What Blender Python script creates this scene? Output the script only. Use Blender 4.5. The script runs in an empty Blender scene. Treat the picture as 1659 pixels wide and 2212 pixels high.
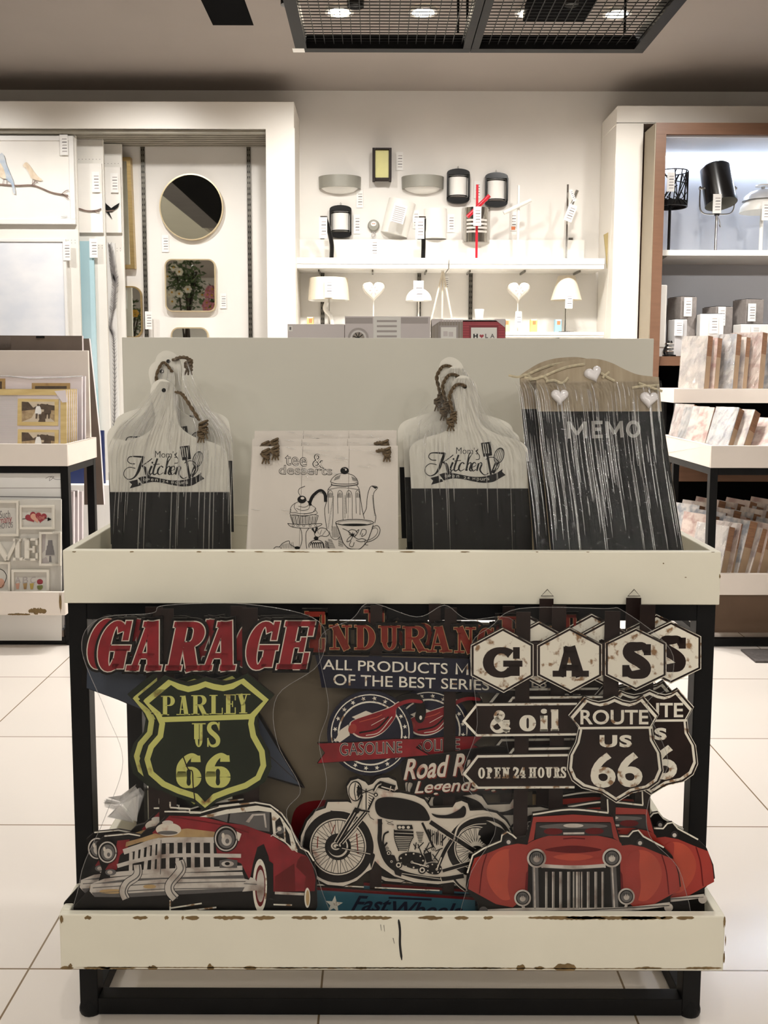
import bpy, bmesh, math, random
from mathutils import Vector, Matrix
PI = math.pi
rnd = random.Random(7)
scene = bpy.context.scene
COL = scene.collection

# ------------------------------------------------------------------ camera
CAMZ = 1.217
FPX = 2000.0; CX, CY = 815.0, 1000.0
PITCH = math.radians(5.711); ROLL = math.radians(0.15)
CAMR = Matrix.Rotation(PI/2 - PITCH, 3, 'X') @ Matrix.Rotation(ROLL, 3, 'Z')
CAMP = Vector((0, 0, CAMZ))
cd = bpy.data.cameras.new('camera'); cam = bpy.data.objects.new('camera', cd); COL.objects.link(cam)
cam.matrix_world = Matrix.Translation(CAMP) @ CAMR.to_4x4()
cd.sensor_fit = 'AUTO'; cd.sensor_width = 36.0
cd.lens = FPX/2212*36.0
cd.shift_x = (829.5 - CX)/2212; cd.shift_y = -(1106 - CY)/2212
cd.clip_start = 0.02; cd.clip_end = 60
scene.camera = cam
def ray(px, py): return CAMR @ Vector(((px-CX)/FPX, -(py-CY)/FPX, -1.0))
def P(px, py, Y):
    d = ray(px, py); return CAMP + d*(Y/d.y)

# ------------------------------------------------------------------ view, world
vs = scene.view_settings
vs.view_transform = 'Standard'; vs.look = 'None'; vs.gamma = 1.0; vs.use_curve_mapping = False
vs.exposure = 0.0
w = bpy.data.worlds.new('world'); scene.world = w; w.use_nodes = True
w.node_tree.nodes['Background'].inputs[0].default_value = (1.0, 0.90, 0.80, 1)
w.node_tree.nodes['Background'].inputs[1].default_value = 0.15
CEIL = 2.86; WALLY = 5.66; NICHEY = 5.30

# ------------------------------------------------------------------ lights
def light(name, kind, loc, energy, color=(1,.88,.74), size=.1, target=None, spot=None, blend=.5, sy=None):
    l = bpy.data.lights.new(name, kind); l.energy = energy; l.color = color
    o = bpy.data.objects.new(name, l); COL.objects.link(o); o.location = loc
    if kind == 'AREA':
        l.shape = 'DISK' if sy is None else 'RECTANGLE'; l.size = size
        if sy: l.size_y = sy
    else: l.shadow_soft_size = size
    if kind == 'SPOT': l.spot_size = math.radians(spot); l.spot_blend = blend
    if target is not None:
        o.rotation_euler = (Vector(target)-Vector(loc)).to_track_quat('-Z', 'Y').to_euler()
    return o
WARM = (1.0, .96, .89); WARM2 = (1.0, .97, .93)
LK = 3.0      # overall strength of the lamps, added ones included
# wall washers on the ceiling in front of the back wall
for x, tz, e in ((-2.3, 1.0, 30), (-1.3, 1.0, 38), (-.42, 1.0, 30), (.25, 1.0, 25), (.95, 1.0, 25), (1.55, 1.0, 17)):
    light('wall_washer', 'SPOT', (x, 4.45, 2.80), e*LK*.64, WARM2, .04, (x, 5.62, tz), 108, 1.0)
# ceiling downlights over the aisles
for x, y, e in ((-1.9, 3.0, 21), (1.95, 3.0, 15), (-.8, 2.9, 24), (.95, 2.9, 24), (-1.6, 4.0, 16)):
    light('ceiling_downlight', 'SPOT', (x, y, 2.80), e*LK, WARM2, .05, (x, y, 0), 110, .8)
light('case_fill_spot', 'SPOT', (2.2, 3.95, 2.80), 26*LK, WARM2, .05, (2.15, 5.5, .75), 58, .7)  # unseen lamp added to brighten the lower half of the case
light('case_far_fill_spot', 'SPOT', (1.5, -1.6, 2.80), 190*LK, WARM2, .05, (2.25, 5.6, 1.50), 12, .7)  # added lamp behind the camera, low enough to reach under the case shelf
# unseen lamps added near and behind the camera to fill the front
for x, y, e in ((-1.2, .5, 16), (1.2, .5, 15), (0, .1, 10)):
    light('front_fill_spot', 'SPOT', (x, y, 2.80), e*LK, WARM, .05, (x, y, 0), 130, .8)
for x, y in ((-2.6, -1.7), (-1.4, -1.7), (0, -1.9), (1.4, -1.7), (2.6, -1.7), (-2.0, -2.7), (-.7, -2.7), (.7, -2.7), (2.0, -2.7), (0, -3.7)):
    light('wrap_glint_spot', 'SPOT', (x, y, 2.80), 8.5*LK, WARM, .06, (x, y, 0), 172, .3)  # unseen rows added to put glints on the plastic wrap

# ------------------------------------------------------------------ materials
def lin(c):
    c = c/255.0
    return c/12.92 if c <= .04045 else ((c+.055)/1.055)**2.4
_mats = {}
def M(name, rgb, rough=.5, metal=0.0, var=0.0, scale=6.0, bump=0.0, bscale=80.0, rgb2=None, coat=0.0, stretch=None, spec=.5, wear=None, emit=0.0):
    """procedural principled material; var mixes the colour with a darker (or second) colour by noise"""
    if name in _mats: return _mats[name]
    m = bpy.data.materials.new(name); m.use_nodes = True; nt = m.node_tree; b = nt.nodes['Principled BSDF']
    c = tuple(lin(v) for v in rgb) + (1,)
    b.inputs['Base Color'].default_value = c
    b.inputs['Roughness'].default_value = rough; b.inputs['Metallic'].default_value = metal
    b.inputs['Specular IOR Level'].default_value = spec
    if coat: b.inputs['Coat Weight'].default_value = coat; b.inputs['Coat Roughness'].default_value = .08
    tc = nt.nodes.new('ShaderNodeTexCoord'); mp = nt.nodes.new('ShaderNodeMapping')
    nt.links.new(tc.outputs['Object'], mp.inputs[0])
    if stretch: mp.inputs['Scale'].default_value = stretch
    if var or rgb2:
        n = nt.nodes.new('ShaderNodeTexNoise'); n.inputs['Scale'].default_value = scale; n.inputs['Detail'].default_value = 5
        nt.links.new(mp.outputs[0], n.inputs['Vector'])
        mx = nt.nodes.new('ShaderNodeMix'); mx.data_type = 'RGBA'
        mx.inputs[6].default_value = c
        c2 = tuple(lin(v) for v in rgb2) if rgb2 else tuple(v*(1-var) for v in c[:3])
        mx.inputs[7].default_value = tuple(c2[:3]) + (1,)
        r = nt.nodes.new('ShaderNodeMapRange')
        lo, hi = wear if wear else (.35, .65)
        r.inputs[1].default_value = lo; r.inputs[2].default_value = hi
        nt.links.new(n.outputs['Fac'], r.inputs[0]); nt.links.new(r.outputs[0], mx.inputs[0])
        nt.links.new(mx.outputs[2], b.inputs['Base Color'])
    if bump:
        n2 = nt.nodes.new('ShaderNodeTexNoise'); n2.inputs['Scale'].default_value = bscale
        nt.links.new(mp.outputs[0], n2.inputs['Vector'])
        bp = nt.nodes.new('ShaderNodeBump'); bp.inputs['Strength'].default_value = bump; bp.inputs['Distance'].default_value = .002
        nt.links.new(n2.outputs['Fac'], bp.inputs['Height']); nt.links.new(bp.outputs[0], b.inputs['Normal'])
    if emit:
        b.inputs['Emission Color'].default_value = c; b.inputs['Emission Strength'].default_value = emit
    _mats[name] = m; return m
def film(name, tint=(1,1,1), rough=.12, k=1.0, haze=.03, bump=.25, bscale=60):
    if name in _mats: return _mats[name]
    m = bpy.data.materials.new(name); m.use_nodes = True; nt = m.node_tree
    nt.nodes.remove(nt.nodes['Principled BSDF']); out = nt.nodes['Material Output']
    tr = nt.nodes.new('ShaderNodeBsdfTransparent'); tr.inputs[0].default_value = tint + (1,)
    gl = nt.nodes.new('ShaderNodeBsdfGlossy'); gl.inputs['Roughness'].default_value = rough
    df = nt.nodes.new('ShaderNodeBsdfDiffuse'); df.inputs[0].default_value = (.9, .9, .9, 1)
    fr = nt.nodes.new('ShaderNodeFresnel'); fr.inputs[0].default_value = 1.45
    mu = nt.nodes.new('ShaderNodeMath'); mu.operation = 'MULTIPLY'; mu.inputs[1].default_value = k; mu.use_clamp = True
    nt.links.new(fr.outputs[0], mu.inputs[0])
    a = nt.nodes.new('ShaderNodeMixShader'); a.inputs[0].default_value = haze
    nt.links.new(tr.outputs[0], a.inputs[1]); nt.links.new(df.outputs[0], a.inputs[2])
    b = nt.nodes.new('ShaderNodeMixShader'); nt.links.new(mu.outputs[0], b.inputs[0])
    nt.links.new(a.outputs[0], b.inputs[1]); nt.links.new(gl.outputs[0], b.inputs[2])
    nt.links.new(b.outputs[0], out.inputs[0])
    if bump:
        n = nt.nodes.new('ShaderNodeTexNoise'); n.inputs['Scale'].default_value = bscale
        bp = nt.nodes.new('ShaderNodeBump'); bp.inputs['Strength'].default_value = bump; bp.inputs['Distance'].default_value = .004
        nt.links.new(n.outputs['Fac'], bp.inputs['Height'])
        nt.links.new(bp.outputs[0], gl.inputs['Normal']); nt.links.new(bp.outputs[0], fr.inputs['Normal'])
    _mats[name] = m; return m

# ------------------------------------------------------------------ mesh builder
def smooth(pts, closed=False, n=6):
    p = [Vector(q) for q in pts]; N = len(p); out = []
    if N < 3: return [tuple(q) for q in p]
    rng = range(N) if closed else range(N-1)
    for i in rng:
        p1, p2 = p[i], p[(i+1) % N]
        p0 = p[(i-1) % N] if (closed or i > 0) else p1*2-p2
        p3 = p[(i+2) % N] if (closed or i+2 < N) else p2*2-p1
        for k in range(n):
            t = k/n
            out.append(tuple(.5*((2*p1)+(p2-p0)*t+(2*p0-5*p1+4*p2-p3)*t*t+(3*p1-p0-3*p2+p3)*t**3)))
    if not closed: out.append(tuple(p[-1]))
    return out
def ellipse(cx, cy, rx, ry, n=28, a0=0.0, a1=2*PI, rot=0.0):
    full = abs(a1-a0-2*PI) < 1e-6; m = n if full else n+1; o = []
    for k in range(m):
        a = a0+(a1-a0)*k/n; x, y = rx*math.cos(a), ry*math.sin(a)
        o.append((cx+x*math.cos(rot)-y*math.sin(rot), cy+x*math.sin(rot)+y*math.cos(rot)))
    return o
def rrect(x0, y0, x1, y1, r, n=5):
    o = []
    for cx, cy, a in ((x1-r, y1-r, 0), (x0+r, y1-r, PI/2), (x0+r, y0+r, PI), (x1-r, y0+r, 1.5*PI)):
        for k in range(n+1): o.append((cx+r*math.cos(a+PI/2*k/n), cy+r*math.sin(a+PI/2*k/n)))
    return o
def star(cx, cy, r, r2=None, rot=-PI/2, n=5):
    r2 = r2 or r*.42
    return [(cx+(r if k % 2 == 0 else r2)*math.cos(rot+PI*k/n), cy+(r if k % 2 == 0 else r2)*math.sin(rot+PI*k/n)) for k in range(2*n)]
def ribbon_pts(pts, width):
    """outline strips of a polyline; width may be a list"""
    n = len(pts); ws = width if isinstance(width, (list, tuple)) else [width]*n
    if len(ws) != n: ws = [ws[0]+(ws[-1]-ws[0])*i/(n-1) for i in range(n)]
    L, R = [], []
    for i in range(n):
        a, b = pts[max(i-1, 0)], pts[min(i+1, n-1)]
        dx, dy = b[0]-a[0], b[1]-a[1]; l = math.hypot(dx, dy) or 1e-9
        nx, ny = -dy/l*ws[i]/2, dx/l*ws[i]/2
        L.append((pts[i][0]+nx, pts[i][1]+ny)); R.append((pts[i][0]-nx, pts[i][1]-ny))
    return L, R
def area(p): return sum(p[i][0]*p[(i+1) % len(p)][1]-p[(i+1) % len(p)][0]*p[i][1] for i in range(len(p)))/2

class MB:
    def __init__(s): s.v = []; s.f = []; s.m = []; s.mats = []
    def mi(s, mat):
        if mat not in s.mats: s.mats.append(mat)
        return s.mats.index(mat)
    def face(s, pts, mat):
        i = len(s.v); s.v += [tuple(p) for p in pts]; s.f.append(tuple(range(i, i+len(pts)))); s.m.append(s.mi(mat))
    def raw(s, vs_, fs, mat):
        i = len(s.v); s.v += [tuple(p) for p in vs_]; k = s.mi(mat)
        for f in fs: s.f.append(tuple(j+i for j in f)); s.m.append(k)
    def box(s, x0, x1, y0, y1, z0, z1, mat):
        if x0 > x1: x0, x1 = x1, x0
        if y0 > y1: y0, y1 = y1, y0
        if z0 > z1: z0, z1 = z1, z0
        s.raw([(x, y, z) for x in (x0, x1) for y in (y0, y1) for z in (z0, z1)],
              [(0,1,3,2), (4,6,7,5), (0,4,5,1), (2,3,7,6), (0,2,6,4), (1,5,7,3)], mat)
    def prism(s, pts, y0, y1, mat, side=None, back=True):
        """outline in x,z; front at y0, back at y1"""
        pts = list(pts)
        if area(pts) < 0: pts.reverse()
        n = len(pts); a = [(x, y0, z) for x, z in pts]; b = [(x, y1, z) for x, z in pts]
        s.face(a, mat)
        if back: s.face(b[::-1], side or mat)
        s.raw(a+b, [(i, i+n, (i+1) % n+n, (i+1) % n) for i in range(n)], side or mat)
    def flat(s, pts, y, mat):
        pts = list(pts)
        if area(pts) < 0: pts.reverse()
        s.face([(x, y, z) for x, z in pts], mat)
    def ribbon(s, pts, width, y, mat, closed=False):
        if closed: pts = list(pts)+[pts[0], pts[1]]
        L, R = ribbon_pts(pts, width); n = len(pts)
        s.raw([(x, y, z) for x, z in L+R], [(i, i+n, i+n+1, i+1) for i in range(n-1)], mat)
    def tube(s, path, r, mat, n=8, closed=False, caps=True):
        path = [Vector(p) for p in path]; N = len(path); rs = r if isinstance(r, (list, tuple)) else [r]*N
        up = None; vs_ = []
        for i in range(N):
            a = path[(i-1) % N] if (closed or i > 0) else path[i]; b = path[(i+1) % N] if (closed or i < N-1) else path[i]
            t = (b-a).normalized()
            if up is None: up = t.orthogonal().normalized()
            else:
                up = up-t*up.dot(t); up = up.normalized() if up.length > 1e-6 else t.orthogonal().normalized()
            s2 = t.cross(up)
            for k in range(n):
                an = 2*PI*k/n; vs_.append(path[i]+(up*math.cos(an)+s2*math.sin(an))*rs[i])
        fs = []
        for i in range(N if closed else N-1):
            j = (i+1) % N
            for k in range(n): fs.append((i*n+k, i*n+(k+1) % n, j*n+(k+1) % n, j*n+k))
        if caps and not closed: fs += [tuple(range(n))[::-1], tuple((N-1)*n+k for k in range(n))]
        s.raw(vs_, fs, mat)
    def lathe(s, prof, c, mat, n=24, a0=0.0, a1=2*PI, sy=1.0, cap=False):
        full = abs(a1-a0-2*PI) < 1e-6; m = n if full else n+1; k = len(prof); vs_ = []; fs = []
        for i in range(m):
            a = a0+(a1-a0)*i/n
            for r, z in prof: vs_.append((c[0]+r*math.cos(a), c[1]+r*math.sin(a)*sy, c[2]+z))
        for i in range(n):
            j = (i+1) % m
            for q in range(k-1): fs.append((i*k+q, j*k+q, j*k+q+1, i*k+q+1))
        if cap:
            for q in (0, k-1): fs.append(tuple(i*k+q for i in range(m)))
        s.raw(vs_, fs, mat)
    def sphere(s, c, r, mat, n=14, m=8):
        if not isinstance(r, (tuple, list)): r = (r, r, r)
        vs_ = [(c[0], c[1], c[2]+r[2])]; fs = []
        for i in range(1, m):
            t = PI*i/m
            for k in range(n):
                a = 2*PI*k/n; vs_.append((c[0]+r[0]*math.sin(t)*math.cos(a), c[1]+r[1]*math.sin(t)*math.sin(a), c[2]+r[2]*math.cos(t)))
        vs_.append((c[0], c[1], c[2]-r[2])); e = len(vs_)-1
        for k in range(n):
            fs.append((0, 1+k, 1+(k+1) % n)); fs.append((e, e-n+(k+1) % n, e-n+k))
        for i in range(m-2):
            for k in range(n):
                a = 1+i*n+k; b = 1+i*n+(k+1) % n; fs.append((a, a+n, b+n, b))
        s.raw(vs_, fs, mat)
    def xf(s, mat4, start=0):
        for i in range(start, len(s.v)): s.v[i] = tuple(mat4 @ Vector(s.v[i]))
    def build(s, name, parent=None, sm=False, bevel=0.0):
        me = bpy.data.meshes.new(name); me.from_pydata(s.v, [], s.f)
        for m in s.mats: me.materials.append(m)
        me.polygons.foreach_set('material_index', s.m)
        if sm:
            me.polygons.foreach_set('use_smooth', [True]*len(me.polygons))
            me.set_sharp_from_angle(angle=math.radians(38))
        me.update()
        o = bpy.data.objects.new(name, me); COL.objects.link(o)
        if parent is not None: o.parent = parent
        if bevel:
            bm = bmesh.new(); bm.from_mesh(me); bmesh.ops.remove_doubles(bm, verts=bm.verts, dist=1e-6); bm.to_mesh(me); bm.free()
            bv = o.modifiers.new('bevel', 'BEVEL'); bv.width = bevel; bv.segments = 2; bv.limit_method = 'ANGLE'
        return o
def tag(o, label=None, cat=None, group=None, kind=None):
    if label: o['label'] = label
    if cat: o['category'] = cat
    if group: o['group'] = group
    if kind: o['kind'] = kind
    return o
def thing(name, label, cat, loc=(0,0,0), rot=(0,0,0), group=None):
    o = bpy.data.objects.new(name, None); COL.objects.link(o); o.empty_display_size = .05
    o.location = loc; o.rotation_euler = rot
    return tag(o, label, cat, group)
def struct(name, mb, **k): return tag(mb.build(name, **k), kind='structure')
def dup(root, loc=None, label=None, group=None, rot=None, skip=()):
    r = root.copy(); COL.objects.link(r)
    if loc is not None: r.location = loc
    if rot is not None: r.rotation_euler = rot
    if label: r['label'] = label
    if group: r['group'] = group
    for ch in list(root.children):
        if ch.name.split('.')[0] in skip: continue
        c = ch.copy(); COL.objects.link(c); c.parent = r
        for g in list(ch.children):
            d = g.copy(); COL.objects.link(d); d.parent = c
    return r

# ------------------------------------------------------------------ drawing on a board
class Plane:
    """the plane of a standing board: bottom centre O, leaning back by lean, turned by yaw"""
    def __init__(s, O, lean=0.0, yaw=0.0):
        s.O = Vector(O); s.rot = (-math.radians(lean), 0, math.radians(yaw))
        s.M = Matrix.Rotation(s.rot[2], 3, 'Z') @ Matrix.Rotation(s.rot[0], 3, 'X')
        s.n = s.M @ Vector((0, -1, 0)); s.I = s.M.transposed()
    def uv(s, px, py):
        d = ray(px, py); t = (s.O-CAMP).dot(s.n)/d.dot(s.n)
        q = s.I @ (CAMP+d*t-s.O); return (q.x, q.z)
    def thing(s, name, label, cat, group=None): return thing(name, label, cat, s.O, s.rot, group)
_txt = {}
def text_mesh(t, off=0.0, shear=0.0, space=1.0):
    k = (t, off, shear, space)
    if k in _txt: return _txt[k]
    cu = bpy.data.curves.new('lettering', 'FONT'); cu.body = t; cu.offset = off; cu.resolution_u = 4; cu.shear = shear; cu.space_character = space
    o = bpy.data.objects.new('lettering', cu); COL.objects.link(o)
    dg = bpy.context.evaluated_depsgraph_get(); me = bpy.data.meshes.new_from_object(o.evaluated_get(dg))
    v = [(q.co.x, q.co.y) for q in me.vertices]; f = [tuple(p.vertices) for p in me.polygons]
    bpy.data.objects.remove(o); bpy.data.curves.remove(cu); bpy.data.meshes.remove(me)
    x0, x1 = min(a for a, b in v), max(a for a, b in v); y0, y1 = min(b for a, b in v), max(b for a, b in v)
    _txt[k] = (v, f, x0, x1, y0, y1); return _txt[k]
def glyph(c, T, N, w, SL=None):
    """a serif letter of height 1 and width w as strokes [(points, widths)]; T thick, N thin"""
    S = []; t = T/2; h = N/2; SLv = SL or T*.95
    def ln(a, b, wd): S.append(([a, b], [wd, wd]))
    def arc(cx, cy, rx, ry, a0, a1, n=22, th=T, tn=N):
        p, q = [], []
        for i in range(n+1):
            a = math.radians(a0+(a1-a0)*i/n); p.append((cx+rx*math.cos(a), cy+ry*math.sin(a)))
            q.append(tn+(th-tn)*abs(math.cos(a))**1.5)
        S.append((p, q))
    def sf(x, y, l=None):
        l = min(l, SLv) if l else SLv
        yy = N*.5 if y == 0 else 1-N*.5 if y == 1 else y
        ln((x-l, yy), (x+l, yy), N)
    def stem(x, s0=True, s1=True):
        ln((x, 0), (x, 1), T)
        if s0: sf(x, 0)
        if s1: sf(x, 1)
    sx = SLv
    if c == 'G':
        arc(w*.5, .5, w*.5-t, .5-h, 42, 318); ln((w-t, .06), (w-t, .46), T); ln((w-T*1.5, .46), (w+T*.25, .46), N)
        ln((w-T*.3, .62), (w-T*.3, 1.0), N*1.1)
    elif c == 'C':
        arc(w*.5, .5, w*.5-t, .5-h, 40, 320); ln((w-T*.3, .62), (w-T*.3, 1.0), N*1.1)
    elif c == 'O': arc(w*.5, .5, w*.5-t, .5-h, 0, 360, 30)
    elif c == 'A':
        ln((sx*.9, 0), (w*.5-t*.5, 1), N*1.1); ln((w-sx, 0), (w*.5, 1), T); sf(sx*.8, 0, sx*.8); sf(w-sx, 0); ln((w*.25, .3), (w*.72, .3), N)
        ln((w*.5-T*.8, 1-h), (w*.5+T*.4, 1-h), N)
    elif c in 'RPB':
        stem(sx); arc(w*.5, .74, w*.42-t, .26-h, 90, -90); ln((sx, 1-h), (w*.5, 1-h), N); ln((sx, .48+h), (w*.5, .48+h), N)
        if c == 'R': ln((w*.52, .5), (w-T*.75, 0), T); sf(w-T*.6, 0, T*.8)
        if c == 'B': arc(w*.52, .25, w*.46-t, .25-h, 90, -90); ln((sx, h), (w*.5, h), N)
    elif c in 'EL':
        stem(sx, True, True); ln((sx, h), (w, h), N); ln((w-N*.5, 0), (w-N*.5, .34), N)
        if c == 'E': ln((sx, 1-h), (w, 1-h), N); ln((w-N*.5, 1), (w-N*.5, .7), N); ln((sx, .51), (w*.72, .51), N); ln((w*.72, .36), (w*.72, .66), N)
    elif c == 'T':
        stem(w*.5, True, False); ln((0, 1-h), (w, 1-h), N); ln((h, 1), (h, .68), N); ln((w-h, 1), (w-h, .68), N)
    elif c == 'H': stem(sx); stem(w-sx); ln((sx, .5), (w-sx, .5), N)
    elif c == 'N':
        ln((sx*.9, 0), (sx*.9, 1), N*1.2); ln((w-sx*.8, 0), (w-sx*.8, 1), N*1.2); ln((sx*.9, 1), (w-sx*.8, 0), T*1.1); sf(sx*.9, 0, sx*.8); sf(w-sx*.8, 1, sx*.8); sf(sx*.7, 1, sx*.7)
    elif c == 'D':
        stem(sx); arc(w*.42, .5, w*.58-t, .5-h, 90, -90); ln((sx, 1-h), (w*.45, 1-h), N); ln((sx, h), (w*.45, h), N)
    elif c == 'U':
        ln((sx, 1), (sx, .33), T); arc(w*.5, .33, w*.5-sx, .33-h, 180, 360, 16, (T+N)/2); ln((w-sx, 1), (w-sx, .33), (T+N)*.5); sf(sx, 1); sf(w-sx, 1)
    elif c == 'Y':
        ln((sx, 1), (w*.5, .42), T); ln((w-sx*.9, 1), (w*.52, .42), N*1.2); ln((w*.5, 0), (w*.5, .46), T); sf(sx, 1); sf(w-sx*.8, 1, sx*.8); sf(w*.5, 0)
    elif c == 'S':
        p = smooth([(w*.90, .74), (w*.76, .93), (w*.5, .975-h*.5), (w*.24, .9), (w*.17, .74), (w*.32, .6), (w*.62, .46), (w*.83, .3), (w*.79, .12), (w*.52, .02+h*.5), (w*.25, .08), (w*.10, .28)], False, 4)
        q = [N+(T-N)*math.sin(PI*i/(len(p)-1))**1.3 for i in range(len(p))]; S.append((p, q))
        ln((w*.91, .66), (w*.91, 1), N*1.1); ln((w*.08, 0), (w*.08, .36), N*1.1)
    elif c == '6':
        arc(w*.5, .31, w*.5-t, .31-h, 0, 360, 26)
        p = smooth([(w*.84, .93), (w*.62, .96), (w*.38, .84), (w*.2, .62), (t, .32)], False, 5)
        S.append((p, [N+(T-N)*i/(len(p)-1) for i in range(len(p))])); S.append(([(w*.78, .76), (w*.78, .95)], [T*.9, T*.8]))
    elif c == '2':
        p = smooth([(w*.12, .7), (w*.25, .93), (w*.55, .97-h), (w*.82, .78), (w*.7, .52), (w*.35, .25), (w*.1, .06)], False, 5)
        S.append((p, [N+(T-N)*math.sin(PI*i/(len(p)-1)) for i in range(len(p))])); ln((w*.06, T*.4), (w*.95, T*.4), T*.8); ln((w*.92, 0), (w*.92, .3), N)
    elif c == '4':
        ln((w*.68, 0), (w*.68, 1), T); ln((w*.02, .3), (w, .3), N*1.2); ln((w*.08, .3), (w*.64, 1), N*1.2); sf(w*.68, 0)
    elif c == 'o': arc(w*.5, .36, w*.5-t, .36-h, 0, 360, 26)
    elif c == 'i': ln((w*.5, 0), (w*.5, .7), T); ln((w*.1, h), (w*.9, h), N); ln((w*.1, .7-h), (w*.5, .7-h), N); S.append((ellipse(w*.5, .89, T*.28, .055, 12)+[(w*.5+T*.28, .89)], [.11]*13))
    elif c == 'l': ln((w*.5, 0), (w*.5, 1), T); ln((w*.1, h), (w*.9, h), N); ln((w*.1, 1-h), (w*.5, 1-h), N)
    elif c == '&':
        p = smooth([(w*.95, .06), (w*.62, .38), (w*.3, .72), (w*.36, .93), (w*.5, .95), (w*.62, .82), (w*.5, .66), (w*.22, .46), (w*.12, .24), (w*.3, .05), (w*.58, .08), (w*.82, .34), (w*.86, .52)], False, 4)
        q = [N+(T-N)*(.5+.5*math.cos(4.2*PI*i/(len(p)-1))) for i in range(len(p))]; S.append((p, q)); ln((w*.66, .52), (w, .52), N); ln((w*.72, N*.5), (w, N*.5), N)
    return S
class Art:
    """prints shapes given in photo coordinates (crop origin and scale) onto a plane"""
    def __init__(s, plane, crop=(0,0,1), front=0.0, mb=None):
        s.pl = plane; s.c = crop; s.mb = mb or MB(); s.y0 = front; s.d = .00028
        s.off = (0, 0)
    def p(s, q): return s.pl.uv(s.c[0]+(q[0]+s.off[0])/s.c[2], s.c[1]+(q[1]+s.off[1])/s.c[2])
    def L(s, k): return s.y0-s.d*k
    def poly(s, pts, mat, k=1, sm=False):
        if sm: pts = smooth(pts, True, 5)
        s.mb.flat([s.p(q) for q in pts], s.L(k), mat)
    def slab(s, pts, mat, th, k=0, sm=False, side=None):
        if sm: pts = smooth(pts, True, 5)
        s.mb.prism([s.p(q) for q in pts], s.L(k), s.L(k)+th, mat, side)
    def line(s, pts, w, mat, k=2, sm=False, closed=False):
        if sm: pts = smooth(pts, closed, 5)
        elif closed: pts = list(pts)
        if closed: pts = list(pts)+[pts[0], pts[1]]
        L, R = ribbon_pts(pts, w); y = s.L(k); n = len(pts)
        vs_ = [(a, y, b) for a, b in (s.p(q) for q in L+R)]
        s.mb.raw(vs_, [(i, i+1, i+n+1, i+n) for i in range(n-1)], mat)
    def ell(s, cx, cy, rx, ry, mat, k=1, n=28, rot=0.0): s.poly(ellipse(cx, cy, rx, ry, n, rot=rot), mat, k)
    def ring(s, cx, cy, rx, ry, w, mat, k=2, n=32, rot=0.0): s.line(ellipse(cx, cy, rx, ry, n, rot=rot), w, mat, k, closed=True)
    def text(s, t, quad, mat, k=3, off=0.0, shear=0.0, space=1.0):
        """quad: (x0,y0,x1,y1) box or four corners tl,tr,br,bl"""
        v, f, a0, a1, b0, b1 = text_mesh(t, off, shear, space)
        if len(quad) == 4 and not isinstance(quad[0], (tuple, list)):
            x0, y0, x1, y1 = quad; quad = ((x0, y0), (x1, y0), (x1, y1), (x0, y1))
        tl, tr, br, bl = quad; y = s.L(k); vs_ = []
        for a, b in v:
            u = (a-a0)/(a1-a0); q = (b-b0)/(b1-b0)
            X = (bl[0]*(1-u)+br[0]*u)*(1-q)+(tl[0]*(1-u)+tr[0]*u)*q
            Y = (bl[1]*(1-u)+br[1]*u)*(1-q)+(tl[1]*(1-u)+tr[1]*u)*q
            m = s.p((X, Y)); vs_.append((m[0], y, m[1]))
        s.mb.raw(vs_, f, mat)
    def serif(s, letters, yt, yb, T, N, mat, k=3, grow=0.0, shear=0.0, th=None, slope=0.0, SL=None):
        """letters: (char, x0, x1[, yt, yb]); grow widens every stroke (for outlines), th makes them solid"""
        for L in letters:
            c, x0, x1 = L[:3]; a, b = (L[3], L[4]) if len(L) > 3 else (yt, yb); H = b-a; wd = (x1-x0)/H
            for pts, q in glyph(c, T, N, wd, SL):
                g = grow/H; q = [z+g for z in q]
                if g:
                    p0, p1 = Vector(pts[0]), Vector(pts[1]); e = (p0-p1).normalized()*g*.5; pts = [tuple(p0+e)]+list(pts[1:])
                    p0, p1 = Vector(pts[-1]), Vector(pts[-2]); e = (p0-p1).normalized()*g*.5; pts = list(pts[:-1])+[tuple(p0+e)]
                R1, R2 = ribbon_pts(pts, q)
                f = lambda z: s.p((x0+(z[0]+shear*(z[1]-.5))*H, b-z[1]*H+slope*(x0+z[0]*H)))
                A = [f(z) for z in R1]; B = [f(z) for z in R2]; n = len(A); y = s.L(k)
                if th:
                    for i in range(n-1):
                        s.mb.prism([A[i], B[i], B[i+1], A[i+1]], y, y+th, mat)
                else:
                    s.mb.raw([(u, y, v) for u, v in A+B], [(i, i+n, i+n+1, i+1) for i in range(n-1)], mat)
def rect(px0, py0, px1, py1, Y):
    a, b = P(px0, py0, Y), P(px1, py1, Y); return a.x, b.x, b.z, a.z     # x0, x1, z0, z1
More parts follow.
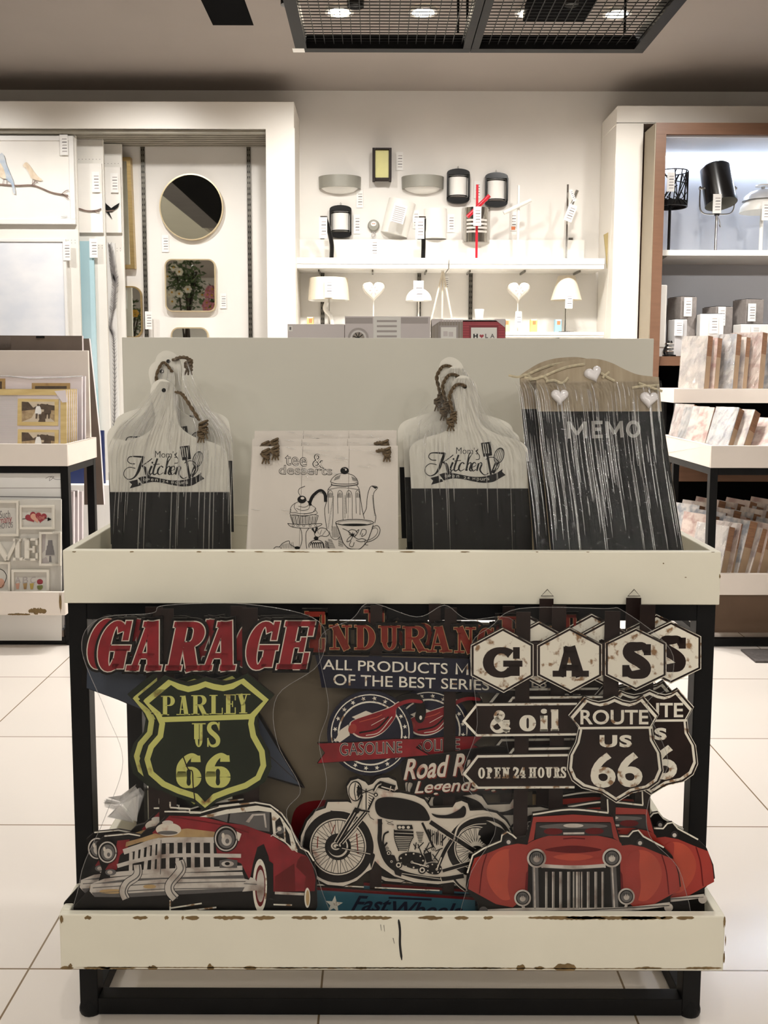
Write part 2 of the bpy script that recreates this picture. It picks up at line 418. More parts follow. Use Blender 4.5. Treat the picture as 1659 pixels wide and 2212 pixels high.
# ------------------------------------------------------------------ room shell
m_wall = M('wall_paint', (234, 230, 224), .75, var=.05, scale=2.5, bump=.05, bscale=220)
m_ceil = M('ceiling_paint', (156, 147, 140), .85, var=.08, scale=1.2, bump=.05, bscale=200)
m_trimw = M('white_laminate', (236, 231, 222), .42, var=.03, scale=3)
m_black = M('black_metal', (17, 17, 18), .5, var=.35, scale=14, bump=.05, spec=.18)
m_blackp = M('black_bulkhead', (14, 14, 15), .9, var=.2, scale=5, spec=.05)
def tile_mat():
    m = bpy.data.materials.new('polished_floor_tile'); m.use_nodes = True; nt = m.node_tree; b = nt.nodes['Principled BSDF']
    tc = nt.nodes.new('ShaderNodeTexCoord'); mp = nt.nodes.new('ShaderNodeMapping'); mp.inputs['Location'].default_value = (.708, -.577, 0)
    br = nt.nodes.new('ShaderNodeTexBrick'); br.offset = 0; br.squash = 1
    br.inputs['Scale'].default_value = 1; br.inputs['Mortar Size'].default_value = .0022; br.inputs['Mortar Smooth'].default_value = .1
    br.inputs['Brick Width'].default_value = .6; br.inputs['Row Height'].default_value = .6
    br.inputs['Color1'].default_value = tuple(lin(v) for v in (230, 222, 214))+(1,); br.inputs['Color2'].default_value = tuple(lin(v) for v in (225, 217, 209))+(1,)
    br.inputs['Mortar'].default_value = tuple(lin(v) for v in (128, 108, 84))+(1,)
    nt.links.new(tc.outputs['Object'], mp.inputs[0]); nt.links.new(mp.outputs[0], br.inputs['Vector'])
    nt.links.new(br.outputs['Color'], b.inputs['Base Color']); b.inputs['Roughness'].default_value = .16; b.inputs['Specular IOR Level'].default_value = .45
    return m
m_tile = tile_mat()
q = MB(); q.face([(-4.4, -5.6, 0), (4.4, -5.6, 0), (4.4, 5.8, 0), (-4.4, 5.8, 0)], m_tile); struct('floor', q)
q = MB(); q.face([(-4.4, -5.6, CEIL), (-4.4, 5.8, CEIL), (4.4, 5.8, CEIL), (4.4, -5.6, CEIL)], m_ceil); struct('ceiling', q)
q = MB(); q.box(-4.4, 4.4, WALLY, WALLY+.1, 0, CEIL, m_wall); struct('wall_back', q)
q = MB(); q.box(-4.5, -4.4, -5.6, 5.76, 0, CEIL, m_wall); struct('wall_left', q)
q = MB(); q.box(4.4, 4.5, -5.6, 5.76, 0, CEIL, m_wall); struct('wall_right', q)
q = MB(); q.box(-4.5, 4.5, -5.7, -5.6, 0, CEIL, m_wall); struct('wall_front', q)
# dark bulkhead under the ceiling (its far end shows at the top, the rest in the round mirror)
a = P(460, 52, 4.62); b = P(548, 52, 4.62)
q = MB(); q.box(a.x, b.x, .6, 4.62, a.z, CEIL-.001, m_blackp); struct('trim_1', q)
q = MB(); q.box(-1.75, a.x-.02, .6, 4.0, CEIL-.06, CEIL-.001, m_blackp); q.box(-1.98, -1.752, .6, 4.0, CEIL-.05, CEIL-.001, M('bulkhead_grey', (104, 100, 98), .8, var=.1)); struct('trim_2', q)
q = MB(); q.box(-4.39, -1.985, -1.0, 3.9, CEIL-.04, CEIL-.001, M('pale_fill_panel', (226, 224, 208), .8, var=.04, scale=2)); struct('trim_6', q)  # pale panel added out of view to lighten the round mirror's reflection
# left niche frame: header and jamb standing off the wall
hx0, hx1, hz0, hz1 = rect(-400, 277, 635, 219, NICHEY); jx0, jx1, _, _ = rect(573.5, 277, 635, 219, NICHEY)
hz0, hz1 = P(400, 277, NICHEY).z, P(400, 219, NICHEY).z
q = MB(); q.box(-4.39, hx1, NICHEY, WALLY-.001, hz0, hz1, m_trimw); q.box(jx0, jx1, NICHEY, WALLY-.001, 0.001, hz0, m_trimw)
struct('trim_3', q, bevel=.003)
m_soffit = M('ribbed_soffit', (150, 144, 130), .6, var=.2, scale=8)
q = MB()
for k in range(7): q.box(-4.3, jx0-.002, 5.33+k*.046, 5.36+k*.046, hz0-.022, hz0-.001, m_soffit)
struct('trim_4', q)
# right display frame: wide white surround around a brown lined case
rx0, _, _, rz1 = rect(1334, 228, 1659, 228, NICHEY); rix, _, riz, _ = rect(1391, 266, 1659, 266, NICHEY); riz = P(1391, 266, NICHEY).z
wx = P(1285, 268, WALLY).x
q = MB()
q.box(rx0, 4.39, NICHEY, WALLY-.001, riz, rz1, m_trimw); q.box(rx0, rix, NICHEY, WALLY-.001, 0.001, riz, m_trimw)
struct('trim_5', q, bevel=.003)
q = MB(); q.prism([(-4.39, 0), (4.39, 0), (4.39, .09), (-4.39, .09)], WALLY-.012, WALLY-.001, m_trimw)
tag(q.build('baseboard_back'), kind='structure')

# ------------------------------------------------------------------ racks
m_cream = M('cream_paint', (228, 223, 205), .46, var=.06, scale=5, bump=.04, bscale=160)
m_cream2 = M('white_rack_paint', (232, 222, 212), .46, var=.05, scale=5, bump=.04, bscale=160)
m_chip = M('bare_wood_chip', (128, 104, 66), .8, var=.3, scale=60)
m_panel = M('grey_white_board', (218, 215, 203), .55, var=.04, scale=3)
m_ink = M('marker_ink', (16, 15, 14), .5, var=.2, scale=30)
TH = .015
def tray(x0, x1, y0, y1, z0, z1, mat, chips=(), spots=()):
    q = MB()
    q.box(x0, x1, y0, y0+TH, z0, z1, mat); q.box(x0, x1, y1-TH, y1, z0, z1, mat)
    q.box(x0, x0+TH, y0+TH, y1-TH, z0, z1, mat); q.box(x1-TH, x1, y0+TH, y1-TH, z0, z1, mat)
    q.box(x0+TH, x1-TH, y0+TH, y1-TH, z0, z0+.012, mat)
    r = random.Random(3)
    for cx, cz, w_, h_ in chips:      # bare patches where the paint has come off
        n = max(6, int(w_/.004)); up, dn = [], []
        for i in range(n+1):
            x = cx-w_/2+w_*i/n; e = math.sin(PI*i/n)**.4; up.append((x, min(z1-.0003, cz+h_*e*(.35+.5*r.random())))); dn.append((x, max(z0+.0003, cz-h_*e*(.35+.5*r.random()))))
        q.flat(up+dn[::-1], y0-.0004, m_chip)
    for pts, w_ in spots: q.ribbon(pts, w_, y0-.0004, m_ink)
    return q
def rack(label, x0, x1, yf, yb, ylow, mat, lowz=(.161, .264), upz=(.799, .896), lx=(0, 0), chips_u=(), chips_l=(), marks=(), panel=None, foot=True, rear=0):
    t = thing('display_rack', label, 'rack', ((x0+x1)/2, yf, 0)); ox, oy = (x0+x1)/2, yf
    def B(name, q, **k):
        q.xf(Matrix.Translation((-ox, -oy, 0))); return q.build(name, t, **k)
    B('upper_tray', tray(x0, x1, yf, yb, upz[0], upz[1], mat, chips_u), bevel=.0018)
    B('lower_tray', tray(x0+lx[0], x1+lx[1], ylow, yb, lowz[0], lowz[1], mat, chips_l, marks), bevel=.0025)
    pw = .034; pf = yf+.009; pb = yb-.012
    for px_ in (x0+.003, x1-.003-pw):
        for y in (pf, pb-pw):
            q = MB(); q.box(px_, px_+pw, y, y+pw, .012, lowz[0]-.0005, m_black)
            q.box(px_, px_+pw, y, y+pw, lowz[0]+.012, upz[0]-.001, m_black); B('post', q, bevel=.0015)
            if foot:
                q = MB(); q.lathe([(.0, .0), (.021, 0), (.023, .004), (.023, .012), (.019, .02), (.0175, .03)], (px_+pw/2, y+pw/2, 0.0005), m_black, 16); B('foot_cap', q, sm=True)
    a, b = x0+.003+pw, x1-.003-pw
    for y in (pf, pb-pw):
        q = MB(); q.box(a, b, y, y+pw-.002, upz[0]-.032, upz[0]-.001, m_black); B('rail', q, bevel=.0015)
        q = MB(); q.box(a, b, y, y+pw-.002, .003, .036, m_black); B('rail', q, bevel=.0015)
    for px_ in (x0+.003, x1-.003-pw):
        for z in (upz[0]-.032, .004):
            q = MB(); q.box(px_+.001, px_+pw-.001, pf+pw, pb-pw, z, z+.031, m_black); B('rail', q, bevel=.0015)
    if panel:
        q = MB(); q.box(panel[0], panel[1], yb, yb+.018, upz[0]+.01, panel[2], m_panel if mat is m_cream else mat); B('back_panel', q, bevel=.0015)
    if rear:
        q = MB(); q.box(panel[0], panel[1], yb+.018, yb+.30, rear-.018, rear, mat); B('rear_shelf', q)
    return t
YF, YB, YL = 1.63, 2.05, 1.54
X0, X1 = P(135, 1190, YF).x, P(1559, 1190, YF).x
def rx(px, py, Y): p_ = P(px, py, Y); return p_.x, p_.z
ch_u = []
for px, w_ in ((160, 9), (285, 10), (1005, 22), (880, 36), (820, 20), (640, 60), (725, 40), (560, 24), (1270, 8), (1540, 8), (500, 20), (1160, 6), (430, 12)):
    x, z = rx(px, 1191.5, YF); ch_u.append((x, z-.0003, w_/1208, .0016))
x, z = rx(1433, 1217, YF); ch_u.append((x, z, .003, .0016))
x, z = rx(1481, 1247, YF); ch_u.append((x, z, .004, .0012)); x, z = rx(1555, 1245, YF); ch_u.append((x, z, .003, .006))
ch_l = []
for px, w_ in ((303, 34), (360, 10), (395, 6), (415, 32), (495, 70), (570, 50), (658, 58), (700, 14), (790, 115), (930, 56), (997, 32), (1055, 22), (1225, 170), (1320, 200), (1390, 100), (1480, 40), (190, 16), (1440, 30)):
    x, z = rx(px, 1983, YL); ch_l.append((x, z+.0006, w_/1226, .0056))
for px, w_, h_ in ((145, 30, 8), (210, 60, 5), (330, 22, 10), (455, 16, 14), (540, 30, 6), (620, 70, 3), (780, 30, 6), (900, 300, 2.4), (1125, 20, 12), (1165, 24, 6), (1220, 50, 14), (1040, 90, 3), (1400, 60, 4), (1520, 80, 4), (255, 80, 4), (700, 100, 2.5), (850, 1380, 2.0)):
    x, z = rx(px, 2092, YL); ch_l.append((x, z+.001, w_/1226, h_/1226))
for px, py, w_, h_ in ((152, 2086, 9, 7), (1565, 1990, 5, 22), (1567, 2030, 3, 18), (1564, 2070, 4, 24), (133, 1985, 8, 14)):
    x, z = rx(px, py, YL); ch_l.append((x, z, w_/1226, h_/1226))
marks = []
for pts, w_ in ((((861, 1986), (864, 2010), (864, 2040), (868, 2074)), 5), (((849, 2026), (852, 2038)), 2.5), (((822, 1997), (824, 2010)), 2), (((829, 1998), (831, 2012)), 2)):
    s_ = smooth([rx(a, b, YL) for a, b in pts], False, 4); marks.append((s_, [w_/1226*.5]+[w_/1226]*(len(s_)-2)+[w_/1226*.3]))
pl = P(263, 730, YB).x; pr = P(1413, 731, YB).x; ptop = P(838, 730, YB).z
front_rack = rack('cream two-tray display rack in front, black steel frame, chipped lower tray', X0, X1, YF, YB, YL, m_cream,
     lx=(P(127, 1975, YL).x-X0, P(1568, 1975, YL).x-X1), chips_u=ch_u, chips_l=ch_l, marks=marks, panel=(pl, pr, ptop), rear=1.10)
# racks on the left and right of the aisle
LY = 4.0
lx1 = P(145, 959, LY).x
left_rack = rack('white display rack on the left holding photo frames', lx1-1.18, lx1, LY, LY+.42, LY-.09, m_cream2, lx=(-.02, .0),
     panel=(lx1-1.14, P(190, 757, LY+.42).x, P(100, 757, LY+.42).z), chips_l=[(lx1-.02, .22, .012, .07), (lx1-.12, .18, .08, .02), (lx1-.2, .165, .1, .008)])
rx0_ = P(1537, 959, LY).x
right_rack = rack('white display rack on the right packed with canvas prints', rx0_, rx0_+1.18, LY, LY+.70, LY, m_cream2, lowz=(.236, .332), lx=(.0, .0))
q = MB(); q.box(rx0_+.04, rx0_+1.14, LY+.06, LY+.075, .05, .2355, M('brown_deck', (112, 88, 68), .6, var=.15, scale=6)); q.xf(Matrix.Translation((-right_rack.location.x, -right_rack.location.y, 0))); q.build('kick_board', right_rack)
# upper step of the right rack (rear half, one tier higher)
q = MB(); a = P(1455, 840, LY+.72); b_ = P(1455, 870, LY+.72)
q.box(a.x, rx0_+1.18, LY+.71, LY+1.04, b_.z, a.z, m_cream2); q.box(a.x+.02, a.x+.05, LY+.74, LY+.77, 0.001, b_.z, m_black); q.box(rx0_+1.1, rx0_+1.13, LY+.74, LY+.77, 0.001, b_.z, m_black)
q.box(a.x+.02, a.x+.05, LY+.98, LY+1.01, 0.001, b_.z, m_black); q.box(rx0_+1.1, rx0_+1.13, LY+.98, LY+1.01, 0.001, b_.z, m_black)
TIERZ = a.z
q.xf(Matrix.Translation((-right_rack.location.x, -right_rack.location.y, 0))); q.build('tier_shelf', right_rack)
# ------------------------------------------------------------------ cut-out metal and wood signs in the lower tray
m_sred = M('sign_red', (142, 27, 37), .42, var=.35, scale=28, coat=.2, spec=.18)
m_sred2 = M('sign_faded_red', (128, 42, 32), .5, var=.4, scale=30, spec=.18)
m_swhite = M('sign_aged_white', (226, 220, 204), .45, rgb2=(138, 104, 70), scale=62, wear=(.57, .66))
m_scream = M('sign_cream', (212, 202, 186), .5, rgb2=(170, 110, 90), scale=26, wear=(.62, .74))
m_sblack = M('sign_black', (22, 19, 18), .4, var=.4, scale=20, spec=.18)
m_sbrown = M('sign_dark_brown', (38, 26, 23), .42, var=.35, scale=20, spec=.18)
m_sgreen = M('sign_dark_green', (34, 42, 30), .42, var=.3, scale=14, spec=.18)
m_syel = M('sign_yellow_green', (196, 196, 108), .45, rgb2=(122, 84, 34), scale=30, wear=(.60, .70))
m_snavy = M('sign_navy', (33, 34, 50), .45, var=.3, scale=20, spec=.18)
m_steal = M('sign_teal', (54, 100, 114), .45, var=.3, scale=12)
m_schrome = M('sign_printed_chrome', (196, 188, 178), .4, rgb2=(110, 84, 70), scale=22, wear=(.5, .72))
m_sgrey = M('sign_printed_grey', (96, 92, 90), .4, var=.4, scale=16)
m_sdgrey = M('sign_printed_dark_grey', (52, 48, 48), .4, var=.3, scale=16, spec=.18)
m_stan = M('sign_printed_tan', (176, 146, 98), .45, rgb2=(110, 60, 40), scale=14, wear=(.5, .7))
m_sorange = M('sign_orange_red', (158, 40, 26), .4, var=.25, scale=10, coat=.1)
m_sorange2 = M('sign_light_orange', (184, 68, 42), .4, var=.2, scale=16, coat=.1)
m_sdred = M('sign_deep_red', (104, 20, 24), .4, var=.3, scale=12, spec=.18)
m_sblue = M('sign_blue_grey', (70, 77, 90), .5, var=.3, scale=9, spec=.18)
m_staupe = M('sign_backing_taupe', (98, 87, 70), .55, var=.1, scale=6)
m_edge = M('board_edge', (46, 38, 32), .7, var=.2, scale=30)
m_wire = M('steel_wire', (120, 116, 110), .3, 1.0, var=.1)
m_film = film('clear_wrap', rough=.08, k=.8, haze=.015)
m_film2 = film('thin_clear_wrap', rough=.06, k=.4, haze=.004, bump=.12)
m_pleat = film('wrap_pleat', rough=.10, k=1.6, haze=.08)
S1, S2, S3 = (140, 1280, 2.860), (640, 1280, 3.456), (980, 1280, 2.765)
C1, C2, C3 = (140, 1680, 2.860), (620, 1640, 3.190), (980, 1680, 2.765)
ZF = .1735; SG = .0128; SY = 1.5645
def scl(pts, f, fy=None):
    cx = (min(p[0] for p in pts)+max(p[0] for p in pts))/2; cy = (min(p[1] for p in pts)+max(p[1] for p in pts))/2
    return [(cx+(x-cx)*f, cy+(y-cy)*(fy or f)) for x, y in pts]
def sign_plane(px, k): return Plane((P(px, 1900, SY+SG*k).x, SY+SG*k, ZF), 1.2)
def part(art, name, root, **k): return art.mb.build(name, root, **k)
def slat(pl_, x0, x1, ytop, root, top_mat=None):
    """black upright of a sign, from the tray floor to ytop (photo pixels)"""
    u0, v = pl_.uv(x0, ytop); u1, _ = pl_.uv(x1, ytop)
    q = MB(); q.prism([(u0, .0), (u1, .0), (u1, v), (u0, v)], .0028, .0046, m_sbrown, m_edge); return q.build('upright', root)
def hanger(pl_, px, py, root):
    u, v = pl_.uv(px, py); q = MB()
    q.tube([(u-.011, .003, v-.004), (u, .003, v+.008), (u+.011, .003, v-.004)], .0011, m_wire, 6, closed=True); return q.build('wire_hanger', root)

# ---- GARAGE sign: red letters, green shield, red saloon car
plG = sign_plane(430, 0)
garage = plG.thing('garage_sign', 'front GARAGE sign with green PARLEY US 66 shield and red saloon car', 'sign', 'garage wall signs')
slat(plG, 336, 374, 1316, garage); slat(plG, 522, 556, 1314, garage)
a = Art(plG, S1, -.004)
GL = [('G', 214, 392, 172, 482), ('A', 412, 626, 176, 476), ('R', 654, 868, 178, 476), ('A', 862, 1082, 178, 474), ('G', 1128, 1306, 176, 472), ('E', 1338, 1520, 174, 468)]
a.serif(GL, 0, 0, .225, .10, m_sblack, 0, grow=46, shear=.20, th=.006, SL=.16)
a.serif(GL, 0, 0, .225, .10, m_scream, 1, grow=15, shear=.20, SL=.16); a.serif(GL, 0, 0, .225, .10, m_sred, 2, grow=2, shear=.20, SL=.16)
part(a, 'letter_panel', garage)
sh = [(487, 660), (640, 533), (700, 562), (760, 578), (820, 565), (870, 545), (925, 562), (985, 572), (1045, 558), (1110, 525), (1262, 650), (1175, 748), (1165, 800), (1180, 880), (1235, 980), (1245, 1070), (1210, 1150), (1130, 1200), (1020, 1235), (930, 1270), (868, 1325), (810, 1270), (700, 1235), (600, 1190), (520, 1120), (495, 1030), (520, 950), (580, 880), (592, 800), (565, 740)]
a = Art(plG, S1, -.003)
a.slab(scl(sh, 1.085, 1.07), m_sgreen, .006, 0, side=m_edge); a.line(scl(sh, .955, .955), 36, m_syel, 1, closed=True)
a.poly([(590, 765), (1170, 745), (1168, 778), (598, 797)], m_syel, 2)
a.serif([('P', 597, 690, 634, 754), ('A', 692, 778, 634, 752), ('R', 784, 886, 630, 750), ('L', 896, 978, 628, 748), ('E', 986, 1058, 625, 746), ('Y', 1060, 1148, 622, 742)], 0, 0, .22, .05, m_syel, 2)
a.serif([('U', 788, 872, 802, 950), ('S', 880, 962, 796, 948)], 0, 0, .20, .05, m_syel, 2)
a.serif([('6', 690, 846, 992, 1202), ('6', 870, 1026, 990, 1200)], 0, 0, .32, .06, m_syel, 2)
a.line([(735, 1010), (765, 1085), (790, 1100), (795, 1180), (808, 1288)], 7, m_sbrown, 4, sm=True)
part(a, 'shield_panel', garage)
a = Art(plG, C1, -.005)
sil = [(200, 395), (250, 352), (330, 345), (400, 338), (470, 350), (510, 312), (560, 300), (620, 240), (640, 200), (850, 205), (900, 190), (960, 172), (1180, 145), (1270, 160), (1340, 210), (1395, 290), (1432, 380), (1458, 425), (1505, 448), (1540, 505), (1556, 600), (1560, 790), (1545, 820), (1545, 1080), (60, 1080), (60, 790), (150, 690), (210, 640), (235, 560), (205, 470)]
a.slab(sil, m_sblack, .007, 0, side=m_edge)
a.line(sil[8:20], 9, m_swhite, 1); a.line(sil[1:5], 8, m_swhite, 1)
a.poly([(330, 380), (405, 372), (392, 432), (345, 470), (325, 560), (255, 560), (310, 470)], m_sred, 1)
a.poly([(545, 330), (600, 278), (650, 226), (850, 232), (1010, 272), (1120, 285), (1200, 318), (1272, 342), (1440, 452), (1490, 472), (1530, 530), (1550, 620), (1545, 690), (1300, 695), (1278, 690), (1262, 480), (1232, 400), (1192, 420), (1165, 520), (1150, 600), (1140, 615), (1092, 520), (930, 460), (930, 330), (560, 350)], m_sred, 1)
a.poly([(1440, 500), (1460, 475), (1500, 478), (1532, 540), (1546, 620), (1542, 690), (1480, 692), (1490, 600), (1430, 540)], m_sdred, 2, sm=False)
a.poly([(1300, 600), (1420, 520), (1425, 690), (1302, 694)], m_sdred, 2)
a.line([(660, 232), (860, 262), (1010, 290), (1140, 330)], 6, m_sdred, 2, sm=True)
a.poly([(480, 362), (560, 335), (640, 352), (700, 312), (760, 304), (930, 325), (926, 366), (780, 358), (600, 368), (470, 390), (380, 418), (384, 388)], m_stan, 2)
a.ell(645, 310, 78, 40, m_scream, 3); a.ell(640, 268, 34, 14, m_schrome, 3); a.ell(640, 330, 62, 12, m_sgrey, 4)
a.poly([(835, 233), (1000, 188), (1190, 163), (1280, 180), (1340, 236), (1400, 320), (1440, 440), (1405, 440), (1360, 385), (1290, 338), (1278, 205), (1200, 195), (1020, 212), (900, 236)], m_swhite, 2)
a.poly([(905, 234), (1015, 212), (1006, 266)], m_sgrey, 3); a.poly([(1026, 210), (1268, 202), (1268, 324), (1200, 315), (1110, 282), (1018, 266)], m_sgrey, 3)
a.poly([(1120, 262), (1160, 215), (1240, 212), (1250, 300)], m_schrome, 3.5); a.poly([(1140, 270), (1170, 225), (1230, 222), (1240, 298)], m_sgrey, 4)
a.poly([(1302, 262), (1330, 235), (1350, 282), (1358, 372), (1306, 345)], m_sblack, 3); a.poly([(1362, 292), (1388, 340), (1402, 420), (1368, 390)], m_sblack, 3)
a.line([(1275, 352), (1330, 312)], 6, m_schrome, 4); a.ell(1332, 312, 25, 26, m_sgrey, 4); a.ell(1328, 306, 13, 13, m_scream, 5)
a.line([(1290, 345), (1360, 385), (1440, 450)], 6, m_swhite, 4)
# grille
a.poly([(395, 452), (600, 385), (930, 372), (945, 470), (1000, 480), (985, 560), (600, 592), (410, 590)], m_sblack, 3)
for pts, w_ in (([(368, 448), (460, 418), (600, 378), (930, 374)], 34), ([(330, 535), (450, 502), (600, 476), (760, 468), (1092, 472)], 24), ([(285, 588), (440, 575), (600, 566), (1100, 546)], 28)):
    a.line(pts, w_, m_schrome, 4, sm=True)
for x0, x1, ya, yb in ((415, 412, 450, 580), (450, 446, 435, 500), (486, 480, 425, 500), (524, 518, 412, 495), (556, 548, 400, 560), (508, 502, 500, 565), (640, 640, 395, 560), (690, 690, 390, 480), (742, 742, 388, 480), (795, 795, 385, 560), (850, 852, 385, 560), (912, 915, 385, 560), (745, 748, 480, 540), (700, 698, 485, 560)):
    a.line([(x0, ya), (x1, yb)], 22, m_schrome, 5)
a.line([(592, 360), (585, 592)], 26, m_schrome, 6); a.line([(600, 372), (596, 585)], 4, m_sgrey, 7)
a.poly([(960, 500), (1010, 490), (1070, 498), (1068, 545), (960, 545)], m_sgrey, 6); a.ell(1010, 520, 38, 18, m_schrome, 7); a.ell(1008, 518, 16, 10, m_sblack, 8)
# bumper
a.poly([(160, 690), (168, 645), (250, 612), (420, 592), (600, 578), (1100, 570), (1112, 612), (1185, 632), (1200, 655), (1190, 682), (1000, 692), (700, 708), (400, 724), (190, 722)], m_schrome, 5)
a.poly([(175, 700), (400, 702), (700, 684), (1000, 672), (1196, 664), (1190, 684), (1000, 694), (700, 710), (400, 726), (190, 724)], m_sgrey, 5.5); a.poly([(170, 645), (400, 612), (1108, 590), (1112, 606), (600, 612), (250, 640)], m_sgrey, 5.5)
for pts in ([(240, 640), (600, 612), (1110, 608)], [(180, 668), (600, 640), (1120, 628)], [(175, 700), (600, 676), (1180, 666)]): a.line(pts, 5, m_sgrey, 6)
a.ell(300, 690, 80, 14, m_stan, 6); a.ell(530, 660, 40, 12, m_stan, 6)
for pts, w_ in (([(455, 525), (458, 575), (440, 605), (390, 640), (368, 690), (385, 735)], 46), ([(712, 500), (725, 550), (700, 590), (655, 645), (655, 690), (690, 732)], 52)):
    a.line(pts, w_+8, m_sblack, 7, sm=True); a.line(pts, w_, m_schrome, 8, sm=True); a.line([(x+12, y) for x, y in pts], 7, m_sgrey, 9, sm=True)
# lamps
for cx, cy, rx_, ry_ in ((1000, 365, 76, 84), (270, 448, 62, 72)):
    a.ell(cx, cy, rx_, ry_, m_sblack, 6); a.ring(cx, cy, rx_*.86, ry_*.86, 8, m_schrome, 7); a.ell(cx+2, cy+2, rx_*.68, ry_*.68, m_sgrey, 7)
    a.ell(cx+4, cy+8, rx_*.42, ry_*.42, m_schrome, 8); a.ell(cx+8, cy+14, rx_*.16, ry_*.18, m_sgrey, 9); a.ell(cx-18, cy-20, rx_*.12, ry_*.2, m_scream, 9)
a.poly([(1065, 320), (1095, 335), (1080, 380), (1072, 375)], m_scream, 7)
a.ell(290, 572, 34, 20, m_sgrey, 6); a.ell(286, 572, 16, 12, m_schrome, 7)
# wheels
a.ell(1226, 655, 62, 178, m_sblack, 4); a.ell(1208, 655, 44, 165, m_swhite, 6); a.ell(1210, 655, 32, 128, m_sdred, 7); a.ell(1212, 655, 25, 100, m_schrome, 8)
a.poly([(1235, 585), (1262, 500), (1290, 520), (1292, 820), (1245, 822)], m_sblack, 5)
a.poly([(1150, 600), (1180, 612), (1200, 655), (1190, 682), (1100, 690)], m_schrome, 9); a.line([(1110, 640), (1190, 645)], 5, m_sgrey, 10)
a.ell(1500, 730, 18, 62, m_swhite, 4); a.ell(1502, 730, 11, 48, m_stan, 5); a.line([(1300, 700), (1480, 708)], 16, m_schrome, 4)
for pts in ([(655, 822), (940, 790)], [(655, 795), (850, 765)], [(655, 745), (655, 822)], [(1285, 772), (1405, 776)], [(620, 200), (755, 200)], [(655, 140), (655, 175)], [(655, 175), (770, 182)], [(775, 180), (775, 208)], [(775, 208), (845, 208)], [(955, 166), (1080, 152)]): a.line(pts, 9, m_swhite, 3)
part(a, 'car_panel', garage)
def wrap_sheet(pl_, root, pts, crop=(0, 0, 1), mat=None, y=-.0085):
    """clear film stretched over a sign, with a slightly thicker rolled hem"""
    aa = Art(pl_, crop, y); s_ = smooth(pts, True, 6); loc = [aa.p(p_) for p_ in s_]
    aa.mb.flat(loc, y, mat or m_film2); aa.mb.tube([(u, y, v) for u, v in loc], .0006, m_pleat, 5, closed=True)
    return aa.mb.build('plastic_wrap', root, sm=False)
# ---- GAS sign: hexagons, arrows, black shield, red roadster
plA = sign_plane(1250, 0)
gas = plA.thing('gas_sign', 'front GAS and oil sign with arrows, ROUTE US 66 shield and red roadster', 'sign', 'gas and oil wall signs')
slat(plA, 1116, 1147, 1323, gas); slat(plA, 1308, 1341, 1321, gas)
a = Art(plA, S3, -.004)
for hx, L_ in (([(292, 212), (470, 308), (470, 492), (297, 590), (105, 490), (105, 313)], ('G', 172, 392, 322, 504)), ([(690, 210), (878, 308), (878, 492), (695, 590), (500, 490), (500, 313)], ('A', 588, 804, 318, 498)), ([(1085, 212), (1262, 300), (1262, 490), (1085, 576), (905, 488), (905, 300)], ('S', 1012, 1166, 304, 498))):
    a.slab(scl(hx, 1.03), m_sbrown, .006, 0, side=m_edge); a.line(scl(hx, 1.012), 5, m_swhite, .6, closed=True); a.poly(scl(hx, .93), m_swhite, 1)
    a.serif([L_], 0, 0, .36 if L_[0] != 'A' else .30, .20, m_sbrown, 2)
a.slab([(470, 300), (500, 300), (500, 495), (470, 495)], m_sbrown, .005, 0); a.slab([(878, 300), (905, 300), (905, 490), (878, 490)], m_sbrown, .005, 0)
part(a, 'letter_panel', gas)
for k, (ar, T_) in enumerate((([(50, 765), (135, 660), (735, 655), (735, 850), (135, 856)], '& oil'), ([(52, 1080), (140, 968), (720, 960), (720, 1165), (140, 1168)], 'OPEN 24 HOURS'))):
    a = Art(plA, S3, -.003); a.slab(ar, m_swhite, .006, 0, side=m_edge); i_ = [(ar[0][0]+20, ar[0][1]), (ar[1][0]+6, ar[1][1]+14), (ar[2][0], ar[2][1]+13), (ar[3][0], ar[3][1]-14), (ar[4][0]+6, ar[4][1]-14)]
    a.poly(i_, m_sbrown, 1)
    if k == 0: a.serif([('&', 212, 332, 704, 830), ('o', 390, 490, 690, 824), ('i', 508, 566, 690, 824), ('l', 572, 632, 694, 822)], 0, 0, .32, .12, m_swhite, 2)
    else:
        xs = [(145, 186), (194, 232), (240, 278), (286, 334), None, (352, 386), (390, 426), None, (446, 494), (500, 540), (546, 588), (594, 634), (638, 668)]
        for j, c in enumerate('OPEN 24 HOURS'):
            if xs[j]: a.serif([(c, xs[j][0], xs[j][1], 1040-j*.2, 1106-j*.4)], 0, 0, .22, .12, m_swhite, 2)
    part(a, 'arrow_panel', gas)
a = Art(plA, S3, -.006)
sh = [(775, 615), (815, 632), (860, 642), (910, 632), (955, 612), (1005, 634), (1050, 643), (1092, 632), (1128, 610), (1222, 718), (1182, 790), (1190, 870), (1235, 950), (1248, 1060), (1220, 1125), (1160, 1168), (1060, 1190), (965, 1248), (880, 1192), (760, 1160), (700, 1115), (672, 1050), (680, 965), (722, 885), (740, 800), (720, 770), (680, 725)]
a.slab(sh, m_swhite, .008, 0, side=m_edge); a.poly(scl(sh, .985), m_sbrown, .5); a.poly(scl(sh, .95), m_swhite, 1); a.poly(scl(sh, .895), m_sbrown, 1.5)
a.line([(740, 802), (1178, 798)], 14, m_swhite, 2)
a.text('ROUTE', (752, 692, 1156, 780), m_swhite, 3, off=.02); a.text('US', (866, 842, 1058, 916), m_swhite, 3, off=.045, space=1.15)
a.text('66', ((812, 948), (1120, 944), (1122, 1152), (812, 1158)), m_swhite, 3, off=.025)
part(a, 'shield_panel', gas)
a = Art(plA, C3, -.005)
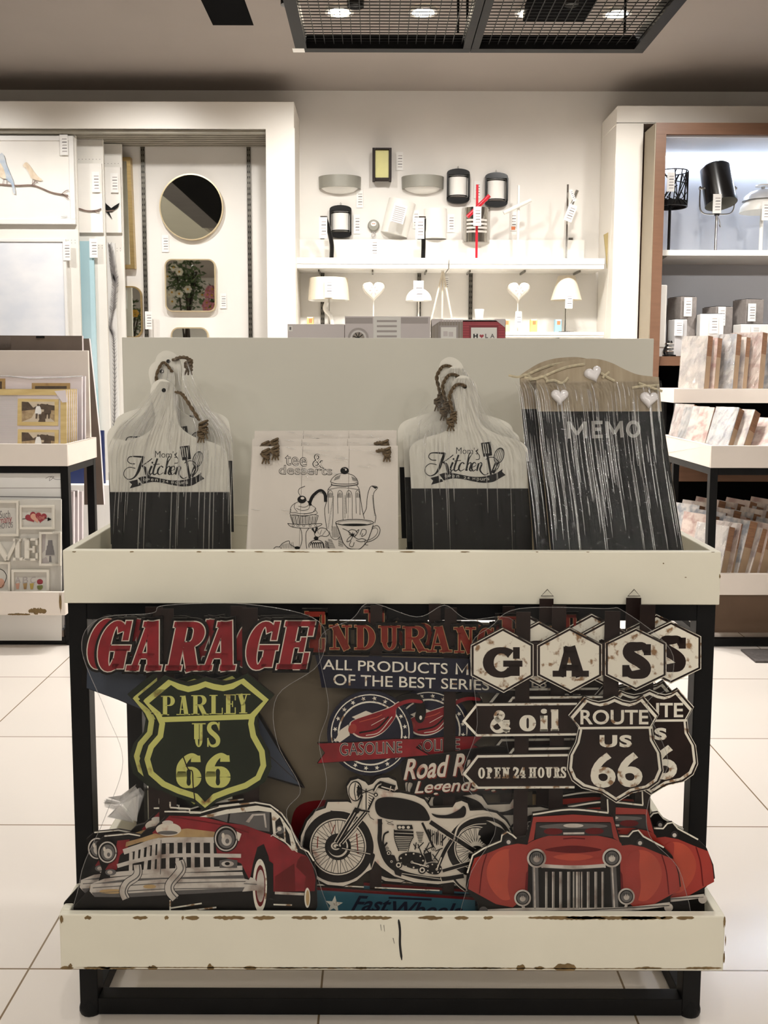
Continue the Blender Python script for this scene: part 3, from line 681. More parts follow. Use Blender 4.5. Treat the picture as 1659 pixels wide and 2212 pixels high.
sil = [(72, 650), (80, 560), (112, 455), (180, 412), (280, 370), (286, 335), (318, 316), (350, 335), (372, 355), (430, 345), (465, 250), (470, 206), (690, 176), (920, 196), (950, 235), (985, 340), (1040, 342), (1065, 312), (1098, 306), (1128, 342), (1250, 408), (1302, 460), (1342, 560), (1352, 640), (1290, 700), (1290, 1060), (145, 1060), (145, 740), (95, 690)]
a.slab(sil, m_sblack, .007, 0, side=m_edge)
a.line(sil[1:9], 9, m_swhite, 1); a.line(sil[15:21], 9, m_swhite, 1); a.line([(470, 212), (690, 182), (920, 202)], 10, m_swhite, 1, sm=True); a.line([(918, 200), (914, 120)], 8, m_swhite, 1)
for m_ in (0, 1):
    f_ = (lambda x, y: (x, y)) if not m_ else (lambda x, y: (1432-x, y+6))
    a.poly([f_(*p_) for p_ in ((85, 655), (96, 560), (122, 472), (200, 442), (300, 400), (380, 385), (440, 392), (442, 520), (430, 700), (350, 765), (250, 745), (150, 690))], m_sorange, 1)
    a.poly([f_(*p_) for p_ in smooth([(215, 640), (195, 540), (240, 450), (320, 415), (385, 450), (395, 560), (365, 690), (290, 720)], True, 5)], m_sorange2, 2)
    a.poly([f_(*p_) for p_ in smooth([(330, 420), (395, 450), (420, 560), (400, 680), (350, 740), (320, 640), (330, 520)], True, 5)], m_sorange, 3)
    a.line([f_(*p_) for p_ in ((195, 445), (168, 540), (152, 680))], 6, m_sdred, 4, sm=True)
    a.ell(*f_(325, 370), 21, 22, m_sdgrey, 4); a.ell(*f_(325, 374), 12, 12, m_schrome, 5)
    a.poly([f_(*p_) for p_ in ((430, 560), (442, 540), (436, 720), (420, 690))], m_sdred, 3)
a.poly(smooth([(440, 385), (560, 338), (710, 326), (850, 336), (985, 372), (992, 440), (930, 500), (710, 510), (500, 500), (440, 440)], True, 5), m_sorange, 3)
a.poly(smooth([(540, 420), (710, 395), (880, 420), (710, 440)], True, 6), m_sdred, 4); a.poly(smooth([(590, 462), (710, 442), (830, 462), (710, 490)], True, 6), m_sorange2, 4)
a.line([(650, 355), (710, 350), (780, 355)], 8, m_sdred, 4)
a.poly([(472, 225), (710, 210), (945, 225), (985, 372), (950, 350), (930, 255), (490, 255), (475, 360), (440, 380)], m_sorange, 4)
a.poly([(486, 260), (935, 260), (945, 345), (880, 336), (560, 336), (484, 355)], m_sdgrey, 5); a.poly(smooth([(520, 275), (700, 262), (900, 272), (860, 290), (560, 292)], True, 4), m_sgrey, 6)
a.ell(710, 275, 60, 12, m_schrome, 7); a.ell(590, 310, 56, 20, m_sdred, 6); a.ell(835, 308, 56, 20, m_sdred, 6); a.line([(650, 322), (775, 320)], 12, m_schrome, 7)
a.poly([(455, 490), (985, 490), (975, 770), (460, 775)], m_sblack, 4.5)
a.poly(smooth([(560, 470), (710, 486), (870, 470), (900, 500), (710, 516), (530, 502)], True, 5), m_sorange, 5)
a.line([(520, 515), (620, 522), (710, 524), (800, 522), (902, 514)], 24, m_schrome, 6, sm=True); a.line([(530, 528), (710, 538), (895, 527)], 6, m_sdgrey, 7)
for x, w_ in ((549, 13), (590, 14), (634, 15), (682, 16), (712, 9), (736, 22), (760, 9), (798, 15), (843, 15), (884, 12)):
    a.line([(x, 550), (x, 768)], w_, m_schrome, 6); a.line([(x+w_*.18, 550), (x+w_*.18, 768)], w_*.22, m_sdgrey, 7)
for x0, x1 in ((482, 488), (945, 960)):
    a.line([(x0, 495), (x1, 770)], 36, m_sgrey, 6); a.line([(x0-6, 495), (x1-6, 770)], 9, m_schrome, 7)
for cx, cy, r_ in ((491, 469, 57), (939, 466, 57), (408, 705, 50), (1025, 696, 50)):
    a.ell(cx, cy, r_, r_, m_schrome, 8); a.ell(cx, cy, r_*.80, r_*.80, m_sblack, 9); a.ell(cx, cy, r_*.68, r_*.68, m_sgrey, 10); a.ell(cx, cy+3, r_*.34, r_*.34, m_schrome, 11)
    for k in range(-2, 3): a.line([(cx+k*r_*.2, cy-r_*.5), (cx+k*r_*.2, cy-r_*.1)], 3, m_sblack, 12)
a.line([(408, 752), (418, 770)], 16, m_schrome, 8); a.line([(1025, 745), (1020, 765)], 16, m_schrome, 8)
a.line([(180, 786), (410, 776), (720, 776), (1040, 770), (1285, 742)], 24, m_schrome, 7, sm=True); a.line([(190, 792), (720, 780), (1280, 750)], 5, m_sdgrey, 8)
a.ell(175, 780, 26, 24, m_sgrey, 8); a.ell(1276, 762, 26, 26, m_schrome, 8)
part(a, 'car_panel', gas)

# ---- ENDURANCE motorcycle sign
plM = sign_plane(880, 2)
moto = plM.thing('motorcycle_sign', 'front ENDURANCE sign with GASOLINE roundel and black motorcycle', 'sign', 'motorcycle wall signs')
slat(plM, 800, 826, 1309, moto); slat(plM, 961, 987, 1314, moto)
a = Art(plM, S2, -.004)
EL = [('E', 66, 214, 138, 440), ('N', 248, 412, 240, 420), ('D', 436, 588, 240, 420), ('U', 616, 774, 244, 424), ('R', 794, 972, 248, 430), ('A', 972, 1160, 252, 438), ('N', 1176, 1336, 256, 444), ('C', 1352, 1476, 262, 448), ('E', 1506, 1656, 176, 452)]
a.serif(EL, 0, 0, .25, .07, m_sblack, 0, grow=44, th=.005); a.serif(EL, 0, 0, .25, .07, m_stan, 1, grow=9); a.serif(EL, 0, 0, .25, .07, m_sred2, 2, grow=1)
part(a, 'letter_panel', moto)
a = Art(plM, S2, -.003)
bn = [(140, 460), (900, 478), (1560, 505), (1680, 620), (1560, 748), (900, 728), (190, 705), (172, 590)]
a.slab(bn, m_snavy, .006, 0, side=m_edge); a.line([(200, 466), (540, 472)], 5, m_staupe, 1); a.line([(640, 474), (1100, 484)], 5, m_staupe, 1)
a.text('ALL PRODUCTS', ((200, 494), (1130, 523), (1130, 605), (198, 570)), m_swhite, 2, off=.006); a.line([(1196, 606), (1196, 526), (1236, 590), (1276, 530), (1276, 610)], 17, m_swhite, 2); a.text('OF THE BEST SERIES', ((278, 602), (1440, 648), (1438, 726), (278, 686)), m_swhite, 2, off=.006)
part(a, 'banner_panel', moto)
a = Art(plM, S2, -.003)
cx, cy = 552, 1046
a.slab(ellipse(cx, cy, 322, 316, 48), m_snavy, .006, 0, side=m_edge)
a.ring(cx, cy, 290, 288, 8, m_swhite, 1, 48); a.ring(cx, cy, 236, 234, 12, m_swhite, 1, 48)
for k in range(20):
    an = 2*PI*k/20+.12; a.poly(star(cx+263*math.cos(an), cy+261*math.sin(an), 19, 8, an-PI/2), m_swhite, 1)
a.poly([(415, 925), (520, 878), (590, 905), (480, 960)], m_scream, 1); a.poly([(290, 1100), (330, 1020), (390, 980), (400, 1060), (330, 1110)], m_scream, 1.5)
a.poly(smooth([(395, 990), (420, 950), (560, 898), (700, 848), (765, 806), (850, 780), (940, 788), (945, 812), (860, 808), (790, 830), (748, 862), (738, 930), (660, 1030), (570, 1078), (470, 1078), (408, 1035)], True, 4), m_scream, 3)
a.poly(scl(smooth([(395, 990), (420, 950), (560, 898), (700, 848), (765, 806), (850, 780), (940, 788), (945, 812), (860, 808), (790, 830), (748, 862), (738, 930), (660, 1030), (570, 1078), (470, 1078), (408, 1035)], True, 4), .965, .93), m_sred, 4)
a.line([(470, 1040), (600, 1010), (690, 920)], 12, m_sblack, 5, sm=True); a.line([(520, 1060), (620, 1035), (715, 920)], 6, m_scream, 5, sm=True); a.line([(470, 960), (600, 925), (640, 905)], 6, m_sorange2, 5); a.line([(560, 985), (660, 930)], 4, m_scream, 5)
a.ell(420, 1010, 30, 38, m_sorange, 5, rot=.4)
part(a, 'roundel_panel', moto)
a = Art(plM, S2, -.004)
a.slab(smooth([(740, 780), (850, 748), (930, 775), (968, 870), (950, 950), (915, 968), (885, 930), (895, 870), (870, 815), (790, 820)], True, 5), m_sblack, .003, 0)
a.ell(928, 928, 10, 16, m_swhite, 1)
rb = [(162, 1120), (450, 1112), (720, 1088), (958, 1088), (890, 1150), (985, 1206), (720, 1228), (400, 1250), (162, 1266), (216, 1190)]
a.slab(scl(rb, 1.012, 1.05), m_sblack, .005, 0); a.poly(rb, m_sred, 1)
a.text('GASOLINE', ((322, 1116), (790, 1102), (790, 1190), (326, 1214)), m_scream, 2, off=.014); a.text('GASOLINE', ((325, 1119), (787, 1105), (787, 1187), (329, 1211)), m_snavy, 3, off=-.012)
part(a, 'ribbon_panel', moto)
a = Art(plM, S2, -.004)
rr = smooth([(785, 1300), (820, 1235), (1150, 1190), (1290, 1165), (1560, 1150), (1560, 1330), (1440, 1420), (1330, 1500), (880, 1515), (870, 1420), (800, 1400)], True, 4)
a.slab(rr, m_sblack, .004, 0, side=m_edge)
for dx, mt, k in ((8, m_sred2, 1), (0, m_scream, 2)):
    a.text('Road Runner', ((806+dx, 1238+dx), (1640+dx, 1150+dx), (1640+dx, 1330+dx), (800+dx, 1392+dx)), mt, k, off=.02, shear=.25)
    a.text('Legends', ((888+dx, 1402+dx), (1360+dx, 1370+dx), (1350+dx, 1500+dx), (880+dx, 1520+dx)), mt, k, off=.015, shear=.2)
part(a, 'slogan_panel', moto)
# motorcycle
a = Art(plM, C2, -.005)
sil = [(92, 600), (98, 520), (140, 420), (200, 350), (268, 328), (282, 286), (420, 284), (448, 296), (420, 230), (414, 180), (440, 140), (490, 126), (540, 148), (560, 172), (590, 162), (620, 130), (650, 120), (700, 118), (752, 142), (764, 195), (730, 218), (660, 218), (780, 222), (880, 242), (945, 270), (985, 328), (1140, 322), (1160, 290), (1200, 278), (1242, 296), (1258, 346), (1350, 342), (1440, 362), (1505, 420), (1545, 500), (1560, 640), (1500, 760), (1380, 840), (1255, 900), (1200, 882), (1145, 836), (1040, 850), (870, 836), (740, 796), (650, 735), (606, 690), (582, 748), (545, 768), (480, 826), (390, 864), (280, 854), (200, 812), (130, 740), (98, 680)]
a.slab(scl(sil, 1.022, 1.03), m_sblack, .006, 0, side=m_edge); a.poly(sil, m_scream, 1)
def wheel(cx, cy, r0, r1, r2, hub, f=1.0):
    a.ell(cx, cy, r0*f, r0, m_sblack, 2, 44); a.ell(cx, cy, r1*f, r1, m_scream, 3, 44); a.ring(cx, cy, r2*f, r2, 6, m_sblack, 4, 44)
    for k in range(44):
        an = 2*PI*k/44+(.07 if k % 2 else -.04); a.line([(cx+hub*f*math.cos(an), cy+hub*math.sin(an)), (cx+r2*f*math.cos(an+(.12 if k % 2 else -.12)), cy+r2*math.sin(an+(.12 if k % 2 else -.12)))], 3.2, m_sblack, 4)
wheel(352, 592, 248, 196, 184, 82, .99)
a.ring(352, 592, 80, 82, 20, m_sblack, 5); a.ell(345, 585, 66, 68, m_sblack, 5); a.ell(338, 585, 34, 28, m_scream, 6); a.ring(338, 585, 20, 16, 6, m_sblack, 7)
a.line([(340, 590), (470, 620), (590, 645)], 14, m_sblack, 7); a.line([(380, 600), (575, 640)], 5, m_scream, 8); a.ell(590, 648, 16, 14, m_sblack, 8)
a.line([(300, 338), (420, 352), (540, 420), (600, 560), (590, 700)], 10, m_scream, 5, sm=True)
a.line([(300, 352), (380, 366), (440, 385)], 22, m_sblack, 6, sm=True); a.poly([(560, 640), (606, 655), (580, 742)], m_sblack, 6)
wheel(1300, 600, 200, 150, 140, 45)
a.ell(1420, 520, 105, 74, m_sblack, 5, rot=.3); a.ell(1322, 522, 9, 9, m_scream, 6); a.ell(1305, 602, 36, 18, m_sblack, 6); a.ell(1262, 655, 16, 20, m_sblack, 6)
a.line([(1138, 560), (1180, 470), (1270, 415), (1380, 398), (1470, 430), (1520, 490)], 26, m_sblack, 6, sm=True); a.line([(1165, 560), (1200, 480), (1280, 440), (1370, 432)], 5, m_scream, 7, sm=True)
a.line([(1148, 545), (1180, 450), (1270, 392), (1380, 374), (1480, 402), (1530, 460)], 12, m_scream, 7, sm=True)
for p0, p1, w_ in (((478, 340), (345, 565), 34), ((545, 350), (372, 562), 26)):
    a.line([p0, p1], w_+12, m_scream, 7); a.line([p0, p1], w_, m_sblack, 8); a.line([p0, p1], 5, m_scream, 9)
a.poly([(470, 318), (512, 330), (490, 362), (452, 346)], m_sblack, 10); a.poly([(520, 230), (560, 200), (612, 240), (560, 330), (520, 336)], m_scream, 9)
for k in range(6): a.line([(562, 215+k*17), (604-k*7, 232+k*17)], 5, m_sblack, 10)
a.line([(545, 190), (545, 335)], 7, m_sblack, 10); a.line([(520, 235), (486, 330)], 10, m_sblack, 10); a.line([(600, 250), (560, 335)], 12, m_sblack, 10); a.line([(505, 338), (570, 348)], 12, m_sblack, 10)
a.ell(472, 208, 48, 70, m_sblack, 9); a.ell(470, 208, 40, 62, m_scream, 10); a.line([(472, 150), (465, 210), (476, 268)], 6, m_sblack, 11, sm=True); a.poly([(490, 160), (520, 200), (490, 260), (480, 210)], m_sblack, 11)
a.line([(480, 180), (560, 215)], 6, m_sblack, 11); a.line([(480, 235), (600, 190)], 6, m_sblack, 11)
a.line([(600, 210), (620, 170), (650, 150), (690, 170)], 22, m_sblack, 9, sm=True); a.line([(604, 210), (625, 172), (652, 156)], 9, m_scream, 10, sm=True)
a.line([(632, 160), (742, 192)], 50, m_sblack, 10); a.line([(650, 176), (735, 200)], 8, m_scream, 11); a.line([(716, 172), (708, 206)], 6, m_scream, 11); a.ell(612, 232, 14, 14, m_sblack, 10); a.ell(612, 232, 7, 7, m_scream, 11)
a.poly(smooth([(606, 300), (625, 264), (680, 250), (760, 254), (850, 272), (925, 304), (965, 350), (980, 408), (900, 412), (760, 408), (660, 392), (618, 360)], True, 5), m_sblack, 6)
a.poly(smooth([(994, 362), (1040, 372), (1110, 370), (1180, 338), (1215, 310), (1232, 338), (1214, 388), (1120, 396), (1030, 390)], True, 4), m_sblack, 6)
for pts, w_ in (([(985, 420), (1060, 470), (1150, 530), (1290, 620)], 30), ([(930, 425), (970, 510), (1012, 604)], 16), ([(1134, 538), (1085, 620), (1032, 742)], 24), ([(1060, 560), (1110, 500)], 10), ([(640, 400), (640, 480), (640, 560), (680, 680), (760, 752), (900, 796), (1060, 812), (1215, 790)], 30), ([(1070, 756), (1160, 730), (1262, 700)], 22), ([(1140, 800), (1180, 850), (1230, 890)], 14)):
    a.line(pts, w_+10, m_scream, 6, sm=True); a.line(pts, w_, m_sblack, 7, sm=True)
a.line([(640, 415), (652, 430), (640, 445)], 12, m_sblack, 8, sm=True); a.line([(1020, 470), (1140, 545)], 5, m_scream, 8)
a.poly([(735, 750), (790, 765), (785, 795), (745, 780)], m_sblack, 9); a.line([(790, 772), (1060, 812)], 4, m_scream, 9); a.line([(1056, 800), (1064, 826)], 5, m_scream, 9)
a.line([(690, 560), (662, 590), (668, 510), (700, 485)], 12, m_sblack, 8, sm=True); a.line([(660, 560), (690, 660), (720, 690)], 14, m_sblack, 8, sm=True)
# engine
a.poly([(735, 475), (870, 482), (872, 520), (740, 515)], m_sblack, 8); a.line([(740, 495), (870, 500)], 4, m_scream, 9); a.poly([(755, 440), (860, 440), (868, 470), (760, 472)], m_sblack, 8)
for x in (775, 800, 835): a.ell(x, 456, 11, 10, m_scream, 9)
for k in range(8): a.line([(742+k*3, 528+k*12), (868-k*6, 530+k*12)], 6, m_sblack, 8)
a.line([(738, 470), (742, 540), (770, 620)], 5, m_sblack, 8, sm=True); a.line([(872, 520), (850, 560), (832, 625)], 5, m_sblack, 8, sm=True)
for k in range(7): a.line([(888+k*3, 490+k*11), (940-k*2, 492+k*11)], 5, m_sblack, 8)
for k in range(7): a.line([(985+k*14, 470+k*6), (990+k*13, 560+k*4)], 8 if k % 3 == 0 else 4, m_sblack, 8)
a.line([(968, 470), (990, 520), (1010, 500)], 12, m_sblack, 8); a.line([(1040, 470), (1030, 580)], 6, m_sblack, 8)
a.poly(smooth([(768, 660), (800, 634), (860, 626), (925, 640), (950, 680), (925, 730), (880, 742), (820, 725), (780, 700)], True, 5), m_sblack, 8)
for k in range(9):
    an = 2*PI*k/9; a.ell(858+78*math.cos(an), 684+48*math.sin(an), 6, 6, m_scream, 9)
a.poly(smooth([(950, 720), (985, 700), (1040, 704), (1066, 740), (1040, 778), (985, 776), (955, 755)], True, 5), m_sblack, 8)
for k in range(7):
    an = 2*PI*k/7; a.ell(1010+46*math.cos(an), 740+30*math.sin(an), 5, 5, m_scream, 9)
for x, y, r_ in ((768, 714, 26), (700, 632, 18), (930, 748, 28), (1008, 604, 14), (720, 690, 12), (860, 694, 13), (1030, 744, 12), (968, 722, 13), (1015, 680, 12), (690, 600, 10)):
    a.ell(x, y, r_, r_, m_sblack, 9); a.ell(x, y, r_*.68, r_*.68, m_scream, 10); a.ell(x, y, r_*.36, r_*.36, m_sblack, 11)
a.line([(862, 696), (966, 724)], 8, m_scream, 12); a.line([(1030, 744), (1062, 660)], 8, m_scream, 12)
for p0, p1 in (((900, 570), (945, 690)), ((940, 620), (1000, 590)), ((980, 560), (940, 640)), ((890, 560), (880, 610)), ((1000, 640), (1040, 690)), ((960, 640), (1000, 690)), ((1050, 610), (1000, 690)), ((870, 570), (890, 600)), ((900, 600), (940, 560)), ((1020, 620), (1070, 600)), ((950, 600), (985, 640))): a.line([p0, p1], 7, m_sblack, 8)
a.poly([(940, 640), (990, 625), (1000, 690), (960, 700)], m_sblack, 7); a.poly([(690, 640), (740, 650), (760, 700), (730, 740), (690, 690)], m_sblack, 7)
a.line([(680, 410), (735, 440), (690, 430), (730, 415)], 3, m_sblack, 8, sm=True); a.line([(560, 360), (575, 390), (600, 405)], 4, m_sblack, 8)
a.line([(330, 440), (310, 500)], 6, m_sred2, 5); a.line([(480, 500), (490, 640)], 7, m_sred2, 5); a.line([(215, 520), (210, 600)], 6, m_sred2, 5)
part(a, 'motorcycle_panel', moto)
a = Art(plM, C2, -.004)
a.slab([(130, 868), (1295, 945), (1295, 1380), (130, 1380)], m_sdred, .005, 0, side=m_edge); a.poly([(130, 888), (1295, 962), (1295, 1370), (130, 1370)], m_steal, 1)
a.line([(200, 856), (530, 872)], 8, m_swhite, 1); a.line([(605, 876), (1050, 896)], 8, m_swhite, 1)
a.poly(star(325, 992, 62, 26, -PI/2+.1), m_swhite, 2)
a.text('Fast', ((470, 928), (730, 942), (700, 1046), (440, 1036)), m_snavy, 3, off=.02, shear=.25); a.text('Wheels', ((730, 968), (1215, 985), (1200, 1085), (715, 1072)), m_snavy, 3, off=.02, shear=.25)
a.line([(700, 945), (995, 958)], 14, m_snavy, 2)
part(a, 'base_panel', moto)

# ---- rear signs: a star and a plain backing board
plS = sign_plane(430, 4)
stars = plS.thing('star_sign', 'blue grey star cut-out behind the GARAGE signs', 'sign')
a = Art(plS, S1, -.001)
st = [(110, 400), (640, 470), (700, 200), (860, 470), (1140, 520), (1200, 740), (1482, 1208), (1180, 1120), (860, 1330), (560, 1130), (590, 830), (545, 755), (330, 662), (105, 580)]
a.slab(st, m_sblack, .005, 0, side=m_edge); a.poly(scl(st, .955), m_sblue, 1)
a.line([(1200, 740), (1000, 760), (560, 640)], 6, m_sdgrey, 2); a.line([(1480, 1205), (1000, 760)], 5, m_sdgrey, 2)
part(a, 'star_panel', stars)
u0, _ = plS.uv(380, 1900); u1, _ = plS.uv(420, 1900); q = MB(); q.prism([(u0, 0), (u1, 0), (u1, .42), (u0, .42)], .005, .0075, m_sblack); q.build('upright', stars)
plT = sign_plane(960, 5)
back = plT.thing('backing_sign', 'taupe backed sign, rearmost in the lower tray between the others', 'sign')
a = Art(plT, (0, 0, 1), -.001)
a.slab([(540, 1342), (660, 1340), (1060, 1346), (1300, 1380), (1325, 1520), (1325, 2062), (540, 2062)], m_staupe, .005, 0, side=m_edge)
a.poly(smooth([(628, 1800), (640, 1745), (690, 1728), (760, 1740), (770, 1830), (640, 1830)], True, 5), m_sdred, 1)
a.poly([(1150, 1510), (1320, 1512), (1320, 1760), (1290, 1770), (1150, 1765)], m_sdgrey, 1); a.poly([(1160, 1520), (1215, 1512), (1205, 1585), (1165, 1590)], m_sbrown, 2); a.poly([(1150, 1715), (1180, 1712), (1176, 1758), (1150, 1760)], m_stan, 2)
a.poly([(1220, 1715), (1300, 1718), (1290, 1750), (1225, 1745)], m_staupe, 2); a.poly([(1340-10, 1745), (1325, 1738), (1325, 1800), (1290, 1790)], m_sdred, 2)
part(a, 'board', back); slat(plT, 932, 956, 1306, back); hanger(plT, 943, 1305, back)

# ---- repeats behind the front ones
def shifted(root, pl_, k, dx, dy, label, skip=()):
    """a copy standing k layers further back, moved dx to the right and raised dy (photo pixels)"""
    Y = SY+SG*k; s_ = (Y*.995+.05)/2000
    return dup(root, (root.location.x+dx*s_, Y, ZF+max(dy, 0)*s_), label, skip=skip)
gar2 = shifted(garage, plG, 1, -27, 0, 'second GARAGE sign, its red letters and headlamp peeking out left of the front one')
gas2 = shifted(gas, plA, 1, 80, 10, 'second GAS and oil sign, sticking out beside the right post')
gas3 = shifted(gas, plA, 3, 57, 17, 'third GAS and oil sign, hidden but for two uprights with wire hangers')
moto2 = shifted(moto, plM, 3, 127, 0, 'second ENDURANCE sign, its roundel dim behind the front one')
hanger(plA, 1190-57, 1312, gas3); hanger(plA, 1382-57, 1312, gas3)
wrap_sheet(plG, garage, [(180, 1400), (215, 1335), (330, 1322), (360, 1305), (540, 1303), (690, 1340), (690, 1430), (600, 1500), (600, 1600), (650, 1700), (620, 1760), (690, 1900), (680, 2050), (200, 2050), (175, 1900), (230, 1760), (268, 1640), (230, 1530)])
wrap_sheet(plA, gas, [(1015, 1400), (1060, 1350), (1120, 1312), (1300, 1312), (1345, 1318), (1445, 1400), (1440, 1480), (1395, 1520), (1440, 1640), (1400, 1720), (1400, 1800), (1470, 1890), (1450, 2050), (1030, 2050), (1010, 1900), (1070, 1780), (1000, 1680), (1030, 1560)])
wrap_sheet(plM, moto, [(690, 1380), (760, 1335), (800, 1300), (900, 1330), (960, 1305), (1010, 1335), (1110, 1340), (1120, 1480), (1090, 1560), (1110, 1700), (1120, 1900), (1090, 2040), (690, 2040), (655, 1820), (705, 1700), (690, 1600), (710, 1520)])
q = MB(); qa = Art(plG, S1, .012)      # crumpled film sticking out at the left
r_ = random.Random(5); base = [(240, 1290), (345, 1270), (440, 1215), (468, 1260), (430, 1420), (250, 1415), (300, 1370), (235, 1330)]
for k in range(4):
    pts = [(x+r_.uniform(-14, 14), y+r_.uniform(-14, 14)) for x, y in base]; c_ = (sum(x for x, y in pts)/8, sum(y for x, y in pts)/8)
    for i in range(8):
        tri = [pts[i], pts[(i+1) % 8], c_]; q.face([(qa.p(p_)[0], .010+r_.uniform(-.006, .006), qa.p(p_)[1]) for p_ in tri], film('crumpled_wrap', rough=.15, k=1.4, haze=.14))
q.build('loose_wrap', garage)
# ------------------------------------------------------------------ boards in the upper tray
m_bcream = M('board_cream_paint', (226, 222, 210), .5, var=.03, scale=5)
m_chalk = M('chalkboard_black', (20, 20, 20), .55, var=.25, scale=6, spec=.15)
m_jute = M('jute_rope', (112, 94, 70), .9, var=.5, scale=220, bump=.6, bscale=400)
m_pcream = M('plaque_cream_wood', (222, 214, 204), .6, var=.04, scale=4, stretch=(6, 1, 1))
m_pine = M('pale_wood', (172, 157, 132), .6, rgb2=(150, 134, 108), scale=3, stretch=(18, 1, 1.5))
m_raffia = M('raffia_ribbon', (210, 198, 168), .8, var=.3, scale=120)
m_heart = M('white_glazed_heart', (232, 228, 228), .22, var=.03, coat=.4)
K1, K2, TT, MM = (130, 720, 4.046), (840, 740, 4.609), (510, 880, 4.366), (1100, 740, 3.456)
ZU = .8115
def pleated(pl_, root, left, right, crop, n=64, rows=22, amp=.0035, y=-.006, seed=1, bulge=.0, nrm=.35, mat=None, creases=26):
    """clear film gathered at the neck: pleats run along the lines joining left and right outlines (listed from top to bottom)"""
    aa = Art(pl_, crop); r = random.Random(seed)
    def samp(p_, t):
        t *= len(p_)-1; i = min(int(t), len(p_)-2); f = t-i
        return (p_[i][0]*(1-f)+p_[i+1][0]*f, p_[i][1]*(1-f)+p_[i+1][1]*f)
    L_ = smooth(left, False, 6); R_ = smooth(right, False, 6)
    A = [aa.p(samp(L_, i/(rows-1))) for i in range(rows)]; B = [aa.p(samp(R_, i/(rows-1))) for i in range(rows)]
    hs = [(0 if j % 2 else r.random()**1.6) for j in range(n+1)]
    ss = sorted([0, 1]+[min(.999, max(.001, (j+r.uniform(-.35, .35))/n)) for j in range(1, n)])
    vs_, fs = [], []
    for i in range(rows):
        t = i/(rows-1)
        for j in range(n+1):
            f = ss[j]; e = math.sin(PI*f)**.5
            jit = r.uniform(-.0007, .0007)
            vs_.append((A[i][0]*(1-f)+B[i][0]*f, y-bulge*e*math.sin(PI*min(1, t*1.6))-amp*hs[j]*(.4+.6*abs(math.sin(3*t+7*hs[j])))+jit, A[i][1]*(1-f)+B[i][1]*f))
    for i in range(rows-1):
        for j in range(n):
            k = i*(n+1)+j; fs.append((k, k+n+1, k+n+2, k+1))
    q = MB(); q.raw(vs_, fs, mat or m_wrapA); w_ = q.build('plastic_wrap', root)
    q = MB()                                      # tight creases where the film is drawn up
    for c in range(creases):
        f = r.random(); t0 = r.random()*.75; t1 = min(1, t0+r.uniform(.08, .45)); pts = []; j = min(n-1, int(f*n))
        for s_ in range(7):
            t = t0+(t1-t0)*s_/6; i = min(int(t*(rows-1)), rows-2); g = t*(rows-1)-i
            v0, v1 = vs_[i*(n+1)+j], vs_[(i+1)*(n+1)+j]
            pts.append((v0[0]*(1-g)+v1[0]*g, v0[1]*(1-g)+v1[1]*g-.001, v0[2]*(1-g)+v1[2]*g))
        rr = r.uniform(.0005, .0014); cs = ((-1, 0), (-.55, .3), (0, .42), (.55, .3), (1, 0)); cv = []
        for s_, (cx_, cy_, cz_) in enumerate(pts):
            g = rr*(.25 if s_ in (0, 6) else 1.0)
            cv += [(cx_+g*u_, cy_-g*h_, cz_) for u_, h_ in cs]
        q.raw(cv, [(s_*5+k_, s_*5+k_+1, s_*5+k_+6, s_*5+k_+5) for s_ in range(6) for k_ in range(4)], m_crease)
    if creases: tag(q.build('crease', w_, sm=True), kind='stuff')
    return w_
m_wrapA = film('gathered_wrap', rough=.07, k=.9, haze=.012, bump=.3, bscale=90)
m_crease = film('wrap_crease', rough=.14, k=7.0, haze=.05, bump=.15, bscale=200)
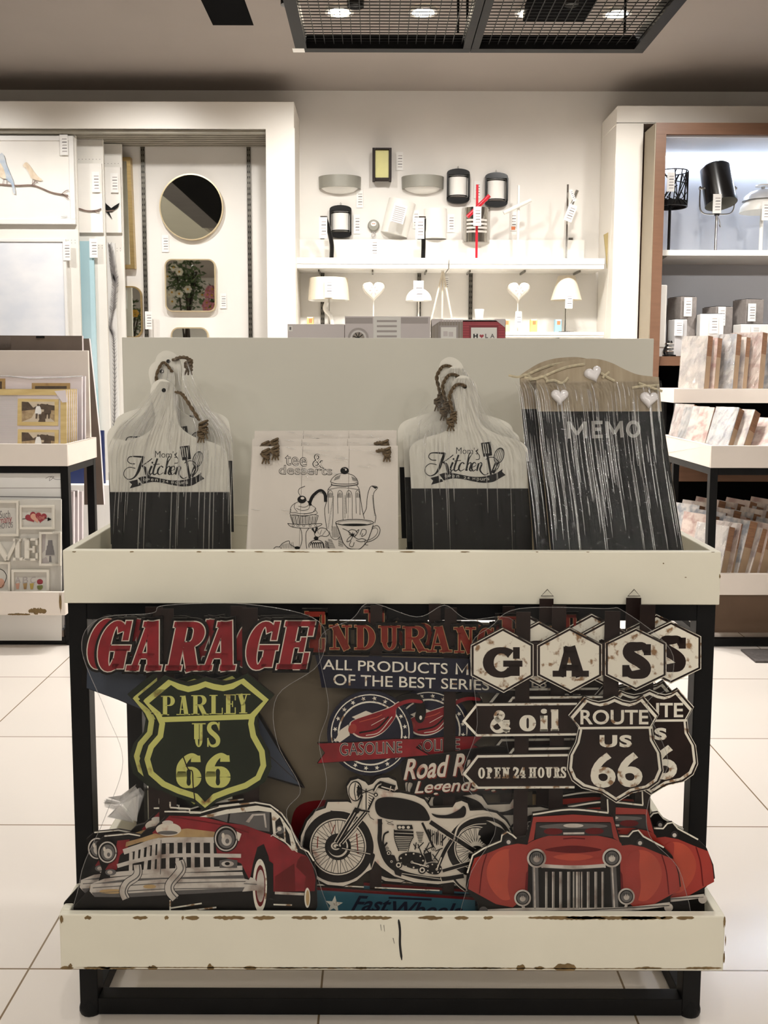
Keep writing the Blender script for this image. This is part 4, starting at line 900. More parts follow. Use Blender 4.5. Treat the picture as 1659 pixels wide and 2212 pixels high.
# ---- Mom's Kitchen boards
plK = Plane((P(1014, 1100, 1.80).x, 1.80, .820), 6)
mom = plK.thing('memo_board', "front Mom's Kitchen handled chalkboard right of the teapot plaques", 'chalkboard', "handled kitchen chalkboards")
a = Art(plK, K2, -.004)
o_ = smooth([(245, 2180), (222, 1450), (205, 1150), (212, 1055), (270, 985), (400, 935), (545, 890), (640, 815), (668, 720), (655, 620), (632, 520), (622, 440), (650, 370), (720, 330), (800, 348), (862, 410), (886, 500), (884, 600), (890, 720), (930, 820), (1060, 905), (1240, 960), (1350, 1020), (1386, 1120), (1410, 1440), (1428, 2180)], False, 4)
a.slab(o_, m_bcream, .008, 0, side=m_bcream)
a.poly([(222, 1452), (1411, 1452), (1427, 2178), (245, 2178)], m_chalk, 1)
part(a, 'board', mom)
a = Art(plK, K2, -.004)
for pts, w_ in (([(470, 1172), (425, 1168), (396, 1142), (408, 1108), (450, 1098), (552, 1104)], (9, 8, 8, 9, 11, 20)), ([(556, 1098), (525, 1180), (500, 1250), (460, 1308), (405, 1326), (362, 1292), (366, 1240), (410, 1206), (474, 1216)], (26, 28, 26, 14, 8, 7, 7, 7, 8)), ([(640, 1118), (600, 1150), (530, 1198)], (9, 9, 8)), ([(535, 1190), (570, 1215), (592, 1285), (625, 1288)], (10, 30, 28, 8)),
    ([(636, 1192), (612, 1252), (622, 1276), (655, 1252)], (20, 18, 12, 6)), ([(692, 1118), (650, 1250), (665, 1278), (700, 1252)], (18, 18, 12, 6)), ([(650, 1180), (715, 1174)], (7, 7)), ([(750, 1208), (728, 1194), (702, 1225), (695, 1262), (716, 1278), (752, 1258)], (14, 8, 18, 16, 8, 5)), ([(765, 1276), (795, 1160), (824, 1112), (806, 1098), (790, 1140), (772, 1276)], (18, 12, 6, 7, 12, 18)), ([(775, 1232), (802, 1198), (818, 1208), (802, 1262), (818, 1278), (838, 1258)], (6, 8, 16, 18, 10, 5)), ([(830, 1242), (866, 1222), (856, 1196), (832, 1206), (822, 1250), (838, 1278), (876, 1254)], (6, 7, 8, 14, 18, 10, 5)), ([(892, 1202), (872, 1278)], (18, 18)), ([(880, 1228), (908, 1196), (922, 1212), (905, 1264), (925, 1300), (955, 1318), (990, 1300)], (5, 8, 16, 18, 12, 8, 8)),
    ([(960, 1165), (985, 1150), (1012, 1142), (1050, 1150), (1090, 1190), (1088, 1240), (1040, 1300)], (7, 8, 8, 8, 9, 9, 8))):
    s_ = smooth(pts, False, 5); n_ = len(s_); ws = []
    for i in range(n_):
        t = i/(n_-1)*(len(w_)-1); k_ = min(int(t), len(w_)-2); ws.append(w_[k_]*(1-t+k_)+w_[k_+1]*(t-k_))
    a.line(s_, ws, m_chalk, 1)
a.ell(642, 1160, 9, 10, m_chalk, 1)
a.text("Mom's", ((670, 1040), (885, 1048), (885, 1112), (668, 1108)), m_chalk, 1, off=-.008); a.line([(885, 1060), (872, 1090), (900, 1125), (896, 1160), (862, 1166)], 7, m_chalk, 1, sm=True)
a.poly([(914, 1000), (1010, 988), (1026, 1124), (940, 1138)], m_chalk, 1)
for x in (936, 958, 980): a.line([(x, 1008), (x+12, 1104)], 8, m_bcream, 2)
a.line([(980, 1130), (1014, 1316)], 22, m_chalk, 1)
for rx_, w_ in ((46, 8), (28, 5), (10, 5)): a.ring(1094, 1126, rx_, 78, w_, m_chalk, 2, 26, rot=.28)
a.line([(1072, 1196), (1030, 1300)], 36, m_chalk, 2); a.line([(1062, 1222), (1042, 1268)], 8, m_bcream, 3)
bn = smooth([(500, 1312), (560, 1296), (640, 1300), (730, 1318), (820, 1334), (920, 1336), (1010, 1318), (1082, 1294)], False, 3); bb = smooth([(1084, 1362), (1030, 1388), (940, 1396), (840, 1382), (740, 1360), (640, 1352), (545, 1372)], False, 3)
a.poly(bn+bb, m_chalk, 2); a.poly([(494, 1326), (410, 1348), (440, 1376), (418, 1416), (538, 1384), (530, 1360), (500, 1360)], m_chalk, 1); a.poly([(1084, 1290), (1130, 1258), (1124, 1286), (1160, 1318), (1086, 1360), (1050, 1340)], m_chalk, 1)
a.line([(500, 1318), (504, 1376)], 5, m_bcream, 3); a.line([(1076, 1300), (1082, 1358)], 5, m_bcream, 3)
for j, (c, x, y) in enumerate((('o', 556, 1318), ('p', 590, 1316), ('e', 630, 1318), ('n', 672, 1320), ('2', 742, 1332), ('4', 776, 1336), ('H', 832, 1342), ('o', 872, 1348), ('u', 908, 1350), ('r', 942, 1350), ('s', 972, 1346))): a.text(c, (x, y, x+25, y+24), m_bcream, 4)
part(a, 'printed_logo', mom)
def rope_loop(pl_, root, pts, crop, r=.0035, knot=None, y=-.006):
    aa = Art(pl_, crop); q = MB(); p3 = []
    for i, p_ in enumerate(pts):
        u, v = aa.p(p_); p3.append((u, y-.004*math.sin(PI*i/(len(pts)-1)), v))
    s_ = [tuple(v) for v in smooth(p3, False, 6)]
    for ph in (0, PI):
        tw = []
        for i, v in enumerate(s_): tw.append((v[0]+r*.55*math.cos(i*.9+ph), v[1]+r*.55*math.sin(i*.9+ph)-.001, v[2]+r*.3*math.sin(i*.9+ph)))
        q.tube(tw, r*.66, m_jute, 6)
    if knot:
        for kx, ky, kr in knot:
            u, v = aa.p((kx, ky))
            for e in range(4): q.tube([(u+kr*.75*math.cos(2*PI*i_/12), y-.004-kr*.6*math.sin(2*PI*i_/12), v+kr*(.8-.5*e)+kr*.35*math.cos(2*PI*i_/12+e)) for i_ in range(12)], r*.62, m_jute, 6, closed=True)
            for e in (-1, 0, 1): q.tube([(u, y-.004, v), (u+e*kr*.8, y-.007, v-kr*2.2)], [r*.7, r*.4], m_jute, 5)
    return q.build('jute_rope', root)
q = MB(); aa = Art(plK, K2); u, v = aa.p((755, 440)); q.prism(ellipse(u, v, .0042, .0042, 14), -.0046, -.0042, m_chalk); q.build('hole', mom)
rope_loop(plK, mom, [(757, 440), (720, 422), (670, 425), (632, 465), (600, 540), (620, 640), (640, 720)], K2, knot=((640, 735, .007), (610, 790, .0085)))
wL = [(640, 350), (560, 480), (480, 640), (380, 780), (240, 900), (205, 1050), (205, 1300), (222, 1500), (240, 2100)]; wR = [(830, 350), (900, 480), (1000, 660), (1120, 830), (1300, 970), (1390, 1120), (1405, 1300), (1414, 1500), (1430, 2100)]
pleated(plK, mom, wL, wR, K2, n=54, seed=4, amp=.0014, creases=34)
def copy_board(root, pl_, dx, dy, dY, label, skip=(), group=None):
    s_ = (root.location.y*.995+.05)/2000
    return dup(root, (root.location.x+dx*s_, root.location.y+dY, root.location.z+dy*s_), label, skip=skip, group=group)
mom2 = copy_board(mom, plK, -13, 21, .026, "second Mom's Kitchen chalkboard, one behind the front one right of the teapot plaques")
mom3 = copy_board(mom, plK, -24, 40, .052, "rearmost Mom's Kitchen chalkboard right of the teapot plaques", skip=('plastic_wrap',))
moml = copy_board(mom, plK, -646, -9.5, 0, "front Mom's Kitchen handled chalkboard at the left end of the upper tray", skip=('plastic_wrap', 'jute_rope'))
plKl = Plane(tuple(moml.location), 6)
rope_loop(plKl, moml, [(1022, 514), (1070, 530), (1110, 580), (1160, 660), (1220, 760)], K1, knot=((1260, 820, .011), (1240, 880, .008)))
wL = [(880, 420), (800, 540), (700, 680), (560, 800), (470, 920), (420, 1050), (420, 1250), (400, 1500), (375, 2000)]; wR = [(1130, 420), (1230, 560), (1340, 700), (1470, 830), (1530, 960), (1540, 1100), (1530, 1300), (1525, 1500), (1520, 2000)]
pleated(plKl, moml, wL, wR, K1, n=74, seed=9, amp=.002, creases=110)
moml2 = copy_board(moml, plKl, -10, 40, .026, "second Mom's Kitchen chalkboard, behind the front one at the left end", skip=('plastic_wrap', 'jute_rope'))
plKl2 = Plane(tuple(moml2.location), 6)
rope_loop(plKl2, moml2, [(985, 340), (950, 290), (915, 260), (880, 300), (850, 390), (870, 480)], K1, r=.003)
pleated(plKl2, moml2, [(900, 200), (850, 330), (780, 520), (640, 690), (520, 800), (460, 920)], [(1130, 230), (1190, 380), (1290, 560), (1400, 720), (1510, 860), (1530, 960)], K1, n=40, rows=12, seed=12, amp=.002, creases=40)
moml3 = copy_board(moml, plKl, -2, 62, .052, "rearmost Mom's Kitchen chalkboard at the left end, rope knotted at its top", skip=('plastic_wrap', 'jute_rope'))
plKl3 = Plane(tuple(moml3.location), 6)
rope_loop(plKl3, moml3, [(1000, 235), (1060, 215), (1120, 222), (1150, 260), (1130, 310)], K1, r=.0045, knot=((1130, 285, .009),))
q = MB()                                          # stepped blocks under the rear boards
for x0, z in ((P(880, 1200, 1.80).x, mom.location.z), (P(235, 1200, 1.80).x, moml.location.z)):
    w_ = .225
    for y0, y1, zz in ((1.783, 1.808, z), (1.8085, 1.834, (mom2 if z > .815 else moml2).location.z), (1.8345, 1.87, (mom3 if z > .815 else moml3).location.z)):
        if zz > .814: q.box(x0, x0+w_, y0, y1, .8112, zz-.0006, m_chalk)
q.xf(Matrix.Translation((-front_rack.location.x, -front_rack.location.y, 0))); q.build('riser', front_rack)
# ---- tea and desserts plaques
plT_ = Plane((P(697, 1100, 1.745).x, 1.745, ZU), 5)
tea = plT_.thing('kitchen_plaque', 'front cream plank plaque printed with teapot, cup and cupcake, tee & desserts', 'plaque', 'teapot plaques')
a = Art(plT_, TT, -.004)
for pts in ([(160, 368), (630, 366), (588, 1500), (95, 1500)], [(633, 366), (1066, 364), (1048, 1500), (591, 1500)], [(1069, 364), (1525, 362), (1530, 1500), (1051, 1500)]): a.slab(pts, m_pcream, .008)
a.slab([(300, 420), (1400, 420), (1400, 520), (300, 520)], m_pine, .004, -32); part(a, 'plank', tea)
a = Art(plT_, TT, -.004)
a.text('tee &', ((460, 426), (828, 440), (824, 572), (464, 545)), m_chalk, 1, off=.014); a.text('tee &', ((465, 431), (822, 445), (818, 567), (470, 540)), m_pcream, 2, off=-.014)
a.text('desserts', ((406, 543), (907, 555), (907, 638), (406, 632)), m_chalk, 3, off=.014); a.text('desserts', ((411, 548), (902, 560), (902, 633), (411, 627)), m_pcream, 4, off=-.014)
def ink(pts, w_=5, sm=True, k=2, closed=False): a.line(pts, w_, m_chalk, k, sm=sm, closed=closed)
# pot
a.ell(1024, 596, 40, 34, m_chalk, 2); a.ell(1036, 588, 8, 8, m_pcream, 3)
ink([(890, 702), (908, 668), (955, 632), (1022, 620), (1095, 636), (1135, 670), (1152, 706)]); ink([(890, 702), (940, 718), (1030, 722), (1110, 718), (1152, 706)]); ink([(900, 716), (912, 732), (1030, 742), (1140, 728), (1148, 712)], 8)
for k in range(6): ink([(925+k*9, 690-k*3), (940+k*9, 655-k*4)], 3, False); ink([(1090+k*8, 650+k*4), (1102+k*8, 690+k*2)], 3, False)
ink([(905, 732), (870, 770), (866, 800), (850, 900), (836, 980), (858, 1160)], 5); ink([(1140, 734), (1162, 772), (1170, 830), (1190, 960), (1210, 1050)], 5); ink([(870, 775), (960, 758), (1060, 760), (1162, 776)], 4)
for x0, x1, y1 in ((862, 920, 1160), (950, 1012, 1060), (1030, 1100, 1050), (1122, 1172, 1000)):
    m_ = (x0+x1)/2; ink([(x0+12, 1000), (x0+8, 850), (m_-14, 790), (m_+8, 786), (x1-6, 830), (x1-4, 1000), (x1-16 if x1 < 950 else x1-2, y1)], 4)
    for k in range(5): ink([(m_-16+k*8, 800+abs(k-2)*6), (m_-18+k*8, 850)], 3, False)
for k in range(22): ink([(912-k*2.4, 840+k*14), (926-k*2.4, 842+k*14)], 3, False); ink([(1022, 830+k*10), (1032, 832+k*10)], 3, False)
ink([(880, 1165), (900, 1225), (945, 1245), (985, 1215)], 4); 
for k in range(9): ink([(905+k*9, 1120), (908+k*8, 1225)], 2.5, False); ink([(868, 1240+k*10), (905+k*4, 1250+k*9)], 3, False); ink([(965, 1228+k*9), (1010, 1232+k*10)], 3, False)
ink([(1198, 1012), (1228, 950), (1236, 860), (1250, 790), (1276, 742), (1334, 754), (1298, 808), (1296, 900), (1306, 980), (1318, 1030), (1308, 1090)], 5); a.poly([(1276, 740), (1334, 752), (1312, 768)], m_chalk, 2)
for k in range(14): ink([(1280+k*1.6, 830+k*14), (1296+k*1.6, 836+k*14)], 3, False)
ink([(696, 900), (722, 840), (772, 794), (808, 786), (840, 822), (846, 890)], 30); ink([(730, 850), (780, 806), (812, 806)], 6, k=3); a.line([(740, 842), (784, 804), (812, 800)], 5, m_pcream, 4, sm=True); ink([(690, 880), (705, 925)], 26, False); ink([(720, 1140), (745, 1180), (765, 1130)], 22, False)
# cup
a.poly(ellipse(1118, 1085, 178, 30)+[], m_pcream, 3); a.poly([(940, 1085), (985, 1185), (1012, 1275), (1060, 1325), (1170, 1330), (1240, 1252), (1295, 1100), (1200, 1110), (1060, 1110)], m_pcream, 2.5)
a.ring(1118, 1085, 178, 30, 6, m_chalk, 4); a.poly(ellipse(1120, 1104, 120, 10), m_chalk, 4); a.ring(1118, 1088, 158, 22, 3, m_chalk, 4)
ink([(940, 1090), (968, 1150), (990, 1215), (1015, 1280), (1062, 1326), (1120, 1336), (1170, 1330), (1235, 1262), (1270, 1180), (1294, 1105)], 6, k=4)
ink([(1280, 1130), (1330, 1112), (1358, 1150), (1340, 1210), (1290, 1250), (1225, 1272)], 5, k=4); ink([(1272, 1170), (1290, 1140), (1320, 1135), (1336, 1160), (1318, 1205), (1270, 1240), (1218, 1258), (1222, 1292), (1246, 1294)], 4, k=4)
for pts in ([(1005, 1140), (1040, 1155), (1075, 1180), (1095, 1210)], [(1060, 1165), (1090, 1150), (1130, 1160), (1140, 1190), (1115, 1215), (1080, 1200), (1060, 1165)], [(1095, 1205), (1060, 1230), (1045, 1265), (1080, 1250), (1100, 1215)], [(1110, 1215), (1150, 1240), (1190, 1235), (1225, 1250), (1180, 1265), (1130, 1250)], [(1170, 1200), (1190, 1150), (1225, 1155), (1220, 1195), (1185, 1215), (1195, 1185)], [(1085, 1255), (1070, 1300), (1100, 1310), (1115, 1270)], [(1130, 1170), (1160, 1150), (1145, 1185)]): ink(pts, 5, k=5)
a.ell(1098, 1200, 16, 14, m_chalk, 5)
for k in range(8): ink([(1098, 1200), (1098+34*math.cos(k*.8), 1200+28*math.sin(k*.8))], 4, False, 5)
# cupcake on a stand
a.ell(622, 868, 42, 36, m_chalk, 2); a.ell(628, 855, 18, 12, m_pcream, 3); ink([(610, 838), (590, 800), (600, 765), (652, 742)], 5)
for pts in ([(585, 890), (540, 915), (516, 950), (520, 990), (560, 990), (600, 1000), (680, 998), (740, 980), (752, 950), (720, 925), (690, 900)], [(560, 900), (550, 940), (580, 985)], [(660, 870), (690, 910), (650, 940), (590, 930)], [(700, 920), (680, 960), (620, 970), (570, 950)], [(750, 950), (720, 990), (640, 1005)], [(520, 960), (514, 1010), (600, 1020), (700, 1015), (765, 1000), (750, 965)]): ink(pts, 4)
ink([(512, 1018), (540, 1100)], 5, False); ink([(776, 1018), (752, 1100)], 5, False); ink([(512, 1018), (560, 1010), (640, 1026), (720, 1010), (776, 1018)], 4)
for k in range(15): ink([(526+k*16.5, 1024), (546+k*14, 1098)], 3.5 if k % 2 else 6, False)
ink([(488, 1092), (560, 1100), (650, 1104), (740, 1096), (806, 1094), (800, 1110), (740, 1132), (640, 1138), (540, 1128), (505, 1112), (488, 1092)], 5)
for x in (540, 585, 640, 700, 752): a.ring(x, 1114, 11, 9, 3, m_chalk, 2, 12)
ink([(608, 1140), (620, 1180), (622, 1260), (600, 1330)], 5); ink([(690, 1136), (662, 1180), (660, 1260), (668, 1330)], 5)
# sweets
ink([(356, 1330), (380, 1312), (412, 1312), (440, 1280), (500, 1256), (512, 1290), (570, 1320), (600, 1330)], 5); ink([(412, 1312), (430, 1330)], 4)
for k in range(8): ink([(440+k*14, 1290-k*3), (430+k*16, 1326)], 3, False)
a.ell(578, 1322, 26, 14, m_chalk, 2); a.ell(756, 1232, 22, 18, m_chalk, 2)
ink([(760, 1225), (740, 1190), (765, 1160), (800, 1135), (850, 1145), (880, 1190), (850, 1215), (800, 1210), (770, 1230)], 5); ink([(790, 1200), (810, 1150)], 3); ink([(815, 1205), (845, 1160)], 3); ink([(780, 1190), (770, 1165)], 3)
ink([(690, 1320), (690, 1285), (725, 1256), (780, 1250), (820, 1275), (835, 1325)], 6)
for k in range(6): ink([(700+k*20, 1300-k*3), (715+k*20, 1270), (726+k*20, 1325)], 7)
for k in range(8): ink([(840, 1255+k*9), (868+k*2, 1270+k*8)], 4, False)
part(a, 'printed_drawing', tea)
rope_loop(plT_, tea, [(250, 440), (290, 420), (330, 410), (375, 380)], TT, r=.004, knot=((285, 440, .0085), (375, 410, .008)))
rope_loop(plT_, tea, [(1335, 410), (1380, 400), (1420, 410), (1445, 425)], TT, r=.004, knot=((1420, 425, .008),))
aa = Art(plT_, TT); q = MB(); A_ = aa.p((140, 352)); B_ = aa.p((1535, 352)); D_ = aa.p((1535, 1480)); nn = 26; vs_, fs = [], []
r_ = random.Random(8)
for i in range(nn+1):
    for j in range(nn+1): vs_.append((A_[0]+(B_[0]-A_[0])*j/nn, -.0062-r_.random()*.0012, A_[1]+(D_[1]-A_[1])*i/nn))
for i in range(nn):
    for j in range(nn): k = i*(nn+1)+j; fs.append((k, k+nn+1, k+nn+2, k+1))
q.raw(vs_, fs, m_film2); tw_ = q.build('plastic_wrap', tea, sm=True)
q = MB()
for k in range(34):
    X = A_[0]+(B_[0]-A_[0])*r_.random()*.9; l = r_.uniform(.006, .035); Z = A_[1]-(.004+.05*r_.random()**1.5 if k < 24 else r_.random()*.14); g = r_.uniform(.0005, .0012); cv = []
    for i in range(5):
        f = (.2, 1, 1, 1, .2)[i]; cv += [(X+l*i/4, -.0076-g*h_*f, Z+g*u_*f-.0008*i) for u_, h_ in ((-1, 0), (-.55, .3), (0, .42), (.55, .3), (1, 0))]
    q.raw(cv, [(i*5+j, i*5+j+1, i*5+j+6, i*5+j+5) for i in range(4) for j in range(4)], m_crease)
tag(q.build('crease', tw_, sm=True), kind='stuff')
tea2 = copy_board(tea, plT_, -4, 14, .022, 'second teapot plaque, its top edge and knots just above the front one')
tea3 = copy_board(tea, plT_, -2, 30, .044, 'rearmost teapot plaque, only its wrapped top edge in view', skip=('jute_rope',))
q = MB(); x0 = tea.location.x-.13
q.box(x0, x0+.26, 1.757, 1.778, .8112, tea2.location.z-.0006, m_chalk); q.box(x0, x0+.26, 1.7785, 1.80, .8112, tea3.location.z-.0006, m_chalk)
q.xf(Matrix.Translation((-front_rack.location.x, -front_rack.location.y, 0))); q.build('riser', front_rack)
# ---- MEMO boards
plE = Plane((P(1335, 1180, 1.725).x, 1.725, ZU), 17)
memo = plE.thing('memo_board', 'front arched MEMO chalkboard with white hearts at the right end', 'chalkboard', 'arched memo boards')
a = Art(plE, MM, -.004)
o_ = [(322, 1700), (205, 400), (200, 262)]+smooth([(215, 250), (330, 178), (440, 140), (560, 126), (660, 128), (760, 156), (860, 205), (960, 244), (1112, 262)], False, 4)+[(1135, 520), (1320, 1700)]
a.slab(o_, m_pine, .009, 0, side=m_pine); a.poly([(212, 518), (1134, 518), (1318, 1698), (322, 1698)], m_chalk, 1)
part(a, 'board', memo)
a = Art(plE, MM, -.004); m_lett = M('memo_letter_grey', (178, 176, 168), .6, var=.15, scale=30)
for pts in ([(446, 720), (440, 594)], [(440, 600), (505, 690)], [(502, 690), (562, 598)], [(562, 594), (567, 718)], [(622, 592), (626, 716)], [(612, 602), (692, 600)], [(614, 652), (684, 650)], [(614, 706), (694, 704)], [(732, 714), (726, 592)], [(726, 598), (782, 684)], [(780, 684), (832, 596)], [(830, 590), (838, 712)]): a.line(pts, 25, m_lett, 2)
a.ring(922, 650, 42, 52, 25, m_lett, 2); part(a, 'printed_word', memo)
def heart_pts(cx, cy, s_, rot=0):
    o = []
    for k in range(30):
        t = 2*PI*k/30; x = 16*math.sin(t)**3; y = -(13*math.cos(t)-5*math.cos(2*t)-2*math.cos(3*t)-math.cos(4*t))
        x, y = x*math.cos(rot)-y*math.sin(rot), x*math.sin(rot)+y*math.cos(rot); o.append((cx+x*s_/16, cy+y*s_/16))
    return o
def puffy(q, pts, y, th, mat):
    cx = sum(x for x, z in pts)/len(pts); cz = sum(z for x, z in pts)/len(pts); n = len(pts); vs_ = []; fs = []
    L_ = [(1, 0), (.97, .45), (.86, .78), (.62, .95), (.3, 1.0)]
    for f, h in L_: vs_ += [(cx+(x-cx)*f, y-th*h, cz+(z-cz)*f) for x, z in pts]
    for i in range(len(L_)-1):
        for k in range(n): fs.append((i*n+k, (i+1)*n+k, (i+1)*n+(k+1) % n, i*n+(k+1) % n))
    fs.append(tuple((len(L_)-1)*n+k for k in range(n))); q.raw(vs_, fs, mat)
aa = Art(plE, MM)
for cx, cy, s_, rt in ((372, 408, 66, .0), (622, 240, 66, -.35), (1036, 428, 68, .05)):
    q = MB(); puffy(q, [aa.p(p_) for p_ in heart_pts(cx, cy, s_, rt)], -.0046, .010, m_heart); q.build('heart', memo, sm=True)
for grp in (([(270, 300), (330, 290), (390, 310), (435, 270)], [(110, 268), (180, 280), (250, 262), (290, 300)], [(250, 262), (330, 225), (420, 192), (480, 180), (560, 168)]), ([(680, 235), (720, 262), (780, 295)], [(690, 270), (725, 240), (740, 228)]), ([(910, 345), (980, 335), (1060, 330), (1110, 325)], [(960, 310), (1040, 340), (1135, 372)])):
    q = MB()
    for pts in grp:
        s_ = [aa.p(p_) for p_ in smooth(pts, False, 5)]; q.ribbon(s_, .0045, -.0068, m_raffia); q.ribbon([(u, v+.001) for u, v in s_], .003, -.0080, m_raffia)
    q.build('raffia_bow', memo)
pleated(plE, memo, [(140, 300), (185, 380), (215, 600), (250, 900), (300, 1250), (330, 1600)], [(1125, 290), (1140, 400), (1150, 600), (1185, 900), (1240, 1250), (1300, 1600)], MM, n=84, rows=24, seed=21, amp=.0025, y=-.0065, creases=150)
memo2 = copy_board(memo, plE, -31, 4, .030, 'rear arched MEMO chalkboard, left edge and one heart showing beside the front one')
q = MB(); x0 = memo.location.x-.13; q.box(x0, x0+.22, 1.748, 1.775, .8112, memo2.location.z-.0008, m_chalk)
q.xf(Matrix.Translation((-front_rack.location.x, -front_rack.location.y, 0))); q.build('riser', front_rack)
# ---- boxed frames standing behind the grey panel
m_gbox = M('pale_grey_card', (214, 206, 206), .55, var=.05, scale=6); m_mgrey = M('frame_mid_grey', (176, 168, 166), .55, var=.06, scale=8)
m_white = M('white_paint', (232, 230, 226), .5, var=.03, scale=6); m_card = M('white_card', (238, 236, 232), .6, var=.02, scale=20); m_print = M('grey_print', (120, 116, 116), .6, var=.1)
m_fred = M('frame_pink_red', (178, 72, 82), .5, var=.1, scale=20); m_taupe = M('frame_taupe', (160, 150, 140), .55, var=.08, scale=10)
YR = 2.16; ZR = 1.1008
def rear_box(name, label, px0, px1, py, th, mat, cat='photo frame', group=None):
    x0, x1, _, z1 = rect(px0, py, px1, py, YR); t = thing(name, label, cat, ((x0+x1)/2, YR, ZR), group=group)
    q = MB(); h = (x1-x0)/2; q.box(-h, h, 0, th, 0, z1-ZR, mat); q.build('frame', t, bevel=.001)
    pl_ = Plane((t.location.x, YR, ZR)); return t, pl_
t, p_ = rear_box('gift_box', 'plain grey box with a small label, leftmost behind the panel', 621, 744, 700, .05, m_gbox, 'box')
a = Art(p_, (620, 300, 2.37), -.0004); a.poly([(6, 957), (28, 957), (28, 985), (6, 985)], m_card, 0); a.poly([(12, 963), (22, 963), (22, 978), (12, 978)], m_print, 1); part(a, 'label', t)
t, p_ = rear_box('collage_frame', 'grey wrapped collage frame with wreath and louvres behind the panel', 745, 930, 683, .03, m_gbox, group='frames behind the panel')
a = Art(p_, (620, 300, 2.37), -.0005); a.poly([(300, 915), (438, 915), (438, 945), (300, 945)], m_mgrey, 0); a.poly([(584, 915), (722, 915), (722, 945), (584, 945)], m_mgrey, 0)
a.slab([(442, 910), (582, 910), (582, 1060), (442, 1060)], m_white, .002, 1)
for k in range(4): a.poly([(460, 928+k*26), (562, 928+k*26), (562, 938+k*26), (460, 938+k*26)], m_mgrey, 2)
a.ring(365, 1020, 48, 48, 10, m_mgrey, 1); a.ring(365, 1020, 36, 36, 5, m_white, 1); a.ell(365, 1020, 30, 30, m_taupe, 1)
for k in range(9): a.line([(365, 1020), (365+30*math.cos(k*.7), 1020+30*math.sin(k*.7))], 4, m_chalk, 2)
part(a, 'collage_panel', t)
t, p_ = rear_box('photo_frame', 'wrapped double frame in taupe and red reading HOLA behind the panel', 932, 1093, 690, .03, m_taupe, group='frames behind the panel')
a = Art(p_, (620, 300, 2.37), -.0005); a.poly([(742, 925), (1118, 925), (1118, 936), (742, 936)], m_gbox, 0)
a.poly([(900, 930), (1116, 930), (1116, 1060), (900, 1060)], m_fred, 0)
for k in range(9): a.line([(900, 942+k*13), (1116, 942+k*13)], 3, M('frame_dark_red', (140, 52, 62), .5), 1)
for k in range(10): a.line([(762+k*14, 930), (762+k*14, 1060)], 3, m_mgrey, 1)
a.slab([(780, 955), (874, 955), (874, 1060), (780, 1060)], m_mgrey, .002, 2); a.poly([(788, 964), (866, 964), (866, 1060), (788, 1060)], m_card, 3); a.poly([(800, 985), (822, 985), (822, 1010), (800, 1010)], m_gbox, 4); a.poly([(828, 988), (850, 988), (850, 1012), (828, 1012)], m_gbox, 4)
a.slab([(932, 956), (1082, 956), (1082, 1060), (932, 1060)], M('frame_dark_red', (140, 52, 62)), .002, 2); a.poly([(942, 966), (1074, 966), (1074, 1060), (942, 1060)], m_card, 3)
a.text('H', (954, 998, 976, 1020), m_chalk, 4, off=.04); a.poly(heart_pts(996, 1010, 11), m_fred, 4); a.text('L', (1014, 998, 1028, 1020), m_print, 4, off=.04); a.text('A', (1040, 998, 1062, 1020), m_print, 4, off=.02)
a.poly([(738, 922), (800, 922), (742, 962)], m_gbox, 5); a.poly([(1118, 922), (1060, 922), (1116, 966)], m_gbox, 5)
part(a, 'front_panel', t)
# ------------------------------------------------------------------ photo frames on the left rack
m_yel = M('frame_pale_yellow_wood', (222, 198, 140), .55, rgb2=(206, 178, 118), scale=4, stretch=(2, 2, 14))
m_lilac = M('frame_white_lilac', (226, 216, 218), .5, var=.04, scale=6)
m_stripe = M('stripe_grey', (188, 186, 180), .6)
m_sepia = M('sepia_photo', (196, 172, 134), .45, rgb2=(150, 126, 96), scale=40); m_sdark = M('sepia_dark', (96, 80, 66), .5, var=.3, scale=60); m_sroad = M('sepia_road', (214, 198, 174), .5, var=.1, scale=30)
m_brownb = M('brown_backing_board', (112, 98, 88), .7, var=.12, scale=9, bump=.1)
m_red = M('print_dark_red', (150, 52, 62), .55, var=.1, scale=30); m_peach = M('print_peach', (208, 158, 136), .55); m_green = M('print_green', (128, 134, 78), .55, var=.15, scale=40); m_gold = M('print_gold', (190, 164, 86), .55)
L6 = (0, 700, 3.074)
def standing(Y, px, lean, z): return Plane((P(px, 950, Y).x, Y, z), lean)
def photo(a, x0, y0, x1, y1, k):
    w_, h_ = x1-x0, y1-y0; q_ = lambda u, v: (x0+u*w_, y0+v*h_)
    a.poly([(x0, y0), (x1, y0), (x1, y1), (x0, y1)], m_sroad, k); a.poly([q_(0, .45), q_(.45, .35), q_(.3, .8), q_(0, 1)], m_sepia, k+1); a.poly([q_(1, .42), q_(.75, .35), q_(.8, .7), q_(1, 1)], m_sepia, k+1)
    a.poly([q_(0, .0), q_(.2, .02), q_(.35, .3), q_(.6, .1), q_(1, .2), q_(1, .44), q_(.5, .36), q_(0, .46)], m_sdark, k+2); a.poly([q_(.62, .5), q_(.7, .5), q_(.72, 1), q_(.5, 1)], m_sdark, k+1)
    for cx, s_, m_ in ((.5, .85, m_card), (.78, 1.0, m_sdark)):
        a.poly(smooth([q_(cx-.08*s_, .3), q_(cx, .18), q_(cx+.09*s_, .3), q_(cx+.1*s_, .6), q_(cx-.1*s_, .6)], True, 3), m_, k+4); a.poly([q_(cx-.07, .58), q_(cx-.01, .58), q_(cx-.03, .84), q_(cx-.08, .84)], m_sdark, k+4); a.poly([q_(cx+.02, .58), q_(cx+.08, .58), q_(cx+.07, .84), q_(cx+.02, .84)], m_sdark, k+4)
        a.ell(*q_(cx, .17), .035*w_, .06*h_, m_sdark, k+5, 10)
pf = standing(4.12, 20, 6, .8115)
